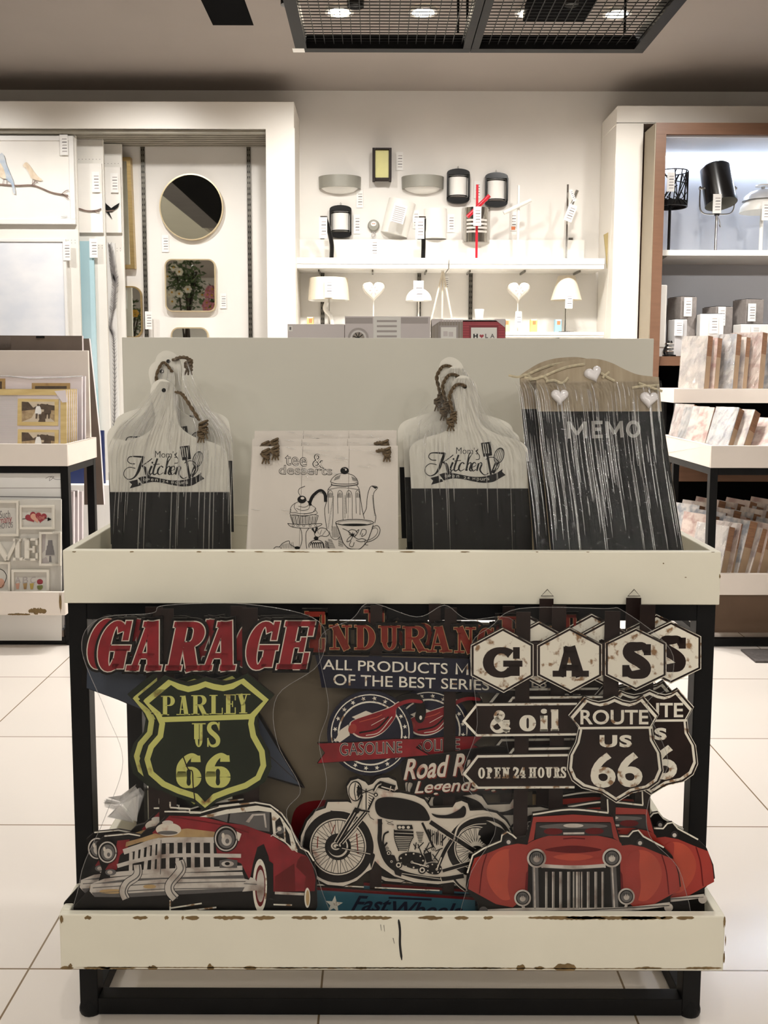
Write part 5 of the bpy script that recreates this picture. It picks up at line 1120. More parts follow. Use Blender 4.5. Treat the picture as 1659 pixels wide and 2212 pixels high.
fr = pf.thing('photo_frame', 'front yellow-edged striped frame with two sepia couple photos, upper left rack', 'photo frame', 'wrapped frames on the left rack')
a = Art(pf, L6, -.003)
a.slab([(-420, 436), (446, 436), (446, 840), (-420, 840)], m_lilac, .010)
part(a, 'backing', fr)
a = Art(pf, L6, -.0035)
for k in range(40):
    y = 476+k*8.2; a.line([(-400, y), (118, y)], 2.6, m_stripe, 0); a.line([(392, y), (406, y)], 2.6, m_stripe, 0)
part(a, 'striped_mat', fr)
for x0, x1, y0, y1 in ((-420, 446, 436, 472), (406, 446, 472, 840)):
    a = Art(pf, L6, -.008); a.slab([(x0, y0), (x1, y0), (x1, y1), (x0, y1)], m_yel, .012); part(a, 'frame_bar', fr)
for oy, k in ((0, 0), (203, 1)):
    a = Art(pf, L6, -.006); a.slab([(122, 496+oy), (392, 500+oy), (388, 676+oy), (118, 674+oy)], m_yel, .004); photo(a, 148, 516+oy, 366, 650+oy, 1); part(a, 'picture_insert', fr)
a = Art(pf, L6, -.0095); a.slab([(366, 446), (440, 440), (450, 520), (418, 522)], m_lilac, .002); part(a, 'corner_protector', fr)
for k in range(5):
    s_ = 24*(k+1)/3.074*.00205; c_ = dup(fr, (fr.location.x, fr.location.y+.027*(k+1), fr.location.z+.0), ('second', 'third', 'fourth', 'fifth', 'sixth')[k]+' yellow-edged frame back in the upper left rack row, only its edge in view', skip=('striped_mat', 'picture_insert', 'corner_protector'))
pb2 = standing(4.30, 60, 4, .8115)
f2 = pb2.thing('photo_frame', 'white wrapped frame with small yellow inserts behind the striped frames', 'photo frame', 'wrapped frames on the left rack')
a = Art(pb2, L6, -.004); a.slab([(-420, 346), (545, 346), (545, 840), (-420, 840)], m_lilac, .014); part(a, 'backing', f2)
for x0, x1, y0 in ((-200, 38, 362), (214, 468, 392)):
    a = Art(pb2, L6, -.006); a.slab([(x0, y0), (x1, y0), (x1, y0+160), (x0, y0+160)], m_stan, .004); a.poly([(x0+22, y0+20), (x1-22, y0+20), (x1-22, y0+140), (x0+22, y0+140)], m_sdark, 1); part(a, 'picture_insert', f2)
a = Art(pb2, L6, -.008); a.mb.tube([a.p(p_)[:1]+(-.007,)+a.p(p_)[1:] for p_ in ((-400, 346), (50, 346), (200, 362), (400, 356), (550, 346))], .003, film('wrap_edge', rough=.15, k=2, haze=.3), 6); part(a, 'plastic_wrap', f2)
f3 = dup(f2, (f2.location.x+.004, 4.335, f2.location.z), 'plain white frame edge, last in the upper left rack', skip=('picture_insert', 'plastic_wrap'))
# boards behind the left rack panel
for nm, lb, pts, Y, mt in (('picture_frame', 'wrapped picture turned with its brown back up behind the left rack panel', [(-300, 74), (545, 78), (560, 900), (-300, 900)], 4.50, m_brownb), ('picture_frame', 'tilted dark brown picture edge sticking out right of the left rack panel', [(548, 96), (592, 96), (662, 750), (690, 1200), (560, 1200)], 4.55, m_brownb)):
    p_ = Plane((P(100, 760, Y).x, Y, .8115), 0); t = p_.thing(nm, lb, 'picture'); a = Art(p_, L6, 0); a.slab(pts, mt, .02, side=m_lilac); part(a, 'backing_board', t)
    if Y == 4.50:
        a = Art(p_, L6, -.003); a.slab([(240, 80), (296, 80), (296, 92), (240, 92)], m_black, .003); part(a, 'hanging_plate', t)
        a = Art(p_, L6, -.012); r_ = random.Random(2); pts = [(x, 84+r_.uniform(-4, 4)) for x in range(-20, 100, 20)]+[(70, 150), (30, 165), (0, 160)]; a.mb.flat([a.p(z) for z in pts], -.012, m_wrapA); part(a, 'plastic_wrap', t)
q = MB(); x0, x1, _, _ = rect(-200, 900, 230, 900, 4.55)     # ledge holding those pictures
q.box(left_rack.location.x-.5, left_rack.location.x+.50, 4.441, 4.60, .79, .8105, m_cream2); q.xf(Matrix.Translation((-left_rack.location.x, -left_rack.location.y, 0))); q.build('rear_shelf', left_rack)
# lower tray: HOME collage frame
ph = standing(3.955, 20, 3, .1745)
hm = ph.thing('collage_frame', 'white HOME letter collage frame with heart, cake and ABC cards, lower left rack', 'photo frame')
a = Art(ph, L6, -.004); m_off = M('frame_off_white', (224, 218, 206), .5, var=.03, scale=5); m_inner = M('card_inner_grey', (206, 202, 194), .6, var=.05, scale=10)
a.slab([(-500, 1164), (408, 1164), (408, 1900), (-500, 1900)], m_inner, .01); part(a, 'backing', hm)
def cell(x0, y0, x1, y1, w_=14):
    a = Art(ph, L6, -.016)
    for bx in ((x0-w_, y0-w_, x1+w_, y0), (x0-w_, y1, x1+w_, y1+w_), (x0-w_, y0, x0, y1), (x1, y0, x1+w_, y1)): a.slab([(bx[0], bx[1]), (bx[2], bx[1]), (bx[2], bx[3]), (bx[0], bx[3])], m_off, .012)
    b_ = Art(ph, L6, -.0045); b_.poly([(x0, y0), (x1, y0), (x1, y1), (x0, y1)], m_card, 0); a.y0 = b_.y0; a.d = .0003; return a
a = cell(-90, 1186, 118, 1392)
a.text('Such', ((2, 1240), (70, 1235), (70, 1285), (2, 1290)), m_print, 2); a.text('many', ((0, 1296), (82, 1280), (82, 1330), (0, 1336)), m_red, 2); a.text('PHOTOS', ((-20, 1326), (88, 1312), (88, 1350), (-20, 1362)), m_print, 2, off=.01); part(a, 'picture_card', hm)
a = cell(152, 1216, 352, 1346)
for cx, m_, rt in ((210, m_red, -.5), (245, m_peach, -.2), (275, m_red, .15)): a.poly(heart_pts(cx, 1282, 38, rt), m_, 2+cx/100)
a.text('LOVE', (252, 1276, 300, 1296), m_peach, 6); a.line([(150, 1294), (185, 1290)], 4, m_chalk, 2); a.line([(300, 1286), (340, 1296)], 4, m_chalk, 6); a.poly([(322, 1282), (346, 1296), (318, 1308)], m_chalk, 6); part(a, 'picture_card', hm)
a = cell(282, 1392, 396, 1588)
for x0, x1, y0, y1 in ((322, 350, 1434, 1470), (314, 356, 1470, 1500), (308, 362, 1500, 1532), (330, 342, 1536, 1580)): a.poly([(x0, y0), (x1, y0), (x1+3, y1), (x0-3, y1)], m_print, 2)
a.poly([(282, 1392), (306, 1392), (300, 1500), (282, 1520)], m_mgrey, 2); a.line([(304, 1536), (366, 1536)], 5, m_mgrey, 3); a.poly([(282, 1560), (310, 1545), (330, 1588), (282, 1588)], m_mgrey, 2); part(a, 'picture_card', hm)
a = cell(102, 1644, 318, 1768, 16)
for c, x, m_ in (('A', 104, m_mgrey), ('B', 154, m_mgrey), ('C', 204, m_mgrey)): a.text(c, ((x, 1680), (x+36, 1676), (x+36, 1716), (x, 1722)), m_, 2)
for x, m_ in ((120, m_peach), (170, m_stan), (214, m_gold)): a.poly([(x-14, 1722), (x+14, 1718), (x+8, 1758), (x-8, 1760)], m_, 3)
a.ell(268, 1710, 20, 18, m_red, 3); a.ell(268, 1744, 19, 20, m_green, 3); a.line([(250, 1732), (288, 1728)], 4, m_card, 4); part(a, 'picture_card', hm)
a = cell(-90, 1590, 62, 1768); a.line([(0, 1624), (30, 1640), (46, 1680), (20, 1740), (0, 1750)], 4, m_chalk, 2, sm=True); a.ell(8, 1720, 26, 32, m_peach, 2); part(a, 'picture_card', hm)
a = Art(ph, L6, -.024); a.serif([('E', 168, 262, 1420, 1566)], 0, 0, .2, .09, m_off, 0, th=.018, SL=.16)
for pts, w_ in (([(-26, 1424), (-26, 1566)], 26), ([(-26, 1424), (60, 1560)], 30), ([(60, 1560), (128, 1424)], 20), ([(128, 1424), (130, 1566)], 28), ([(100, 1556), (164, 1556)], 18), ([(-50, 1556), (-4, 1556)], 18), ([(100, 1430), (150, 1430)], 16)):
    L_, R_ = ribbon_pts(pts, w_); a.slab([L_[0], L_[1], R_[1], R_[0]], m_off, .018)
part(a, 'letter', hm)
a = Art(ph, L6, -.022)
a.mb.flat([a.p(z) for z in [(366, 1180), (412, 1180), (412, 1760), (318, 1775), (352, 1650)]], -.022, m_wrapA); part(a, 'plastic_wrap', hm)
for k, (xr, yt) in enumerate(((450, 1130), (488, 1112), (516, 1106), (545, 1112))):
    Y = 4.085+.055*k; p_ = standing(Y, 60, 2, .1745); t = p_.thing('photo_frame', ('first', 'second', 'third', 'fourth')[k]+' white wrapped frame back behind the HOME collage, right edge in view', 'photo frame', 'white frames behind the letter collage')
    a = Art(p_, L6, 0); a.slab([(-400, yt), (xr, yt), (xr, 2000), (-400, 2000)], m_lilac, .02); part(a, 'backing', t)
    if k in (0, 2): a = Art(p_, L6, -.003); a.slab([(-400, yt), (xr, yt), (xr, yt+40), (-400, yt+40)], m_mgrey, .003); part(a, 'frame_bar', t)
p_ = standing(4.015, 60, 1, .1745); t = p_.thing('canvas_print', 'white canvas with a thin signature, standing behind the HOME collage', 'canvas')
a = Art(p_, L6, -.004); a.slab([(-500, 900), (412, 900), (412, 2100), (-500, 2100)], m_white, .03)
a.line([(305, 1025), (330, 1012), (360, 1014), (330, 1040), (340, 1015), (370, 1030), (405, 1032)], 3, m_print, 1, sm=True); a.line([(-400, 1088), (408, 1088)], 5, m_mgrey, 1); a.line([(-400, 1140), (408, 1150)], 6, m_print, 1); part(a, 'canvas', t)
m_gblue = M('painted_blue_grey', (98, 104, 116), .6, rgb2=(124, 126, 130), scale=7)
t = thing('canvas_print', 'grey blue painted canvas lying flat on the bottom rails of the left rack', 'canvas', (left_rack.location.x, 4.03, .0368)); q = MB(); q.box(-.55, .545, -.02, .36, 0, .030, m_brownb); q.build('stretcher', t); q = MB(); q.box(-.55, .545, -.02, .36, .0302, .034, m_gblue); q.build('canvas', t)

# ------------------------------------------------------------------ canvas prints on the right rack
m_side = M('brown_wood_side', (148, 108, 78), .65, rgb2=(126, 92, 68), scale=5, stretch=(3, 3, 22)); m_kraft = M('kraft_backing', (172, 146, 118), .7, var=.12, scale=20)
m_wprint = M('washed_print', (206, 196, 186), .5, rgb2=(160, 150, 148), scale=16, wear=(.45, .62)); m_wprint2 = M('washed_print_pink', (208, 192, 182), .5, rgb2=(176, 146, 138), scale=22, wear=(.46, .62)); m_wprint3 = M('washed_print_blue', (200, 195, 190), .5, rgb2=(142, 146, 152), scale=20, wear=(.44, .6))
m_cfilm = film('canvas_wrap', rough=.14, k=1.3, haze=.10, bump=.6, bscale=45)
def canvas(label, loc, yaw, lean, w_, h_, t_, mat, group, detail=True, roll=0):
    t = thing('canvas_print', label, 'canvas', loc, (-math.radians(lean), math.radians(roll), math.radians(yaw)), group)
    q = MB(); q.box(-w_/2, w_/2, 0, t_, 0, h_, m_side); q.box(-w_/2+.001, w_/2+.0006, .0005, t_-.001, 0, h_*.62, m_kraft); q.build('stretcher', t)
    q = MB(); q.box(-w_/2, w_/2, -.004, -.0003, 0, h_, mat); q.build('printed_front', t)
    if detail:
        r = random.Random(int(loc[0]*1000)); q = MB(); n = 9; vs_ = [(-w_/2+w_*j/n, -.006-r.random()*.004, h_*i/n) for i in range(n+1) for j in range(n+1)]
        q.raw(vs_, [(i*(n+1)+j, (i+1)*(n+1)+j, (i+1)*(n+1)+j+1, i*(n+1)+j+1) for i in range(n) for j in range(n)], m_cfilm); q.build('plastic_wrap', t)
    return t
ORD = ['first', 'second', 'third', 'fourth', 'fifth', 'sixth', 'seventh', 'eighth', 'ninth', 'tenth', 'eleventh', 'twelfth', 'thirteenth', 'fourteenth']
PR = [m_wprint, m_wprint2, m_wprint3]
ZT = TIERZ+.001
for k, (px, w_, t_, h_) in enumerate(((1493, .145, .045, .27), (1521, .12, .04, .26), (1554, .165, .045, .28), (1586, .12, .04, .265), (1610, .18, .05, .29), (1655, .15, .05, .28))):
    canvas(ORD[k]+' wrapped canvas from the left on the top tier of the right rack', (P(px, 840, 4.80).x, 4.80+.012*k, ZT), -50, 5, w_, h_, t_, PR[k % 3], 'canvases on the top tier', k in (0, 2, 4))
ZR2 = .8115
for k, (px, w_, t_, h_, ln_, Y) in enumerate(((1458, .11, .02, .25, 16, 4.60), (1474, .10, .02, .24, 18, 4.52), (1488, .09, .035, .25, 20, 4.44), (1500, .08, .04, .25, 21, 4.38), (1540, .12, .045, .26, 23, 4.22), (1580, .08, .045, .255, 25, 4.18), (1612, .15, .045, .25, 40, 4.16), (1636, .15, .045, .26, 44, 4.16), (1660, .15, .045, .26, 46, 4.16))):
    canvas(ORD[k]+' leaning canvas from the left in the upper tray of the right rack', (P(px, 975, Y).x, Y, ZR2), -56, ln_, w_, h_, t_, PR[(k+1) % 3], 'canvases in the upper right tray', k in (0, 1, 4))
ZR3 = .2485
for r_i, (Y, n_, x0) in enumerate(((4.125, 11, 1.475), (4.31, 11, 1.47), (4.50, 11, 1.465))):
    for k in range(n_):
        canvas('%s canvas from the left in the %s row packed in the lower right tray' % (ORD[k], ('front', 'middle', 'back')[r_i]), (x0+.046*k, Y+.006*(k % 3), ZR3), -70 if k > 1 else -55, 14+3*(k % 2), .165, .285+.014*((k*7+r_i*3) % 3)+.02*r_i, .042, PR[(k+r_i) % 3], 'canvases packed in the lower right tray', r_i == 0 and k < 2)
m_rug = M('dark_rug', (92, 86, 84), .9, var=.3, scale=60)
a_ = P(1595, 1403, 3.9)
def gp(px, py):
    d = ray(px, py); t = -CAMZ/d.z; return (d.x*t, d.y*t)
q = MB(); pts = [gp(1600, 1406), gp(1850, 1404), gp(1850, 1434), (gp(1632, 1432))]; q.raw([(x, y, .001) for x, y in pts]+[(x, y, .009) for x, y in pts], [(4, 5, 6, 7), (0, 1, 5, 4), (1, 2, 6, 5), (2, 3, 7, 6), (3, 0, 4, 7)], m_rug)
tag(q.build('floor_mat'), 'dark grey mat on the tiles at the right edge', 'mat')
# ------------------------------------------------------------------ left niche: display panels, pictures, mirrors
m_peg = M('pegboard_white', (230, 226, 218), .55, var=.03, scale=6); m_hole = M('peg_hole', (150, 146, 140), .8)
m_gilt = M('brushed_gilt', (196, 170, 118), .32, .85, var=.15, scale=10, stretch=(1, 1, 20)); m_pgold = M('pale_gold_frame', (214, 196, 160), .3, .5, var=.08, scale=8)
m_mirror = M('mirror_glass', (236, 238, 232), .015, 1.0); m_steel = M('slotted_steel', (128, 124, 116), .35, .9, var=.35, scale=40)
m_birdbg = M('canvas_cream_wash', (240, 236, 228), .6, rgb2=(230, 226, 220), scale=3); m_branch = M('branch_brown', (128, 104, 92), .6, var=.3, scale=30); m_bbird = M('bird_pale_blue', (160, 178, 198), .6, rgb2=(204, 206, 206), scale=20); m_cbird = M('bird_cream', (228, 214, 192), .6, rgb2=(206, 184, 156), scale=24)
m_sea = M('pale_sea_wash', (216, 220, 228), .6, rgb2=(238, 238, 240), scale=3.2, stretch=(1, 1, 1.6)); m_feather = M('feather_grey', (122, 118, 116), .7, var=.2, scale=60)
def sea_mat():
    m = bpy.data.materials.new('turquoise_seascape'); m.use_nodes = True; nt = m.node_tree; b = nt.nodes['Principled BSDF']; b.inputs['Roughness'].default_value = .55
    tc = nt.nodes.new('ShaderNodeTexCoord'); sp = nt.nodes.new('ShaderNodeSeparateXYZ'); nt.links.new(tc.outputs['Generated'], sp.inputs[0])
    n = nt.nodes.new('ShaderNodeTexNoise'); n.inputs['Scale'].default_value = 5; mp = nt.nodes.new('ShaderNodeMapping'); mp.inputs['Scale'].default_value = (.6, .6, 5); nt.links.new(tc.outputs['Generated'], mp.inputs[0]); nt.links.new(mp.outputs[0], n.inputs['Vector'])
    ad = nt.nodes.new('ShaderNodeMath'); ad.operation = 'MULTIPLY_ADD'; ad.inputs[1].default_value = .12; nt.links.new(n.outputs['Fac'], ad.inputs[0]); nt.links.new(sp.outputs[2], ad.inputs[2])
    cr = nt.nodes.new('ShaderNodeValToRGB'); cr.color_ramp.elements[0].position = .05; cr.color_ramp.elements[0].color = tuple(lin(v) for v in (38, 52, 96))+(1,); cr.color_ramp.elements[1].position = 1.0; cr.color_ramp.elements[1].color = tuple(lin(v) for v in (168, 200, 208))+(1,)
    for p_, c in ((.2, (52, 92, 140)), (.3, (110, 178, 196)), (.5, (196, 220, 226)), (.75, (178, 208, 216))):
        e = cr.color_ramp.elements.new(p_); e.color = tuple(lin(v) for v in c)+(1,)
    nt.links.new(ad.outputs[0], cr.inputs[0]); nt.links.new(cr.outputs[0], b.inputs['Base Color']); return m
m_turq = sea_mat()
r_t = random.Random(11)
def price_tag(parent, px, py, w_, h_, Y, rot=0.0, name='price_tag', ref=None, label=None, red=False):
    """a small hanging card printed with grey lines; px, py is its centre in the photo"""
    c = P(px, py, Y); s_ = (Y*.995)/FPX; hw, hh = w_*s_/2, h_*s_/2; q = MB()
    q.prism([(-hw, -hh), (hw, -hh), (hw, hh), (-hw, hh)], -.0008, 0, m_card)
    for k in range(5):
        z = hh*(.62-.3*k); q.flat([(-hw*.5+r_t.random()*hw*.3, z), (hw*.75, z), (hw*.75, z-hh*.10), (-hw*.5, z-hh*.10)], -.0010, m_print if k % 2 else m_mgrey)
    if red: q.flat([(-hw*.6, -hh*.55), (hw*.6, -hh*.55), (hw*.6, -hh*.9), (-hw*.6, -hh*.9)], -.0011, M('print_orange', (226, 130, 84), .6))
    q.xf(Matrix.Translation(c) @ Matrix.Rotation(rot, 4, 'Y'))
    if parent is not None:
        q.xf(parent.matrix_basis.inverted()); return q.build(name, parent)
    q.xf(Matrix.Translation(-c)); o = q.build(name); o.location = c; return tag(o, label, 'price tag', 'price tags on the back wall')
def panel_thing(label, pxr, pyt, Y, w_):
    x1, z1 = P(pxr, pyt, Y).x, P(pxr, pyt, Y).z; t = thing('pegboard', label, 'display panel', (x1-w_/2, Y, .001), group='upright display panels in the left niche')
    q = MB(); q.box(-w_/2, w_/2, 0, .022, 0, z1, m_peg); q.build('board', t, bevel=.004)
    q = MB(); r0 = (z1-.50, z1-.62)
    for zz in (z1-.115, z1-.60, z1-.615):
        for i in range(int(w_/.02)): q.flat([(w_/2-.02-i*.02+dx, zz+dz) for dx, dz in ((-.002, -.002), (.002, -.002), (.002, .002), (-.002, .002))], -.0004, m_hole)
    tag(q.build('peg_hole', t), kind='stuff'); return t
Y1, Y2, Y3 = 5.375, 5.46, 5.545
panel_thing('nearest white pegboard panel at the left, holding the bird canvas', 163, 285, Y1, .95)
panel_thing('middle white pegboard panel at the left, holding the turquoise seascape', 222, 300, Y2, .95)
panel_thing('furthest white pegboard panel at the left, holding the feather print', 262, 310, Y3, .95)
def picture(name, label, px0, py0, px1, py1, Y, mat, frame=None, fw=0, th=.018, group=None, sidew=None):
    x0, x1, z0, z1 = rect(px0, py0, px1, py1, Y); t = thing(name, label, 'picture', ((x0+x1)/2, Y, z0), group=group); h = (x1-x0)/2; H = z1-z0; s_ = Y/FPX
    f = fw*s_
    if frame:
        for bx in ((-h, h, 0, f), (-h, h, H-f, H), (-h, -h+f, f, H-f), (h-f, h, f, H-f)):
            q = MB(); q.box(bx[0], bx[1], 0, th+.008, bx[2], bx[3], frame); q.build('frame_bar', t, bevel=.0015)
    q = MB(); q.box(-h+f, h-f, .008, th+.006, f, H-f, mat); q.build('canvas', t)
    return t, Plane((t.location.x, Y+.008 if frame else Y+.008, z0))
g_ = 'pictures on the display panels'
t, p_ = picture('canvas_print', 'framed canvas of two birds on a branch, top of the nearest panel', -260, 292, 163, 484, Y1-.030, m_birdbg, m_white, 10, group=g_)
a = Art(p_, (0, 200, 2.592), -.0003)
a.line([(-200, 500), (0, 515), (90, 522), (180, 520), (230, 535), (290, 560), (350, 572), (392, 582)], [9, 9, 10, 9, 8, 7, 6, 5], m_branch, 1) if False else a.line(smooth([(-200, 500), (0, 515), (90, 522), (180, 520), (230, 535), (290, 560), (350, 572), (385, 578)], False, 4), 8, m_branch, 1)
a.line([(345, 572), (370, 552), (388, 548)], 4, m_branch, 1, sm=True); a.line([(355, 572), (378, 590), (388, 596)], 4, m_branch, 1, sm=True); a.line([(180, 520), (200, 500), (215, 505)], 4, m_branch, 1, sm=True)
a.poly([(0, 350), (14, 340), (28, 360), (38, 400), (58, 450), (78, 500), (90, 565), (76, 560), (66, 512), (40, 490), (20, 470), (0, 468), (-30, 420), (-24, 370)], m_bbird, 2, sm=True); a.poly([(0, 395), (24, 430), (36, 480), (10, 478), (-10, 450)], m_cbird, 3, sm=True); a.line([(24, 480), (20, 515)], 3, m_branch, 2); a.line([(42, 484), (40, 515)], 3, m_branch, 2)
a.poly([(135, 402), (150, 392), (166, 405), (190, 440), (215, 470), (238, 488), (230, 496), (200, 490), (180, 480), (165, 450), (148, 425), (134, 415)], m_cbird, 2, sm=True); a.line([(188, 488), (184, 515)], 3, m_branch, 2); a.line([(198, 490), (196, 512)], 3, m_branch, 2)
a.line([(345, 695), (380, 694)], 3, m_mgrey, 1); part(a, 'painted_birds', t); price_tag(t, 138, 313, 17, 42, Y1-.034)
t, p_ = picture('canvas_print', 'framed pale blue cloudy seascape, below the birds on the nearest panel', -260, 515, 156, 1010, Y1-.030, m_sea, m_white, 6, group=g_); price_tag(t, 144, 542, 16, 40, Y1-.034)
t, p_ = picture('canvas_print', 'cream canvas with a bare twig, top of the middle panel', 60, 352, 222, 502, Y2-.030, m_birdbg, group=g_)
a = Art(p_, (0, 200, 2.592), -.0003); a.line([(380, 640), (440, 650), (490, 664), (540, 662), (570, 652)], 8, m_branch, 1, sm=True); a.line([(520, 664), (560, 672)], 4, m_branch, 1); part(a, 'painted_twig', t); price_tag(t, 207, 393, 16, 42, Y2-.034)
t, p_ = picture('canvas_print', 'turquoise seascape fading to navy, below the twig on the middle panel', 60, 520, 215, 1045, Y2-.030, m_turq, group=g_); price_tag(t, 202, 536, 17, 40, Y2-.034)
t, p_ = picture('canvas_print', 'cream canvas with a dark bird in flight, top of the furthest panel', 150, 360, 262, 502, Y3-.030, m_birdbg, group=g_)
a = Art(p_, (0, 200, 2.592), -.0003); a.poly([(585, 605), (598, 625), (625, 648), (655, 628), (672, 618), (662, 645), (630, 668), (612, 668), (632, 712), (600, 672), (585, 668)], m_chalk, 1); a.line([(560, 640), (600, 665), (640, 660)], 6, m_branch, 2); part(a, 'painted_bird', t); price_tag(t, 247, 395, 16, 40, Y3-.034)
t, p_ = picture('canvas_print', 'white canvas with one long grey feather, below the flying bird', 150, 524, 259, 1000, Y3-.030, m_white, group=g_)
a = Art(p_, (0, 200, 2.592), -.0003)
sp = smooth([(615, 850), (628, 930), (640, 1020), (648, 1080), (638, 1200), (622, 1320), (640, 1400), (645, 1700), (640, 2000)], False, 14)
a.line(sp, 5, m_feather, 1)
for i in range(2, len(sp)-2, 1):
    x, y = sp[i]; l = 24*min(1, .5+i/40) if i < 60 else 15; a.poly([(x, y-6), (x+l*(.8+.3*r_t.random()), y-26), (x+l*.75, y-20), (x, y+1)], m_feather, 1.2); a.poly([(x, y-6), (x-l*(.8+.3*r_t.random()), y-24), (x-l*.75, y-18), (x, y+1)], m_feather, 1.2)
part(a, 'painted_feather', t)
# low plinth with a navy canvas standing behind the left rack
t, p_ = picture('canvas_print', 'navy blue canvas standing low behind the left rack', 120, 930, 226, 1045, 5.0, M('navy_paint', (36, 50, 96), .5, rgb2=(90, 110, 150), scale=4, wear=(.6, .8)))
x0, x1, z0, z1 = rect(60, 1045, 260, 1090, 4.98)
t2 = thing('display_plinth', 'low white plinth with a wooden foot between the left and front racks', 'plinth', ((x0+x1)/2, 4.94, .001)); h = (x1-x0)/2
q = MB(); q.box(-h, h, 0, .22, .30, z1-.002, m_white); q.build('top_board', t2, bevel=.002)
q = MB(); q.box(-h+.01, h-.01, .02, .20, .26, .2995, m_black); q.build('recess', t2)
q = MB(); q.box(-h, h, 0, .22, 0, .2595, M('honey_wood', (206, 168, 104), .45, rgb2=(186, 146, 84), scale=4, stretch=(1, 1, 10))); q.build('wooden_foot', t2)
# the picture's feet stay on the plinth
t.location.z = z1-.001
# wall standards
def standard(label, px, py0, py1, Y=WALLY):
    x = P(px, (py0+py1)/2, Y).x; z1 = P(px, py0, Y).z; z0 = P(px, py1, Y).z; q = MB(); q.box(-.012, .012, -.012, -.0005, z0, z1, m_steel); n = int((z1-z0)/.032)
    for k in range(n):
        for dx in (-.005, .005): q.flat([(dx-.002, z0+.015+k*.032), (dx+.002, z0+.015+k*.032), (dx+.002, z0+.029+k*.032), (dx-.002, z0+.029+k*.032)], -.0125, m_chalk)
    o = q.build('wall_standard'); o.location = (x, Y-.0008, 0); return tag(o, label, 'shelf standard', 'slotted wall standards')
standard('slotted steel strip left of the round mirror', 314, 313, 800); standard('slotted steel strip right of the round mirror', 540, 316, 800)
def round_frame(name, label, pts_out, pts_in, depth, mat, Y, cat='mirror', tilt=0.0):
    cx = sum(x for x, y in pts_out)/len(pts_out); cy = sum(y for x, y in pts_out)/len(pts_out); c = P(cx, cy, Y)
    t = thing(name, label, cat, (c.x, Y, c.z), (tilt, 0, 0), 'mirrors in the left niche'); s_ = Y*.995/FPX
    f = lambda pp: [((x-cx)*s_, -(y-cy)*s_*1.0) for x, y in pp]
    o, i = f(pts_out), f(pts_in); n = len(o); q = MB(); vs_ = [(x, -depth, z) for x, z in o]+[(x, -depth, z) for x, z in i]+[(x, 0, z) for x, z in o]+[(x, -depth+.006, z) for x, z in i]
    q.raw(vs_, [(k, (k+1) % n, n+(k+1) % n, n+k) for k in range(n)]+[(2*n+k, 2*n+(k+1) % n, (k+1) % n, k) for k in range(n)]+[(n+k, n+(k+1) % n, 3*n+(k+1) % n, 3*n+k) for k in range(n)]+[tuple(range(2*n, 3*n))], mat); q.build('frame', t, sm=True)
    q = MB(); q.flat(i, -depth+.004, m_mirror); q.build('mirror_glass', t); return t
MY = WALLY-.002
round_frame('wall_mirror', 'round mirror with a thin pale gold rim', ellipse(415, 449, 67.5, 69, 64), ellipse(415, 449, 65, 66.5, 64), .03, m_pgold, MY)
round_frame('wall_mirror', 'square mirror with rounded corners reflecting flowers, below the round one', rrect(359, 562, 467, 673, 15, 7), rrect(361.5, 564.5, 464.5, 670.5, 13, 7), .03, m_pgold, MY)
round_frame('wall_mirror', 'lowest rounded mirror, only its top edge above the grey panel', rrect(372, 708, 452, 800, 17, 7), rrect(374.5, 710.5, 449.5, 797, 15, 7), .03, m_pgold, MY)
round_frame('wall_mirror', 'rounded gold mirror half hidden beside the feather print', rrect(252, 620, 309, 730, 20, 7), rrect(255, 623, 306.5, 727, 18, 7), .03, m_gilt, MY)
round_frame('wall_mirror', 'tall gilt framed mirror beside the furthest panel', [(236, 348), (288, 348), (292, 578), (236, 578)], [(244, 356), (280, 356), (283, 570), (244, 570)], .045, m_gilt, MY)
for px, py, w_, h_, lb in ((357, 526, 15, 36, 'white price tag on the wall below left of the round mirror'), (482, 650, 14, 32, 'white price tag right of the square mirror'), (321, 692, 15, 38, 'white price tag over the slotted strip above the panel'), (268, 646, 10, 40, 'white price tag beside the half hidden gold mirror')):
    price_tag(None, px, py, w_, h_, MY-.04 if px < 330 else MY-.003, label=lb)

# ------------------------------------------------------------------ lamp alcove on the back wall
m_frost = M('frosted_glass', (240, 238, 232), .35, var=.02, spec=.4); m_cgrey = M('sconce_grey', (150, 148, 138), .45, .1, var=.05, scale=8); m_blk = M('gloss_black', (16, 16, 17), .25, var=.2); m_bulbred = M('gloss_red', (206, 30, 48), .3, var=.08); m_chrome = M('chrome', (206, 204, 200), .12, 1.0, var=.05); m_amber = M('ochre_glass', (212, 206, 134), .4, var=.08, scale=10); m_lwhite = M('lamp_white', (236, 233, 226), .4, var=.02)
m_bshade = M('beige_shade', (222, 212, 192), .75, var=.04, scale=90)
def shelf(label, px0, px1, pyt, pyb, Yf, name='wall_shelf'):
    x0, x1, z0, z1 = rect(px0, pyt, px1, pyb, Yf); z0 = P(900, pyb, Yf).z; z1 = P(900, pyt, Yf).z; t = thing(name, label, 'shelf', ((x0+x1)/2, Yf, z0)); h = (x1-x0)/2
    q = MB(); q.box(-h, h, 0, WALLY-Yf-.002, 0, z1-z0, m_lwhite); q.build('shelf_board', t, bevel=.002)
    q = MB(); q.box(-h, h, -.003, -.0005, (z1-z0)*.45, z1-z0+.002, m_lwhite); q.build('front_lip', t)
    for f in (-.72, .0, .72):
        q = MB(); q.prism([(-.004, 0), (.004, 0), (.004, -.012), (-.004, -.012)], .06, WALLY-Yf-.02, m_steel); q.xf(Matrix.Translation((h*f, 0, -.0006))); q.build('bracket', t)
    return t, z1
YS = 5.40
s1, ZS1 = shelf('left half of the upper white lamp shelf', 641, 968, 558, 580, YS)
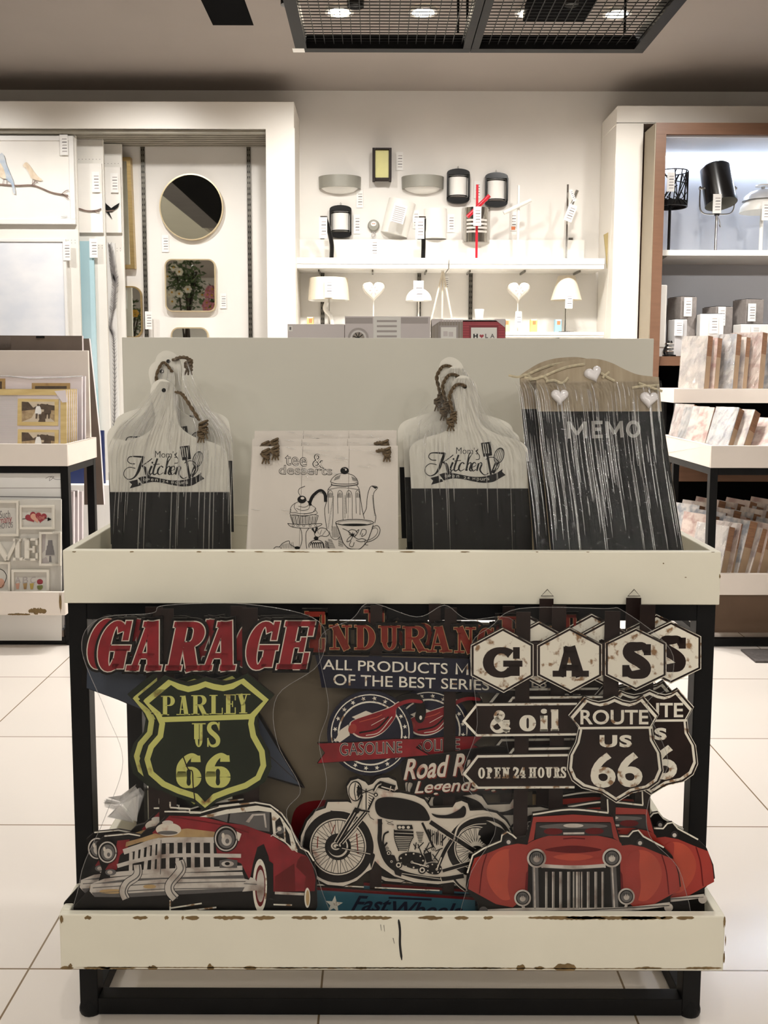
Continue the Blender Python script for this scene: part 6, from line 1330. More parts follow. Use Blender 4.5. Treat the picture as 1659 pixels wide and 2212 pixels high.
s1b, _ = shelf('right half of the upper white lamp shelf', 971, 1305, 558, 580, YS)
s2, ZS2 = shelf('lower white lamp shelf just above the grey panel', 641, 1304, 717, 728, YS)
q = MB(); x0, x1, z0, z1 = rect(645, 517, 1262, 557, WALLY-.02); q.box(x0, x1, WALLY-.02, WALLY-.0135, ZS1+.001, z1, m_lwhite)
tag(q.build('back_rail'), 'white upstand strip along the back of the upper lamp shelf', 'shelf rail')
for px, lb in ((697, 'slotted strip behind the left black desk lamp'), (905, 'slotted strip behind the right black desk lamp'), (1016, 'slotted strip behind the red lamp'), (1232, 'slotted strip behind the silver lamp')):
    standard(lb, px, 514, 800 if px < 1200 else 562)
WY = WALLY-.0006
def at(name, label, px, py, cat='wall lamp', group='wall lamps above the shelf', Y=WY):
    c = P(px, py, Y); return thing(name, label, cat, (c.x, Y, c.z), group=group)
S6 = WALLY*.995/FPX       # metres per photo pixel at the wall
def half_moon(label, px, py):
    t = at('wall_lamp', label, px, py); w_ = 44*S6
    q = MB(); q.lathe([(w_, -12*S6), (w_*1.02, 12*S6), (w_*.94, 12*S6), (w_*.92, -12*S6), (w_, -12*S6)], (0, 0, 0), m_cgrey, 28, PI, 2*PI, .75); q.build('metal_band', t, sm=True)
    q = MB(); q.lathe([(w_*.9, -8*S6), (w_*.84, -13*S6), (w_*.66, -18*S6), (w_*.35, -21.5*S6), (0, -22.5*S6)], (0, 0, 0), m_frost, 26, PI, 2*PI, .72); q.build('glass_bowl', t, sm=True); return t
half_moon('grey half-moon wall lamp with a white glass bowl, leftmost', 734, 396); half_moon('grey half-moon wall lamp with a white glass bowl, right of the ochre lantern', 913, 396)
t = at('wall_lamp', 'square wall lantern with dark frame and ochre glass', 825, 360)
q = MB(); q.box(-14*S6, 14*S6, -.07, -.012, -28*S6, 28*S6, m_amber); q.build('glass_pane', t)
for x0, x1, z0, z1 in ((-20, -14.5, -32, 32), (14.5, 20, -32, 32), (-14.4, 14.4, 28.5, 32), (-14.4, 14.4, -30.5, -28.5)):
    q = MB(); q.box(x0*S6, x1*S6, -.085, -.001, z0*S6, z1*S6, m_sbrown); q.build('frame_bar', t, bevel=.001)
def cage(label, px, py, w_=23, h_=34):
    t = at('wall_lamp', label, px, py); W, H = w_*S6, h_*S6
    q = MB(); q.lathe([(W*.80, -H*.60), (W*.80, H*.60)], (0, 0, 0), m_frost, 22, PI, 2*PI, .8); q.build('glass_shade', t, sm=True)
    for s_ in (1, -1):
        q = MB(); pts = [(-W, s_*H*.66), (W, s_*H*.66), (W, s_*H*.76)]+[(W*math.cos(a_), s_*(H*.76+H*.24*math.sin(a_))) for a_ in [PI*k/12 for k in range(1, 12)]]+[(-W, s_*H*.76)]; q.prism(pts, -W*.45, -.001, m_blk); q.build('end_cap', t)
        q = MB(); q.box(s_*W*.88, s_*W, -.045, -.001, -H*.66, H*.66, m_blk); q.build('side_bar', t)
        q = MB(); q.lathe([(W*.84, -.003), (W*.86, 0), (W*.84, .003)], (0, 0, s_*H*.55), m_blk, 20, PI, 2*PI, .82); q.build('guard_band', t, sm=True)
    q = MB(); q.tube([(0, -.004, H), (.004, -.005, H+.012), (0, -.004, H+.02), (-.004, -.005, H+.012)], .0012, m_wire, 5, closed=True); q.build('hook', t); return t
cage('black caged wall lamp, left of the upper pair', 989, 404, 24, 36); cage('black caged wall lamp, right of the upper pair behind the red lamp', 1071, 412, 24, 36); cage('black caged wall lamp above the left desk lamp, lowest of the three', 736, 480, 23, 34)
def half_cyl(label, px, py, w_, h_, mat, tilt=0.0, stripes=False):
    t = at('wall_lamp', label, px, py); t.rotation_euler = (0, math.radians(tilt), 0); W, H = w_*S6, h_*S6
    q = MB(); q.lathe([(0, -H), (W, -H), (W, H), (0, H)], (0, 0, 0), mat, 26, PI, 2*PI, .8); q.build('shade', t, sm=True)
    if stripes:
        for k in range(4):
            q = MB(); q.lathe([(W*1.01, -.006), (W*1.02, 0), (W*1.01, .006)], (0, 0, (.25-.22*k)*H), m_lwhite, 20, PI*1.25, PI*1.75, .8); q.build('slat', t)
    return t
half_cyl('tilted white half-cylinder wall lamp behind the shelf', 860, 471, 29, 36, m_lwhite, 14); half_cyl('upright cream half-cylinder wall lamp behind the shelf', 940, 484, 24, 31, m_frost); half_cyl('striped chrome half-cylinder wall lamp behind the red lamp', 1028, 488, 30, 36, m_chrome, 0, True)
t = [o for o in scene.objects if o.name.startswith('wall_lamp') and 'tilted' in o.get('label', '')][0]
q = MB(); q.prism([(-14*S6, -18*S6), (14*S6, -18*S6), (14*S6, 20*S6), (-14*S6, 20*S6)], -.137, -.136, m_card)
for k in range(9): q.flat([(-11*S6, (15-k*4)*S6), (11*S6, (15-k*4)*S6), (11*S6, (13.4-k*4)*S6), (-11*S6, (13.4-k*4)*S6)], -.1375, m_mgrey)
q.build('leaflet', t)
t = at('push_light', 'small round push light with a dangling cord', 807, 488, 'push light')
q = MB(); q.lathe([(0, 0), (12*S6, 0), (12.5*S6, .012), (10*S6, .024), (0, .026)], (0, 0, 0), m_cgrey, 22); q.xf(Matrix.Rotation(PI/2, 4, 'X')); q.build('body', t, sm=True)
q = MB(); q.flat(ellipse(0, 3*S6, 6*S6, 5*S6, 14), -.0265, m_lwhite); q.flat([(-4*S6, S6*2), (4*S6, S6*2), (4*S6, 4*S6), (-4*S6, 4*S6)], -.027, m_peach); q.build('lens', t)
q = MB(); q.tube(smooth([(0, -.01, -12*S6), (-4*S6, -.012, -20*S6), (-2*S6, -.012, -24*S6), (3*S6, -.012, -20*S6), (2*S6, -.01, -12*S6)], False, 4), .002, m_mgrey, 6); q.build('cord', t)
for k, (px, py, w_, h_, rd, lb) in enumerate(((863, 348, 15, 38, 0, 'above the right half-moon lamp'), (777, 430, 14, 36, 0, 'below the left half-moon lamp'), (771, 484, 14, 40, 0, 'right of the lowest caged lamp'), (898, 474, 13, 38, 0, 'right of the tilted lamp'), (974, 482, 15, 38, 0, 'right of the cream half-cylinder lamp'), (1005, 470, 13, 40, 0, 'left of the red lamp'), (1031, 410, 14, 36, 0, 'between the two upper caged lamps'), (1109, 478, 14, 40, 1, 'left of the white pole lamp'), (808, 535, 16, 36, 0, 'under the push light cord'), (963, 610, 14, 28, 0, 'above the tripod on the lower shelf'))):
    price_tag(None, px, py, w_, h_, (WALLY-.022) if 500 < py < 560 else WALLY-.004, label='white price tag '+lb, red=bool(rd))
# lamps standing on the upper shelf
YL_ = 5.50; S5 = YL_*.995/FPX
def stand(name, label, px, Z, cat='table lamp', group=None, Y=YL_): return thing(name, label, cat, (P(px, 556, Y).x, Y, Z+.0008), group=group)
def zz(py, Z, Y=YL_): return P(900, py, Y).z-Z
for px, lb, gx in ((716, 'left black desk lamp on the upper shelf with a price card', -1), (914, 'right black desk lamp on the upper shelf with a price card', .35)):
    t = stand('desk_lamp', lb, px, ZS1, group='black desk lamps')
    q = MB(); q.lathe([(0, 0), (.028, 0), (.028, .006), (.01, .010), (0, .010)], (0, 0, 0), m_blk, 20); q.build('base', t, sm=True)
    H = zz(470, ZS1); q = MB(); dx = 12*S5*(gx if gx < 0 else 0)
    q.tube(smooth([(0, 0, .008), (.002, 0, H*.35), (dx*.35, -.01, H*.65), (dx*1.1, -.03, H*.96)], False, 5), [.013]*11+[.015]*5, m_blk, 10); q.build('arm', t, sm=True)
    q = MB(); q.box(dx-.03, dx+.012, -.05, -.02, H*.94, H, m_chrome); q.build('lamp_head', t, bevel=.003)
    price_tag(t, px-18 if gx < 0 else px-7, 492 if gx < 0 else 493, 17 if gx < 0 else 19, 44, YL_-.07)
def pole_lamp(label, px, pyt, mat, a0, a1, name='table_lamp', thick=.011):
    t = stand(name, label, px, ZS1, group='slim pole lamps on the upper shelf'); H = zz(pyt, ZS1)
    q = MB(); q.lathe([(0, 0), (.045, 0), (.045, .006), (.008, .01), (0, .01)], (0, 0, 0), mat if mat is not m_bulbred else m_lwhite, 24); q.build('base', t, sm=True)
    q = MB(); q.box(-thick*.6, thick*.6, -thick*.6, thick*.6, .008, H, mat); q.build('pole', t, bevel=.001)
    x0, z0, x1, z1 = (a0[0]-px)*S5, zz(a0[1], ZS1), (a1[0]-px)*S5, zz(a1[1], ZS1)
    q = MB(); q.tube([(x0, -.02, z0), (x1, -.02, z1)], thick*1.1, mat, 10); q.build('arm', t, sm=True)
    q = MB(); q.tube([((x0+x1)/2-.0, -.026, (z0+z1)/2), ((x0+x1)/2, .004, (z0+z1)/2)], .006, m_chrome, 8); q.build('pivot', t); return t
t = pole_lamp('slim red angled lamp on the upper shelf', 1029, 399, m_bulbred, (1054, 424), (1008, 470)); price_tag(t, 1031, 467, 17, 40, YL_-.04)
t = pole_lamp('slim white angled lamp on the upper shelf', 1118, 400, m_lwhite, (1143, 433), (1086, 461))
t = pole_lamp('slim silver lamp at the right end of the upper shelf', 1223, 398, m_chrome, (1242, 412), (1219, 477), thick=.009)
price_tag(t, 1232, 460, 18, 36, YL_-.045, .35); price_tag(t, 1237, 422, 7, 26, YL_-.05, -.4)
# lamps standing on the lower shelf
def on_low(name, label, px, cat='table lamp', group=None, Y=YL_): return stand(name, label, px, ZS2, cat, group, Y)
t = on_low('table_lamp', 'beige drum shade lamp on the lower shelf, leftmost', 710)
q = MB(); z0, z1 = zz(650, ZS2), zz(602, ZS2); q.lathe([(44*S5, z0), (41*S5, z1)], (0, 0, 0), m_bshade, 30); q.lathe([(43*S5, z0), (40*S5, z1)], (0, 0, 0), m_lwhite, 30); q.build('lamp_shade', t, sm=True)
q = MB(); q.tube([(0, 0, .0), (0, 0, z1*.96)], .006, m_chrome, 8); q.build('stem', t); q = MB(); q.tube(smooth([(-.012, 0, z0-.01), (-.02, 0, z0-.05), (.01, 0, z0*.5), (.024, 0, .012)], False, 5), [.014]*8+[.012]*8, m_lwhite, 10); q.lathe([(0, 0), (.05, 0), (.05, .008), (0, .012)], (0, 0, 0), m_lwhite, 22); q.build('base', t, sm=True)
price_tag(t, 710, 622, 17, 40, YL_-.13)
t = on_low('table_lamp', 'small white dome lamp in the middle of the lower shelf', 905)
z0 = zz(650, ZS2); q = MB(); R_ = 28*S5; q.lathe([(R_, z0)]+[(R_*math.cos(a_), z0+R_*.95*math.sin(a_)) for a_ in [PI/2*k/8 for k in range(1, 9)]], (0, 0, 0), m_lwhite, 26); q.build('dome_shade', t, sm=True)
q = MB(); q.tube([(0, 0, .008), (0, 0, z0+R_*.5)], .005, m_lwhite, 8); q.lathe([(0, 0), (.05, 0), (.05, .008), (0, .01)], (0, 0, 0), m_lwhite, 22); q.build('stem', t, sm=True); price_tag(t, 904, 628, 22, 42, YL_-.09)
for px, lb in ((807, 'white openwork heart lamp left of the dome lamp'), (1121, 'white openwork heart lamp right of the cup')):
    t = on_low('heart_lamp', lb, px, group='heart lamps'); zc = zz(629, ZS2)
    m_hs = M('heart_shade', (214, 208, 196), .6, var=.03); q = MB(); puffy(q, [((x-px)*S5, zc-(y-629)*S5) for x, y in heart_pts(px, 627, 24)], -.01, .03, m_hs)
    q.prism([((x-px)*S5, zc-(y-629)*S5) for x, y in heart_pts(px, 627, 24)], -.01, .03, m_hs); q.build('heart_shade', t)
    q = MB()
    for k in range(6):
        an = k*PI/3; cx, cz = 7*S5*math.cos(an), zc+7*S5*math.sin(an); q.flat(ellipse(cx, cz, 2.6*S5, 1.2*S5, 10, rot=an), -.0408, m_mgrey)
    for e in (-1, 1): q.flat(ellipse(e*14*S5, zc+10*S5, 2*S5, 3*S5, 10, rot=e*.5), -.036, m_mgrey)
    q.build('cut_out', t)
    q = MB(); q.tube([(0, .01, .008), (0, .01, zc-22*S5)], .0035, m_lwhite, 8); q.lathe([(0, 0), (.035, 0), (.035, .008), (0, .01)], (0, .01, 0), m_lwhite, 20); q.build('stem', t)
    if px > 1000: price_tag(t, 1120, 690, 14, 34, YL_-.02)
t = on_low('tripod_stand', 'pale wooden tripod legs beside the dome lamp', 957, 'lamp stand'); H = zz(585, ZS2)
for ex, ey in ((-24, 0), (21, 0), (0, .05)):
    q = MB(); q.tube([(0, .0, H), (ex*S5*1.25, ey, .002)], [.006, .0045], m_bshade, 8); q.build('leg', t)
q = MB(); q.lathe([(0, -.004), (.009, -.004), (.009, .01), (0, .01)], (0, 0, H), m_lwhite, 14); q.build('cap', t)
t = on_low('table_lamp', 'pale cone shade lamp at the right end of the lower shelf', 1225); z0, z1 = zz(648, ZS2), zz(596, ZS2)
q = MB(); q.lathe([(33*S5, z0), (18*S5, z1)], (0, 0, 0), m_bshade, 28); q.build('lamp_shade', t, sm=True); q = MB(); q.tube([(0, 0, .008), (0, 0, z1*.95)], .006, m_chrome, 8); q.lathe([(0, 0), (.05, 0), (.05, .008), (0, .01)], (0, 0, 0), m_chrome, 22); q.build('stem', t, sm=True); price_tag(t, 1229, 650, 16, 32, YL_-.11)
t = on_low('tea_light_cup', 'small white tapered cup on the lower shelf', 1037, 'cup'); zc = zz(668, ZS2)
q = MB(); q.lathe([(0, zc-22*S5), (8*S5, zc-22*S5), (10.5*S5, zc), (9.5*S5, zc), (7*S5, zc-18*S5), (0, zc-18*S5)], (0, 0, 0), m_lwhite, 22); q.build('cup_body', t, sm=True); q = MB(); q.box(-.03, .03, -.03, .03, 0, zc-22*S5-.0005, m_lwhite); q.build('block', t)
for px, pyt, c_, lb in ((670, 686, (232, 196, 130), 'small orange bulb box at the left end of the lower shelf'), (1096, 690, (236, 220, 150), 'small pale yellow bulb box beside the HOLA frame'), (1155, 690, (228, 206, 120), 'small yellow bulb box right of the heart lamp'), (1208, 690, (150, 190, 208), 'small blue bulb box near the cone lamp')):
    t = on_low('bulb_box', lb, px, 'box', 'bulb boxes on the lower shelf'); H = zz(pyt, ZS2); q = MB(); q.box(-7*S5, 7*S5, -.02, .02, 0, H, M('box_%d' % c_[0], c_, .5, var=.1, scale=40)); q.build('carton', t)
    q = MB(); q.flat([(-3*S5, H*.6), (4*S5, H*.6), (4*S5, H*.88), (-3*S5, H*.88)], -.0206, M('print_orange', (226, 130, 84), .6)); q.flat([(-6*S5, H*.92), (6*S5, H*.92), (6*S5, H*.99), (-6*S5, H*.99)], -.0206, m_card); q.build('label', t)
# corner panel leaning beside the right column
t = thing('wood_panel', 'olive wooden panel corner showing beside the right white column', 'panel', (P(1312, 560, 5.44).x, 5.44, 0.001)); p_ = Plane((t.location.x, 5.44, .001)); m_olive = M('olive_veneer', (176, 158, 108), .5, var=.1, scale=6)
a = Art(p_, (1280, 220, 3.95), 0); a.slab([(98, 1132), (162, 1098), (240, 1098), (240, 2600), (160, 2600), (138, 1560)], m_olive, .012); part(a, 'board', t)
# ------------------------------------------------------------------ right display case
m_case = M('brown_case', (120, 88, 68), .45, var=.12, scale=7, stretch=(1, 1, 8)); m_caseside = M('taupe_case_side', (150, 138, 118), .5, var=.06, scale=5)
m_back = M('case_back_grey', (196, 198, 204), .6, var=.04, scale=3); m_led = M('led_strip', (226, 238, 255), .4, emit=60)
YC = 5.10
cx0 = P(1414, 400, YC).x; ctop = P(1500, 265, YC).z; cin = P(1436, 400, YC).x; cit = P(1500, 290, YC).z; CXR = 3.6; YB_ = 5.62
case = thing('display_case', 'brown lined display case of table lamps at the right', 'cabinet', (cx0, YC, .001))
def CB(name, x0, x1, y0, y1, z0, z1, mat, **k):
    q = MB(); q.box(x0-cx0, x1-cx0, y0-YC, y1-YC, z0-.001, z1-.001, mat); return q.build(name, case, **k)
CB('top_board', cx0, CXR, YC, YB_, cit, ctop, m_case); CB('side_board', cx0, cin, YC, YB_, .001, cit-.0005, m_case); CB('side_board', CXR-.05, CXR, YC, YB_, .001, cit-.0005, m_case)
CB('side_lining', cx0-.006, cx0-.0006, YC+.001, 5.295, .001, ctop-.002, m_caseside)
CB('back_panel', cin+.0005, CXR-.051, YB_-.015, YB_, .001, cit-.001, m_back)
CB('ceiling_panel', cin+.001, CXR-.051, YC+.02, YB_-.02, cit-.012, cit-.001, m_back)
led = CB('led_strip', cin+.01, CXR-.06, YB_-.05, YB_-.03, cit-.028, cit-.014, m_led)
zA = P(1500, 540, YC+.06).z; zA0 = P(1500, 552, YC+.06).z
CB('shelf', cin+.0006, CXR-.051, YC+.06, YB_-.016, zA0, zA, m_lwhite)
zB = P(1500, 770, YC+.03).z; zB0 = P(1500, 790, YC+.03).z
CB('shelf', cin+.0006, CXR-.051, YC+.03, YB_-.016, zB0, zB, m_case)
zC = P(1500, 1010, YC+.03).z; zC0 = P(1500, 1040, YC+.03).z
CB('shelf', cin+.0006, CXR-.051, YC+.03, YB_-.016, zC0, zC, m_case)
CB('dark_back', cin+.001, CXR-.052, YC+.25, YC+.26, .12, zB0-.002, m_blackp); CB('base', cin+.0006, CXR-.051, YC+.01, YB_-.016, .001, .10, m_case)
q = MB(); q.prism([(0, 0), (.05, .0), (.0, -.035)], .08, .10, m_steel); q.xf(Matrix.Translation((cin-cx0+.002, 0, zA0-.002))); q.build('bracket', case)
YQ = 5.30; SQ = YQ*.995/FPX
def case_thing(name, label, px, Z, cat, group=None, Y=YQ): return thing(name, label, cat, (P(px, 600, Y).x, Y, Z+.0008), group=group)
def zq(py, Z, Y=YQ): return P(1500, py, Y).z-Z-.0008
# lattice lamp
t = case_thing('table_lamp', 'black lattice drum lamp at the left of the case', 1442, zA, 'table lamp', 'lamps in the display case'); z0, z1 = zq(448, zA), zq(372, zA); R_ = 35*SQ
q = MB(); rr = random.Random(4)
for k in range(46):
    a0 = rr.random()*2*PI; a1 = a0+rr.uniform(-1.3, 1.3); za, zb = (z0, z1) if k % 3 else (z0+rr.random()*(z1-z0), z0+rr.random()*(z1-z0)); pts = []
    for s_ in range(8):
        f = s_/7; an = a0+(a1-a0)*f; pts.append((R_*math.cos(an), R_*math.sin(an), za+(zb-za)*f))
    q.tube(pts, .0028, m_blk, 5)
for z in (z0, z1): q.tube([(R_*math.cos(2*PI*k/28), R_*math.sin(2*PI*k/28), z) for k in range(28)], .0032, m_blk, 6, closed=True)
q.lathe([(R_*.99, z0), (R_*.99, z0+.03)], (0, 0, 0), m_blk, 28); q.build('lattice_shade', t)
q = MB(); q.tube([(0, 0, .006), (0, 0, z0+.05)], .008, m_blk, 10); q.build('stem', t, sm=True); q = MB(); q.lathe([(0, 0), (.062, 0), (.062, .006), (.01, .012), (0, .012)], (0, 0, 0), m_blk, 24); q.build('base', t, sm=True); price_tag(t, 1449, 393, 16, 40, YQ-.11)
# spotlight lamp
t = case_thing('table_lamp', 'gloss black spotlight lamp on a chrome yoke', 1543, zA, 'table lamp', 'lamps in the display case'); zc = zq(400, zA); H2 = 43*SQ; R_ = 33*SQ
q = MB(); q.lathe([(R_*1.0, -H2), (R_*.93, H2*.9), (R_*.8, H2), (0, H2)], (0, 0, 0), m_blk, 30); q.lathe([(R_*.97, -H2), (R_*.9, H2*.86)], (0, 0, 0), m_cgrey, 30); q.xf(Matrix.Translation((0, 0, zc)) @ Matrix.Rotation(math.radians(-6), 4, 'Y') @ Matrix.Rotation(math.radians(-16), 4, 'X')); q.build('lamp_shade', t, sm=True)
zy = zq(407, zA); zb = zq(462, zA); q = MB(); q.tube(smooth([(-37*SQ, 0, zy+.012), (-37*SQ, 0, zb+.06), (-34*SQ, 0, zb+.018), (-24*SQ, 0, zb), (0, 0, zb-.002), (24*SQ, 0, zb), (34*SQ, 0, zb+.018), (37*SQ, 0, zb+.06), (37*SQ, 0, zy+.012)], False, 5), .004, m_chrome, 8); q.build('yoke', t, sm=True)
for e in (-1, 1):
    q = MB(); q.tube([(e*31*SQ, 0, zy), (e*40*SQ, 0, zy)], .008, m_chrome, 10); q.build('knob', t)
q = MB(); q.tube([(0, 0, .008), (0, 0, zb-.002)], .007, m_chrome, 10); q.tube([(-.012, 0, zb), (.012, 0, zb)], .012, m_blk, 10); q.build('stem', t, sm=True); q = MB(); q.lathe([(0, 0), (.068, 0), (.07, .006), (.02, .012), (0, .012)], (0, 0, 0), m_chrome, 28); q.build('base', t, sm=True)
q = MB(); q.tube(smooth([(.008, -.008, zb-.02), (.016, -.01, zb-.05), (.02, -.01, zb-.075), (.012, -.01, zb-.06)], False, 4), .002, m_chrome, 6); q.build('cord', t); price_tag(t, 1549, 440, 18, 40, YQ-.12)
# mushroom lamp
t = case_thing('table_lamp', 'white layered mushroom lamp at the right edge', 1640, zA, 'table lamp', 'lamps in the display case'); z0 = zq(458, zA)
q = MB(); q.lathe([(46*SQ, z0), (44*SQ, z0+.03), (34*SQ, z0+.065), (20*SQ, z0+.085)], (0, 0, 0), m_lwhite, 32); q.build('lower_shade', t, sm=True)
q = MB(); q.lathe([(41*SQ, z0+.062), (38*SQ, z0+.085), (26*SQ, z0+.11), (8*SQ, z0+.125), (0, z0+.127)], (0, 0, 0), M('silver_white', (214, 216, 220), .3, .3), 32); q.build('upper_shade', t, sm=True)
q = MB(); q.lathe([(16*SQ, z0+.14), (15*SQ, z0+.148), (0, z0+.15)], (0, 0, 0), m_lwhite, 24); q.build('cap', t, sm=True)
q = MB(); q.tube([(0, 0, .008), (0, 0, z0+.14)], .010, m_lwhite, 12); q.lathe([(0, 0), (.07, 0), (.07, .008), (0, .012)], (0, 0, 0), m_lwhite, 26); q.build('stem', t, sm=True); price_tag(t, 1655, 455, 18, 40, YQ-.14)
# boxes on the lower shelf
m_felt = M('grey_felt_box', (156, 148, 143), .85, var=.15, scale=60, bump=.2); m_silver = M('silver_box', (206, 204, 204), .4, .2, var=.05)
def cube_box(label, px0, px1, pyt, Y, mat, yaw=12, d=.13, tagpos=None):
    x0, x1, _, z1 = rect(px0, pyt, px1, pyt, Y); w_ = x1-x0; t = thing('cube_lamp', label, 'cube lamp', ((x0+x1)/2, Y, zB+.0008), (0, 0, math.radians(yaw)), 'cube lamps in the display case'); H = P(1500, pyt, Y).z-zB-.0008
    c_ = math.cos(math.radians(yaw)); s_ = math.sin(math.radians(yaw)); ww = max(.05, (w_-d*s_)/c_); q = MB(); q.box(-ww/2, ww/2, -d/2, d/2, 0, H, mat); q.build('shade', t, bevel=.003)
    q = MB(); q.box(-ww/2+.008, ww/2-.008, -d/2+.008, d/2-.008, H+.0003, H+.003, m_chalk); q.build('opening', t)
    if tagpos: price_tag(t, *tagpos)
    return t
cube_box('tall grey felt cube lamp, left of the three', 1447, 1500, 643, 5.36, m_felt, 18, tagpos=(1486, 663, 17, 40, 5.265)); cube_box('grey felt cube lamp in the middle of the row', 1523, 1577, 664, 5.38, m_felt, 16, tagpos=(1559, 683, 16, 40, 5.29)); cube_box('grey felt cube lamp at the right of the row', 1590, 1643, 648, 5.36, m_felt, 14, tagpos=(1624, 675, 17, 38, 5.27))
cube_box('small silver cube lamp in front of the left felt one', 1448, 1480, 691, 5.2, m_silver, 8, .09, (1466, 708, 18, 34, 5.145)); cube_box('white cube lamp in front of the middle felt one', 1513, 1556, 679, 5.24, m_white, -8, .1, (1542, 700, 18, 40, 5.175)); cube_box('low white cube lamp in front of the right felt one', 1590, 1662, 701, 5.24, m_white, 4, .1, (1632, 712, 20, 14, 5.18))
t = case_thing('table_lamp', 'tall narrow white lamp against the left side of the case', 1424, zB, 'table lamp', Y=5.22); H = P(1424, 617, 5.22).z-zB; q = MB(); q.box(-.016, .030, -.04, .04, 0.0, H*.12, m_white); q.build('base', t); q = MB(); q.box(-.016, .034, -.045, .045, H*.122, H, m_lwhite); q.build('lamp_shade', t, bevel=.006); price_tag(t, 1424, 645, 10, 16, 5.17)
t = case_thing('wire_lamp', 'black and silver wire lamp low on the shelf', 1452, zB, 'table lamp', Y=5.19); H = P(1452, 738, 5.19).z-zB
for e in (-1, 1):
    q = MB(); q.tube(smooth([(e*.028, 0, .008), (e*.036, -.02, H*.4), (e*.02, -.02, H*.8), (e*.006, 0, H)], False, 4), .006, m_blk, 8); q.build('side_hoop', t)
for z in (.35, .6, .85):
    q = MB(); q.tube([(.036*math.cos(2*PI*k/20), .03*math.sin(2*PI*k/20), H*z) for k in range(20)], .004, m_chrome, 6, closed=True); q.build('ring', t)
q = MB(); q.lathe([(0, 0), (.045, 0), (.045, .008), (0, .012)], (0, 0, 0), m_blk, 22); q.build('base', t)
t = thing('storage_bowl', 'white round bowl behind the canvases of the right rack', 'bowl', (P(1447, 870, 4.9).x, 4.9, .70)); 
for o in (t,): bpy.data.objects.remove(o)
# ------------------------------------------------------------------ hanging wire grid under the ceiling
gz0 = P(640, 113, 4.27).z; gx0 = P(640, 113, 4.27).x; gx1 = P(1388, 113, 4.27).x; gxm = P(1015, 113, 4.27).x; GY0, GY1 = 2.95, 4.27; gh = .06
grid = thing('ceiling_grid', 'black steel grid tray hanging under the ceiling with wire mesh', 'hanging grid', ((gx0+gx1)/2, GY1, gz0))
def GB(name, x0, x1, y0, y1, z0, z1, **k):
    q = MB(); q.box(x0-grid.location.x, x1-grid.location.x, y0-GY1, y1-GY1, z0-gz0, z1-gz0, m_black); return q.build(name, grid, **k)
for x0, x1 in ((gx0, gx0+.05), (gxm-.035, gxm-.002), (gxm+.002, gxm+.035), (gx1-.05, gx1)): GB('side_rail', x0, x1, GY0, GY1-.0505, gz0, gz0+gh)
GB('end_rail', gx0, gxm-.001, GY1-.05, GY1, gz0, gz0+gh); GB('end_rail', gxm+.001, gx1, GY1-.05, GY1, gz0, gz0+gh); GB('end_rail', gx0, gx1, GY0-.05, GY0-.0005, gz0, gz0+gh)
q = MB(); zm = .020; n1 = 36
for k in range(n1+1):
    x = gx0+.05+(gx1-gx0-.10)*k/n1-grid.location.x; q.tube([(x, GY0-GY1, zm), (x, -.05, zm)], .0022, m_black, 4, caps=False)
y = -.075
while y > GY0-GY1: q.tube([(gx0+.05-grid.location.x, y, zm+.004), (gx1-.05-grid.location.x, y, zm+.004)], .0022, m_black, 4, caps=False); y -= .033
tag(q.build('wire_mesh', grid), kind='stuff')
for x, y in ((gxm-.02, 4.2), (gxm-.06, 4.2), (gx1-.10, 4.2), (gx0+.02, 3.2), (gx1-.02, 3.2)):
    q = MB(); q.tube([(x-grid.location.x, y-GY1, gh), (x-grid.location.x, y-GY1, CEIL-gz0-.001)], .006, m_black, 8); q.build('drop_rod', grid)
q = MB(); qx = P(643, 110, 4.24).x-grid.location.x; q.box(qx-.022, qx+.03, -.052, -.002, -.0012, -.0003, m_card); q.build('sticker', grid)
m_lamp = M('lit_lamp', (255, 240, 214), .4, emit=60)
for k, (px, py) in enumerate(((733, 30), (914, 30), (1143, 32), (1333, 34))):
    d = ray(px, py); tt = (CEIL-.02-CAMZ)/d.z; c = CAMP+d*tt
    t = thing('ceiling_downlight', ('first', 'second', 'third', 'fourth')[k]+' glowing ceiling downlight from the left above the mesh', 'downlight', (c.x, c.y, CEIL-.002), group='downlights above the grid')
    q = MB(); q.lathe([(.052, -.014), (.066, -.014), (.066, 0), (.052, -.001)], (0, 0, 0), m_lwhite, 28); q.build('trim_ring', t, sm=True); q = MB(); q.lathe([(0, -.010), (.051, -.010)], (0, 0, 0), m_lamp, 24); q.build('lens', t)
    light('downlight_beam', 'SPOT', (c.x, c.y, CEIL-.03), 40*LK, WARM2, .05, (c.x, c.y-.1, 0), 120, .8)
for k, (px, py, r_) in enumerate(((768, -6, .035), (622, -10, .03), (1050, -8, .028), (1235, -9, .028))):
    d = ray(px, py); tt = (CEIL-.10-CAMZ)/d.z; c = CAMP+d*tt; t = thing('spotlight', 'dark track spotlight head at the top edge, '+('second from the left', 'leftmost', 'third from the left', 'rightmost')[k], 'spotlight', (c.x, c.y, CEIL-.001), group='spotlight heads at the top edge')
    q = MB(); q.lathe([(0, -.14), (r_, -.138), (r_*1.05, -.11), (r_*.8, -.06), (0, -.05)], (0, 0, 0), m_blk, 22); q.build('head', t, sm=True); q = MB(); q.tube([(0, 0, -.06), (0, 0, 0)], .008, m_blk, 8); q.build('stem', t)
a = P(1120, 60, 4.55); b_ = P(1250, 60, 4.55)
q = MB(); q.box(a.x, b_.x, 3.9, 4.42, CEIL-.05, CEIL-.001, m_blackp); tag(q.build('air_vent'), 'dark square vent on the ceiling above the right half of the grid', 'vent')
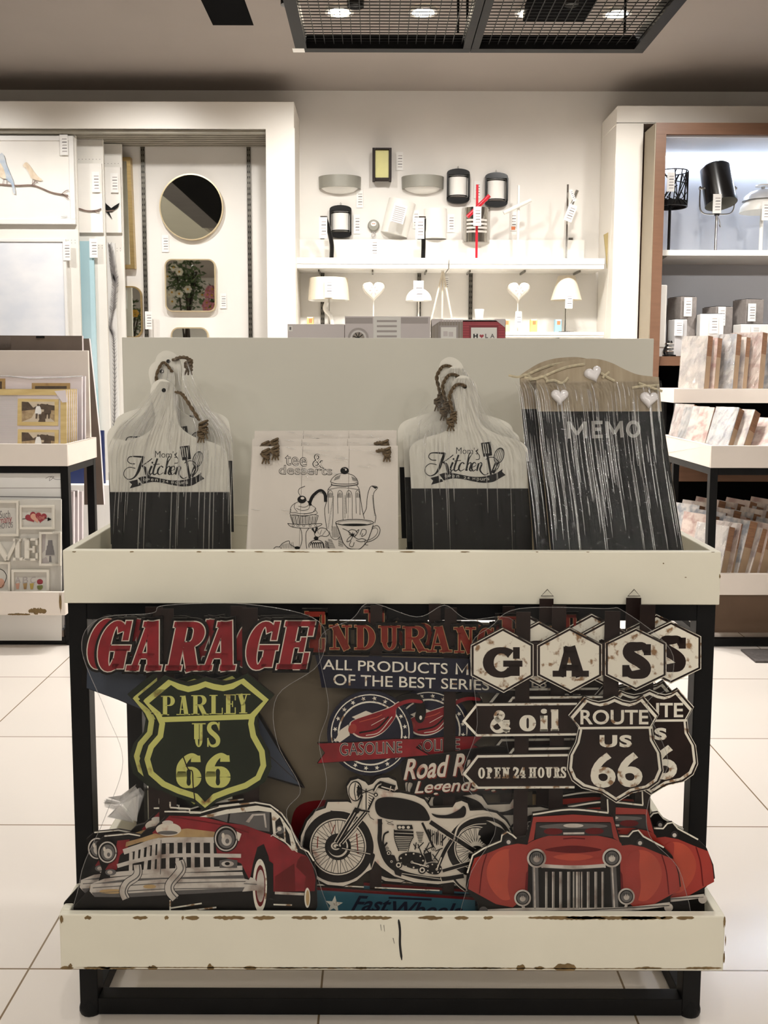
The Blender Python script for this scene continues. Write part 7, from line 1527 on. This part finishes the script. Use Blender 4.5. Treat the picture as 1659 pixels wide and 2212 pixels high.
# ------------------------------------------------------------------ flower arrangements behind the camera, seen in the mirrors
m_leaf = M('leaf_green', (92, 112, 70), .5, rgb2=(58, 80, 44), scale=20); m_petw = M('petal_white', (236, 232, 218), .5, var=.05); m_petp = M('petal_pink', (214, 140, 156), .5, var=.15, scale=20); m_pety = M('petal_yellow', (230, 178, 66), .5, var=.2, scale=20); m_petr = M('petal_red', (170, 40, 50), .5, var=.2, scale=20); m_bark = M('dark_stem', (64, 54, 44), .8, var=.3, scale=30)
def plant(label, x, y, zt, H, R_, mat, nf, seed, leafn=420):
    t = thing('flower_arrangement', label, 'flowers', (x, y, .001), group='flower arrangements behind the viewer'); r = random.Random(seed); zc = zt-H/2
    q = MB(); q.lathe([(0, 0), (.16, 0), (.2, .3), (.13, .55), (.15, .6), (.11, .6), (.1, .5), (0, .45)], (0, 0, 0), m_lwhite, 24); q.build('vase', t, sm=True)
    q = MB()
    for k in range(7): q.tube(smooth([(0, 0, .45), (r.uniform(-.05, .05), r.uniform(-.05, .05), zc*.6), (r.uniform(-R_, R_)*.6, r.uniform(-R_, R_)*.5, zc+H*.2)], False, 5), .012, m_bark, 6)
    q.build('stem', t)
    q = MB()
    for k in range(leafn):
        th, ph, rad = r.random()*2*PI, math.acos(r.uniform(-1, 1)), r.random()**.4
        c = Vector((R_*rad*math.sin(ph)*math.cos(th), R_*rad*math.sin(ph)*math.sin(th), zc+H/2*rad*math.cos(ph))); d = Vector((r.uniform(-1, 1), r.uniform(-1, 1), r.uniform(-.8, .6))).normalized(); s_ = d.orthogonal().normalized(); l = r.uniform(.05, .10)
        q.face([c, c+d*l*.5+s_*l*.22, c+d*l, c+d*l*.5-s_*l*.22], m_leaf)
    tag(q.build('foliage', t), kind='stuff')
    for k in range(nf):
        th = r.random()*2*PI; ph = math.acos(r.uniform(-.8, 1)); c = (R_*math.sin(ph)*math.cos(th), R_*abs(math.sin(ph)*math.sin(th)), zc+H/2*math.cos(ph)); q = MB()
        for j in range(6):
            an = j*PI/3; q.sphere((c[0]+.028*math.cos(an), c[1], c[2]+.028*math.sin(an)), (.024, .014, .024), mat, 8, 5)
        q.sphere((c[0], c[1]+.012, c[2]), .014, m_pety, 8, 5); q.build('blossom', t, sm=True)
    return t
plant('tall green arrangement with white blossoms, seen only in the square mirror', -2.50, -1.0, 2.72, .75, .24, m_petw, 14, 1, 520)
plant('pink blossom arrangement, seen only at the right of the square mirror', -2.06, -.75, 2.28, .40, .15, m_petp, 26, 2, 160)
plant('yellow and red blossom arrangement, seen only in the half hidden gold mirror', -3.3, -1.0, 2.2, .75, .30, m_pety, 16, 3, 420)
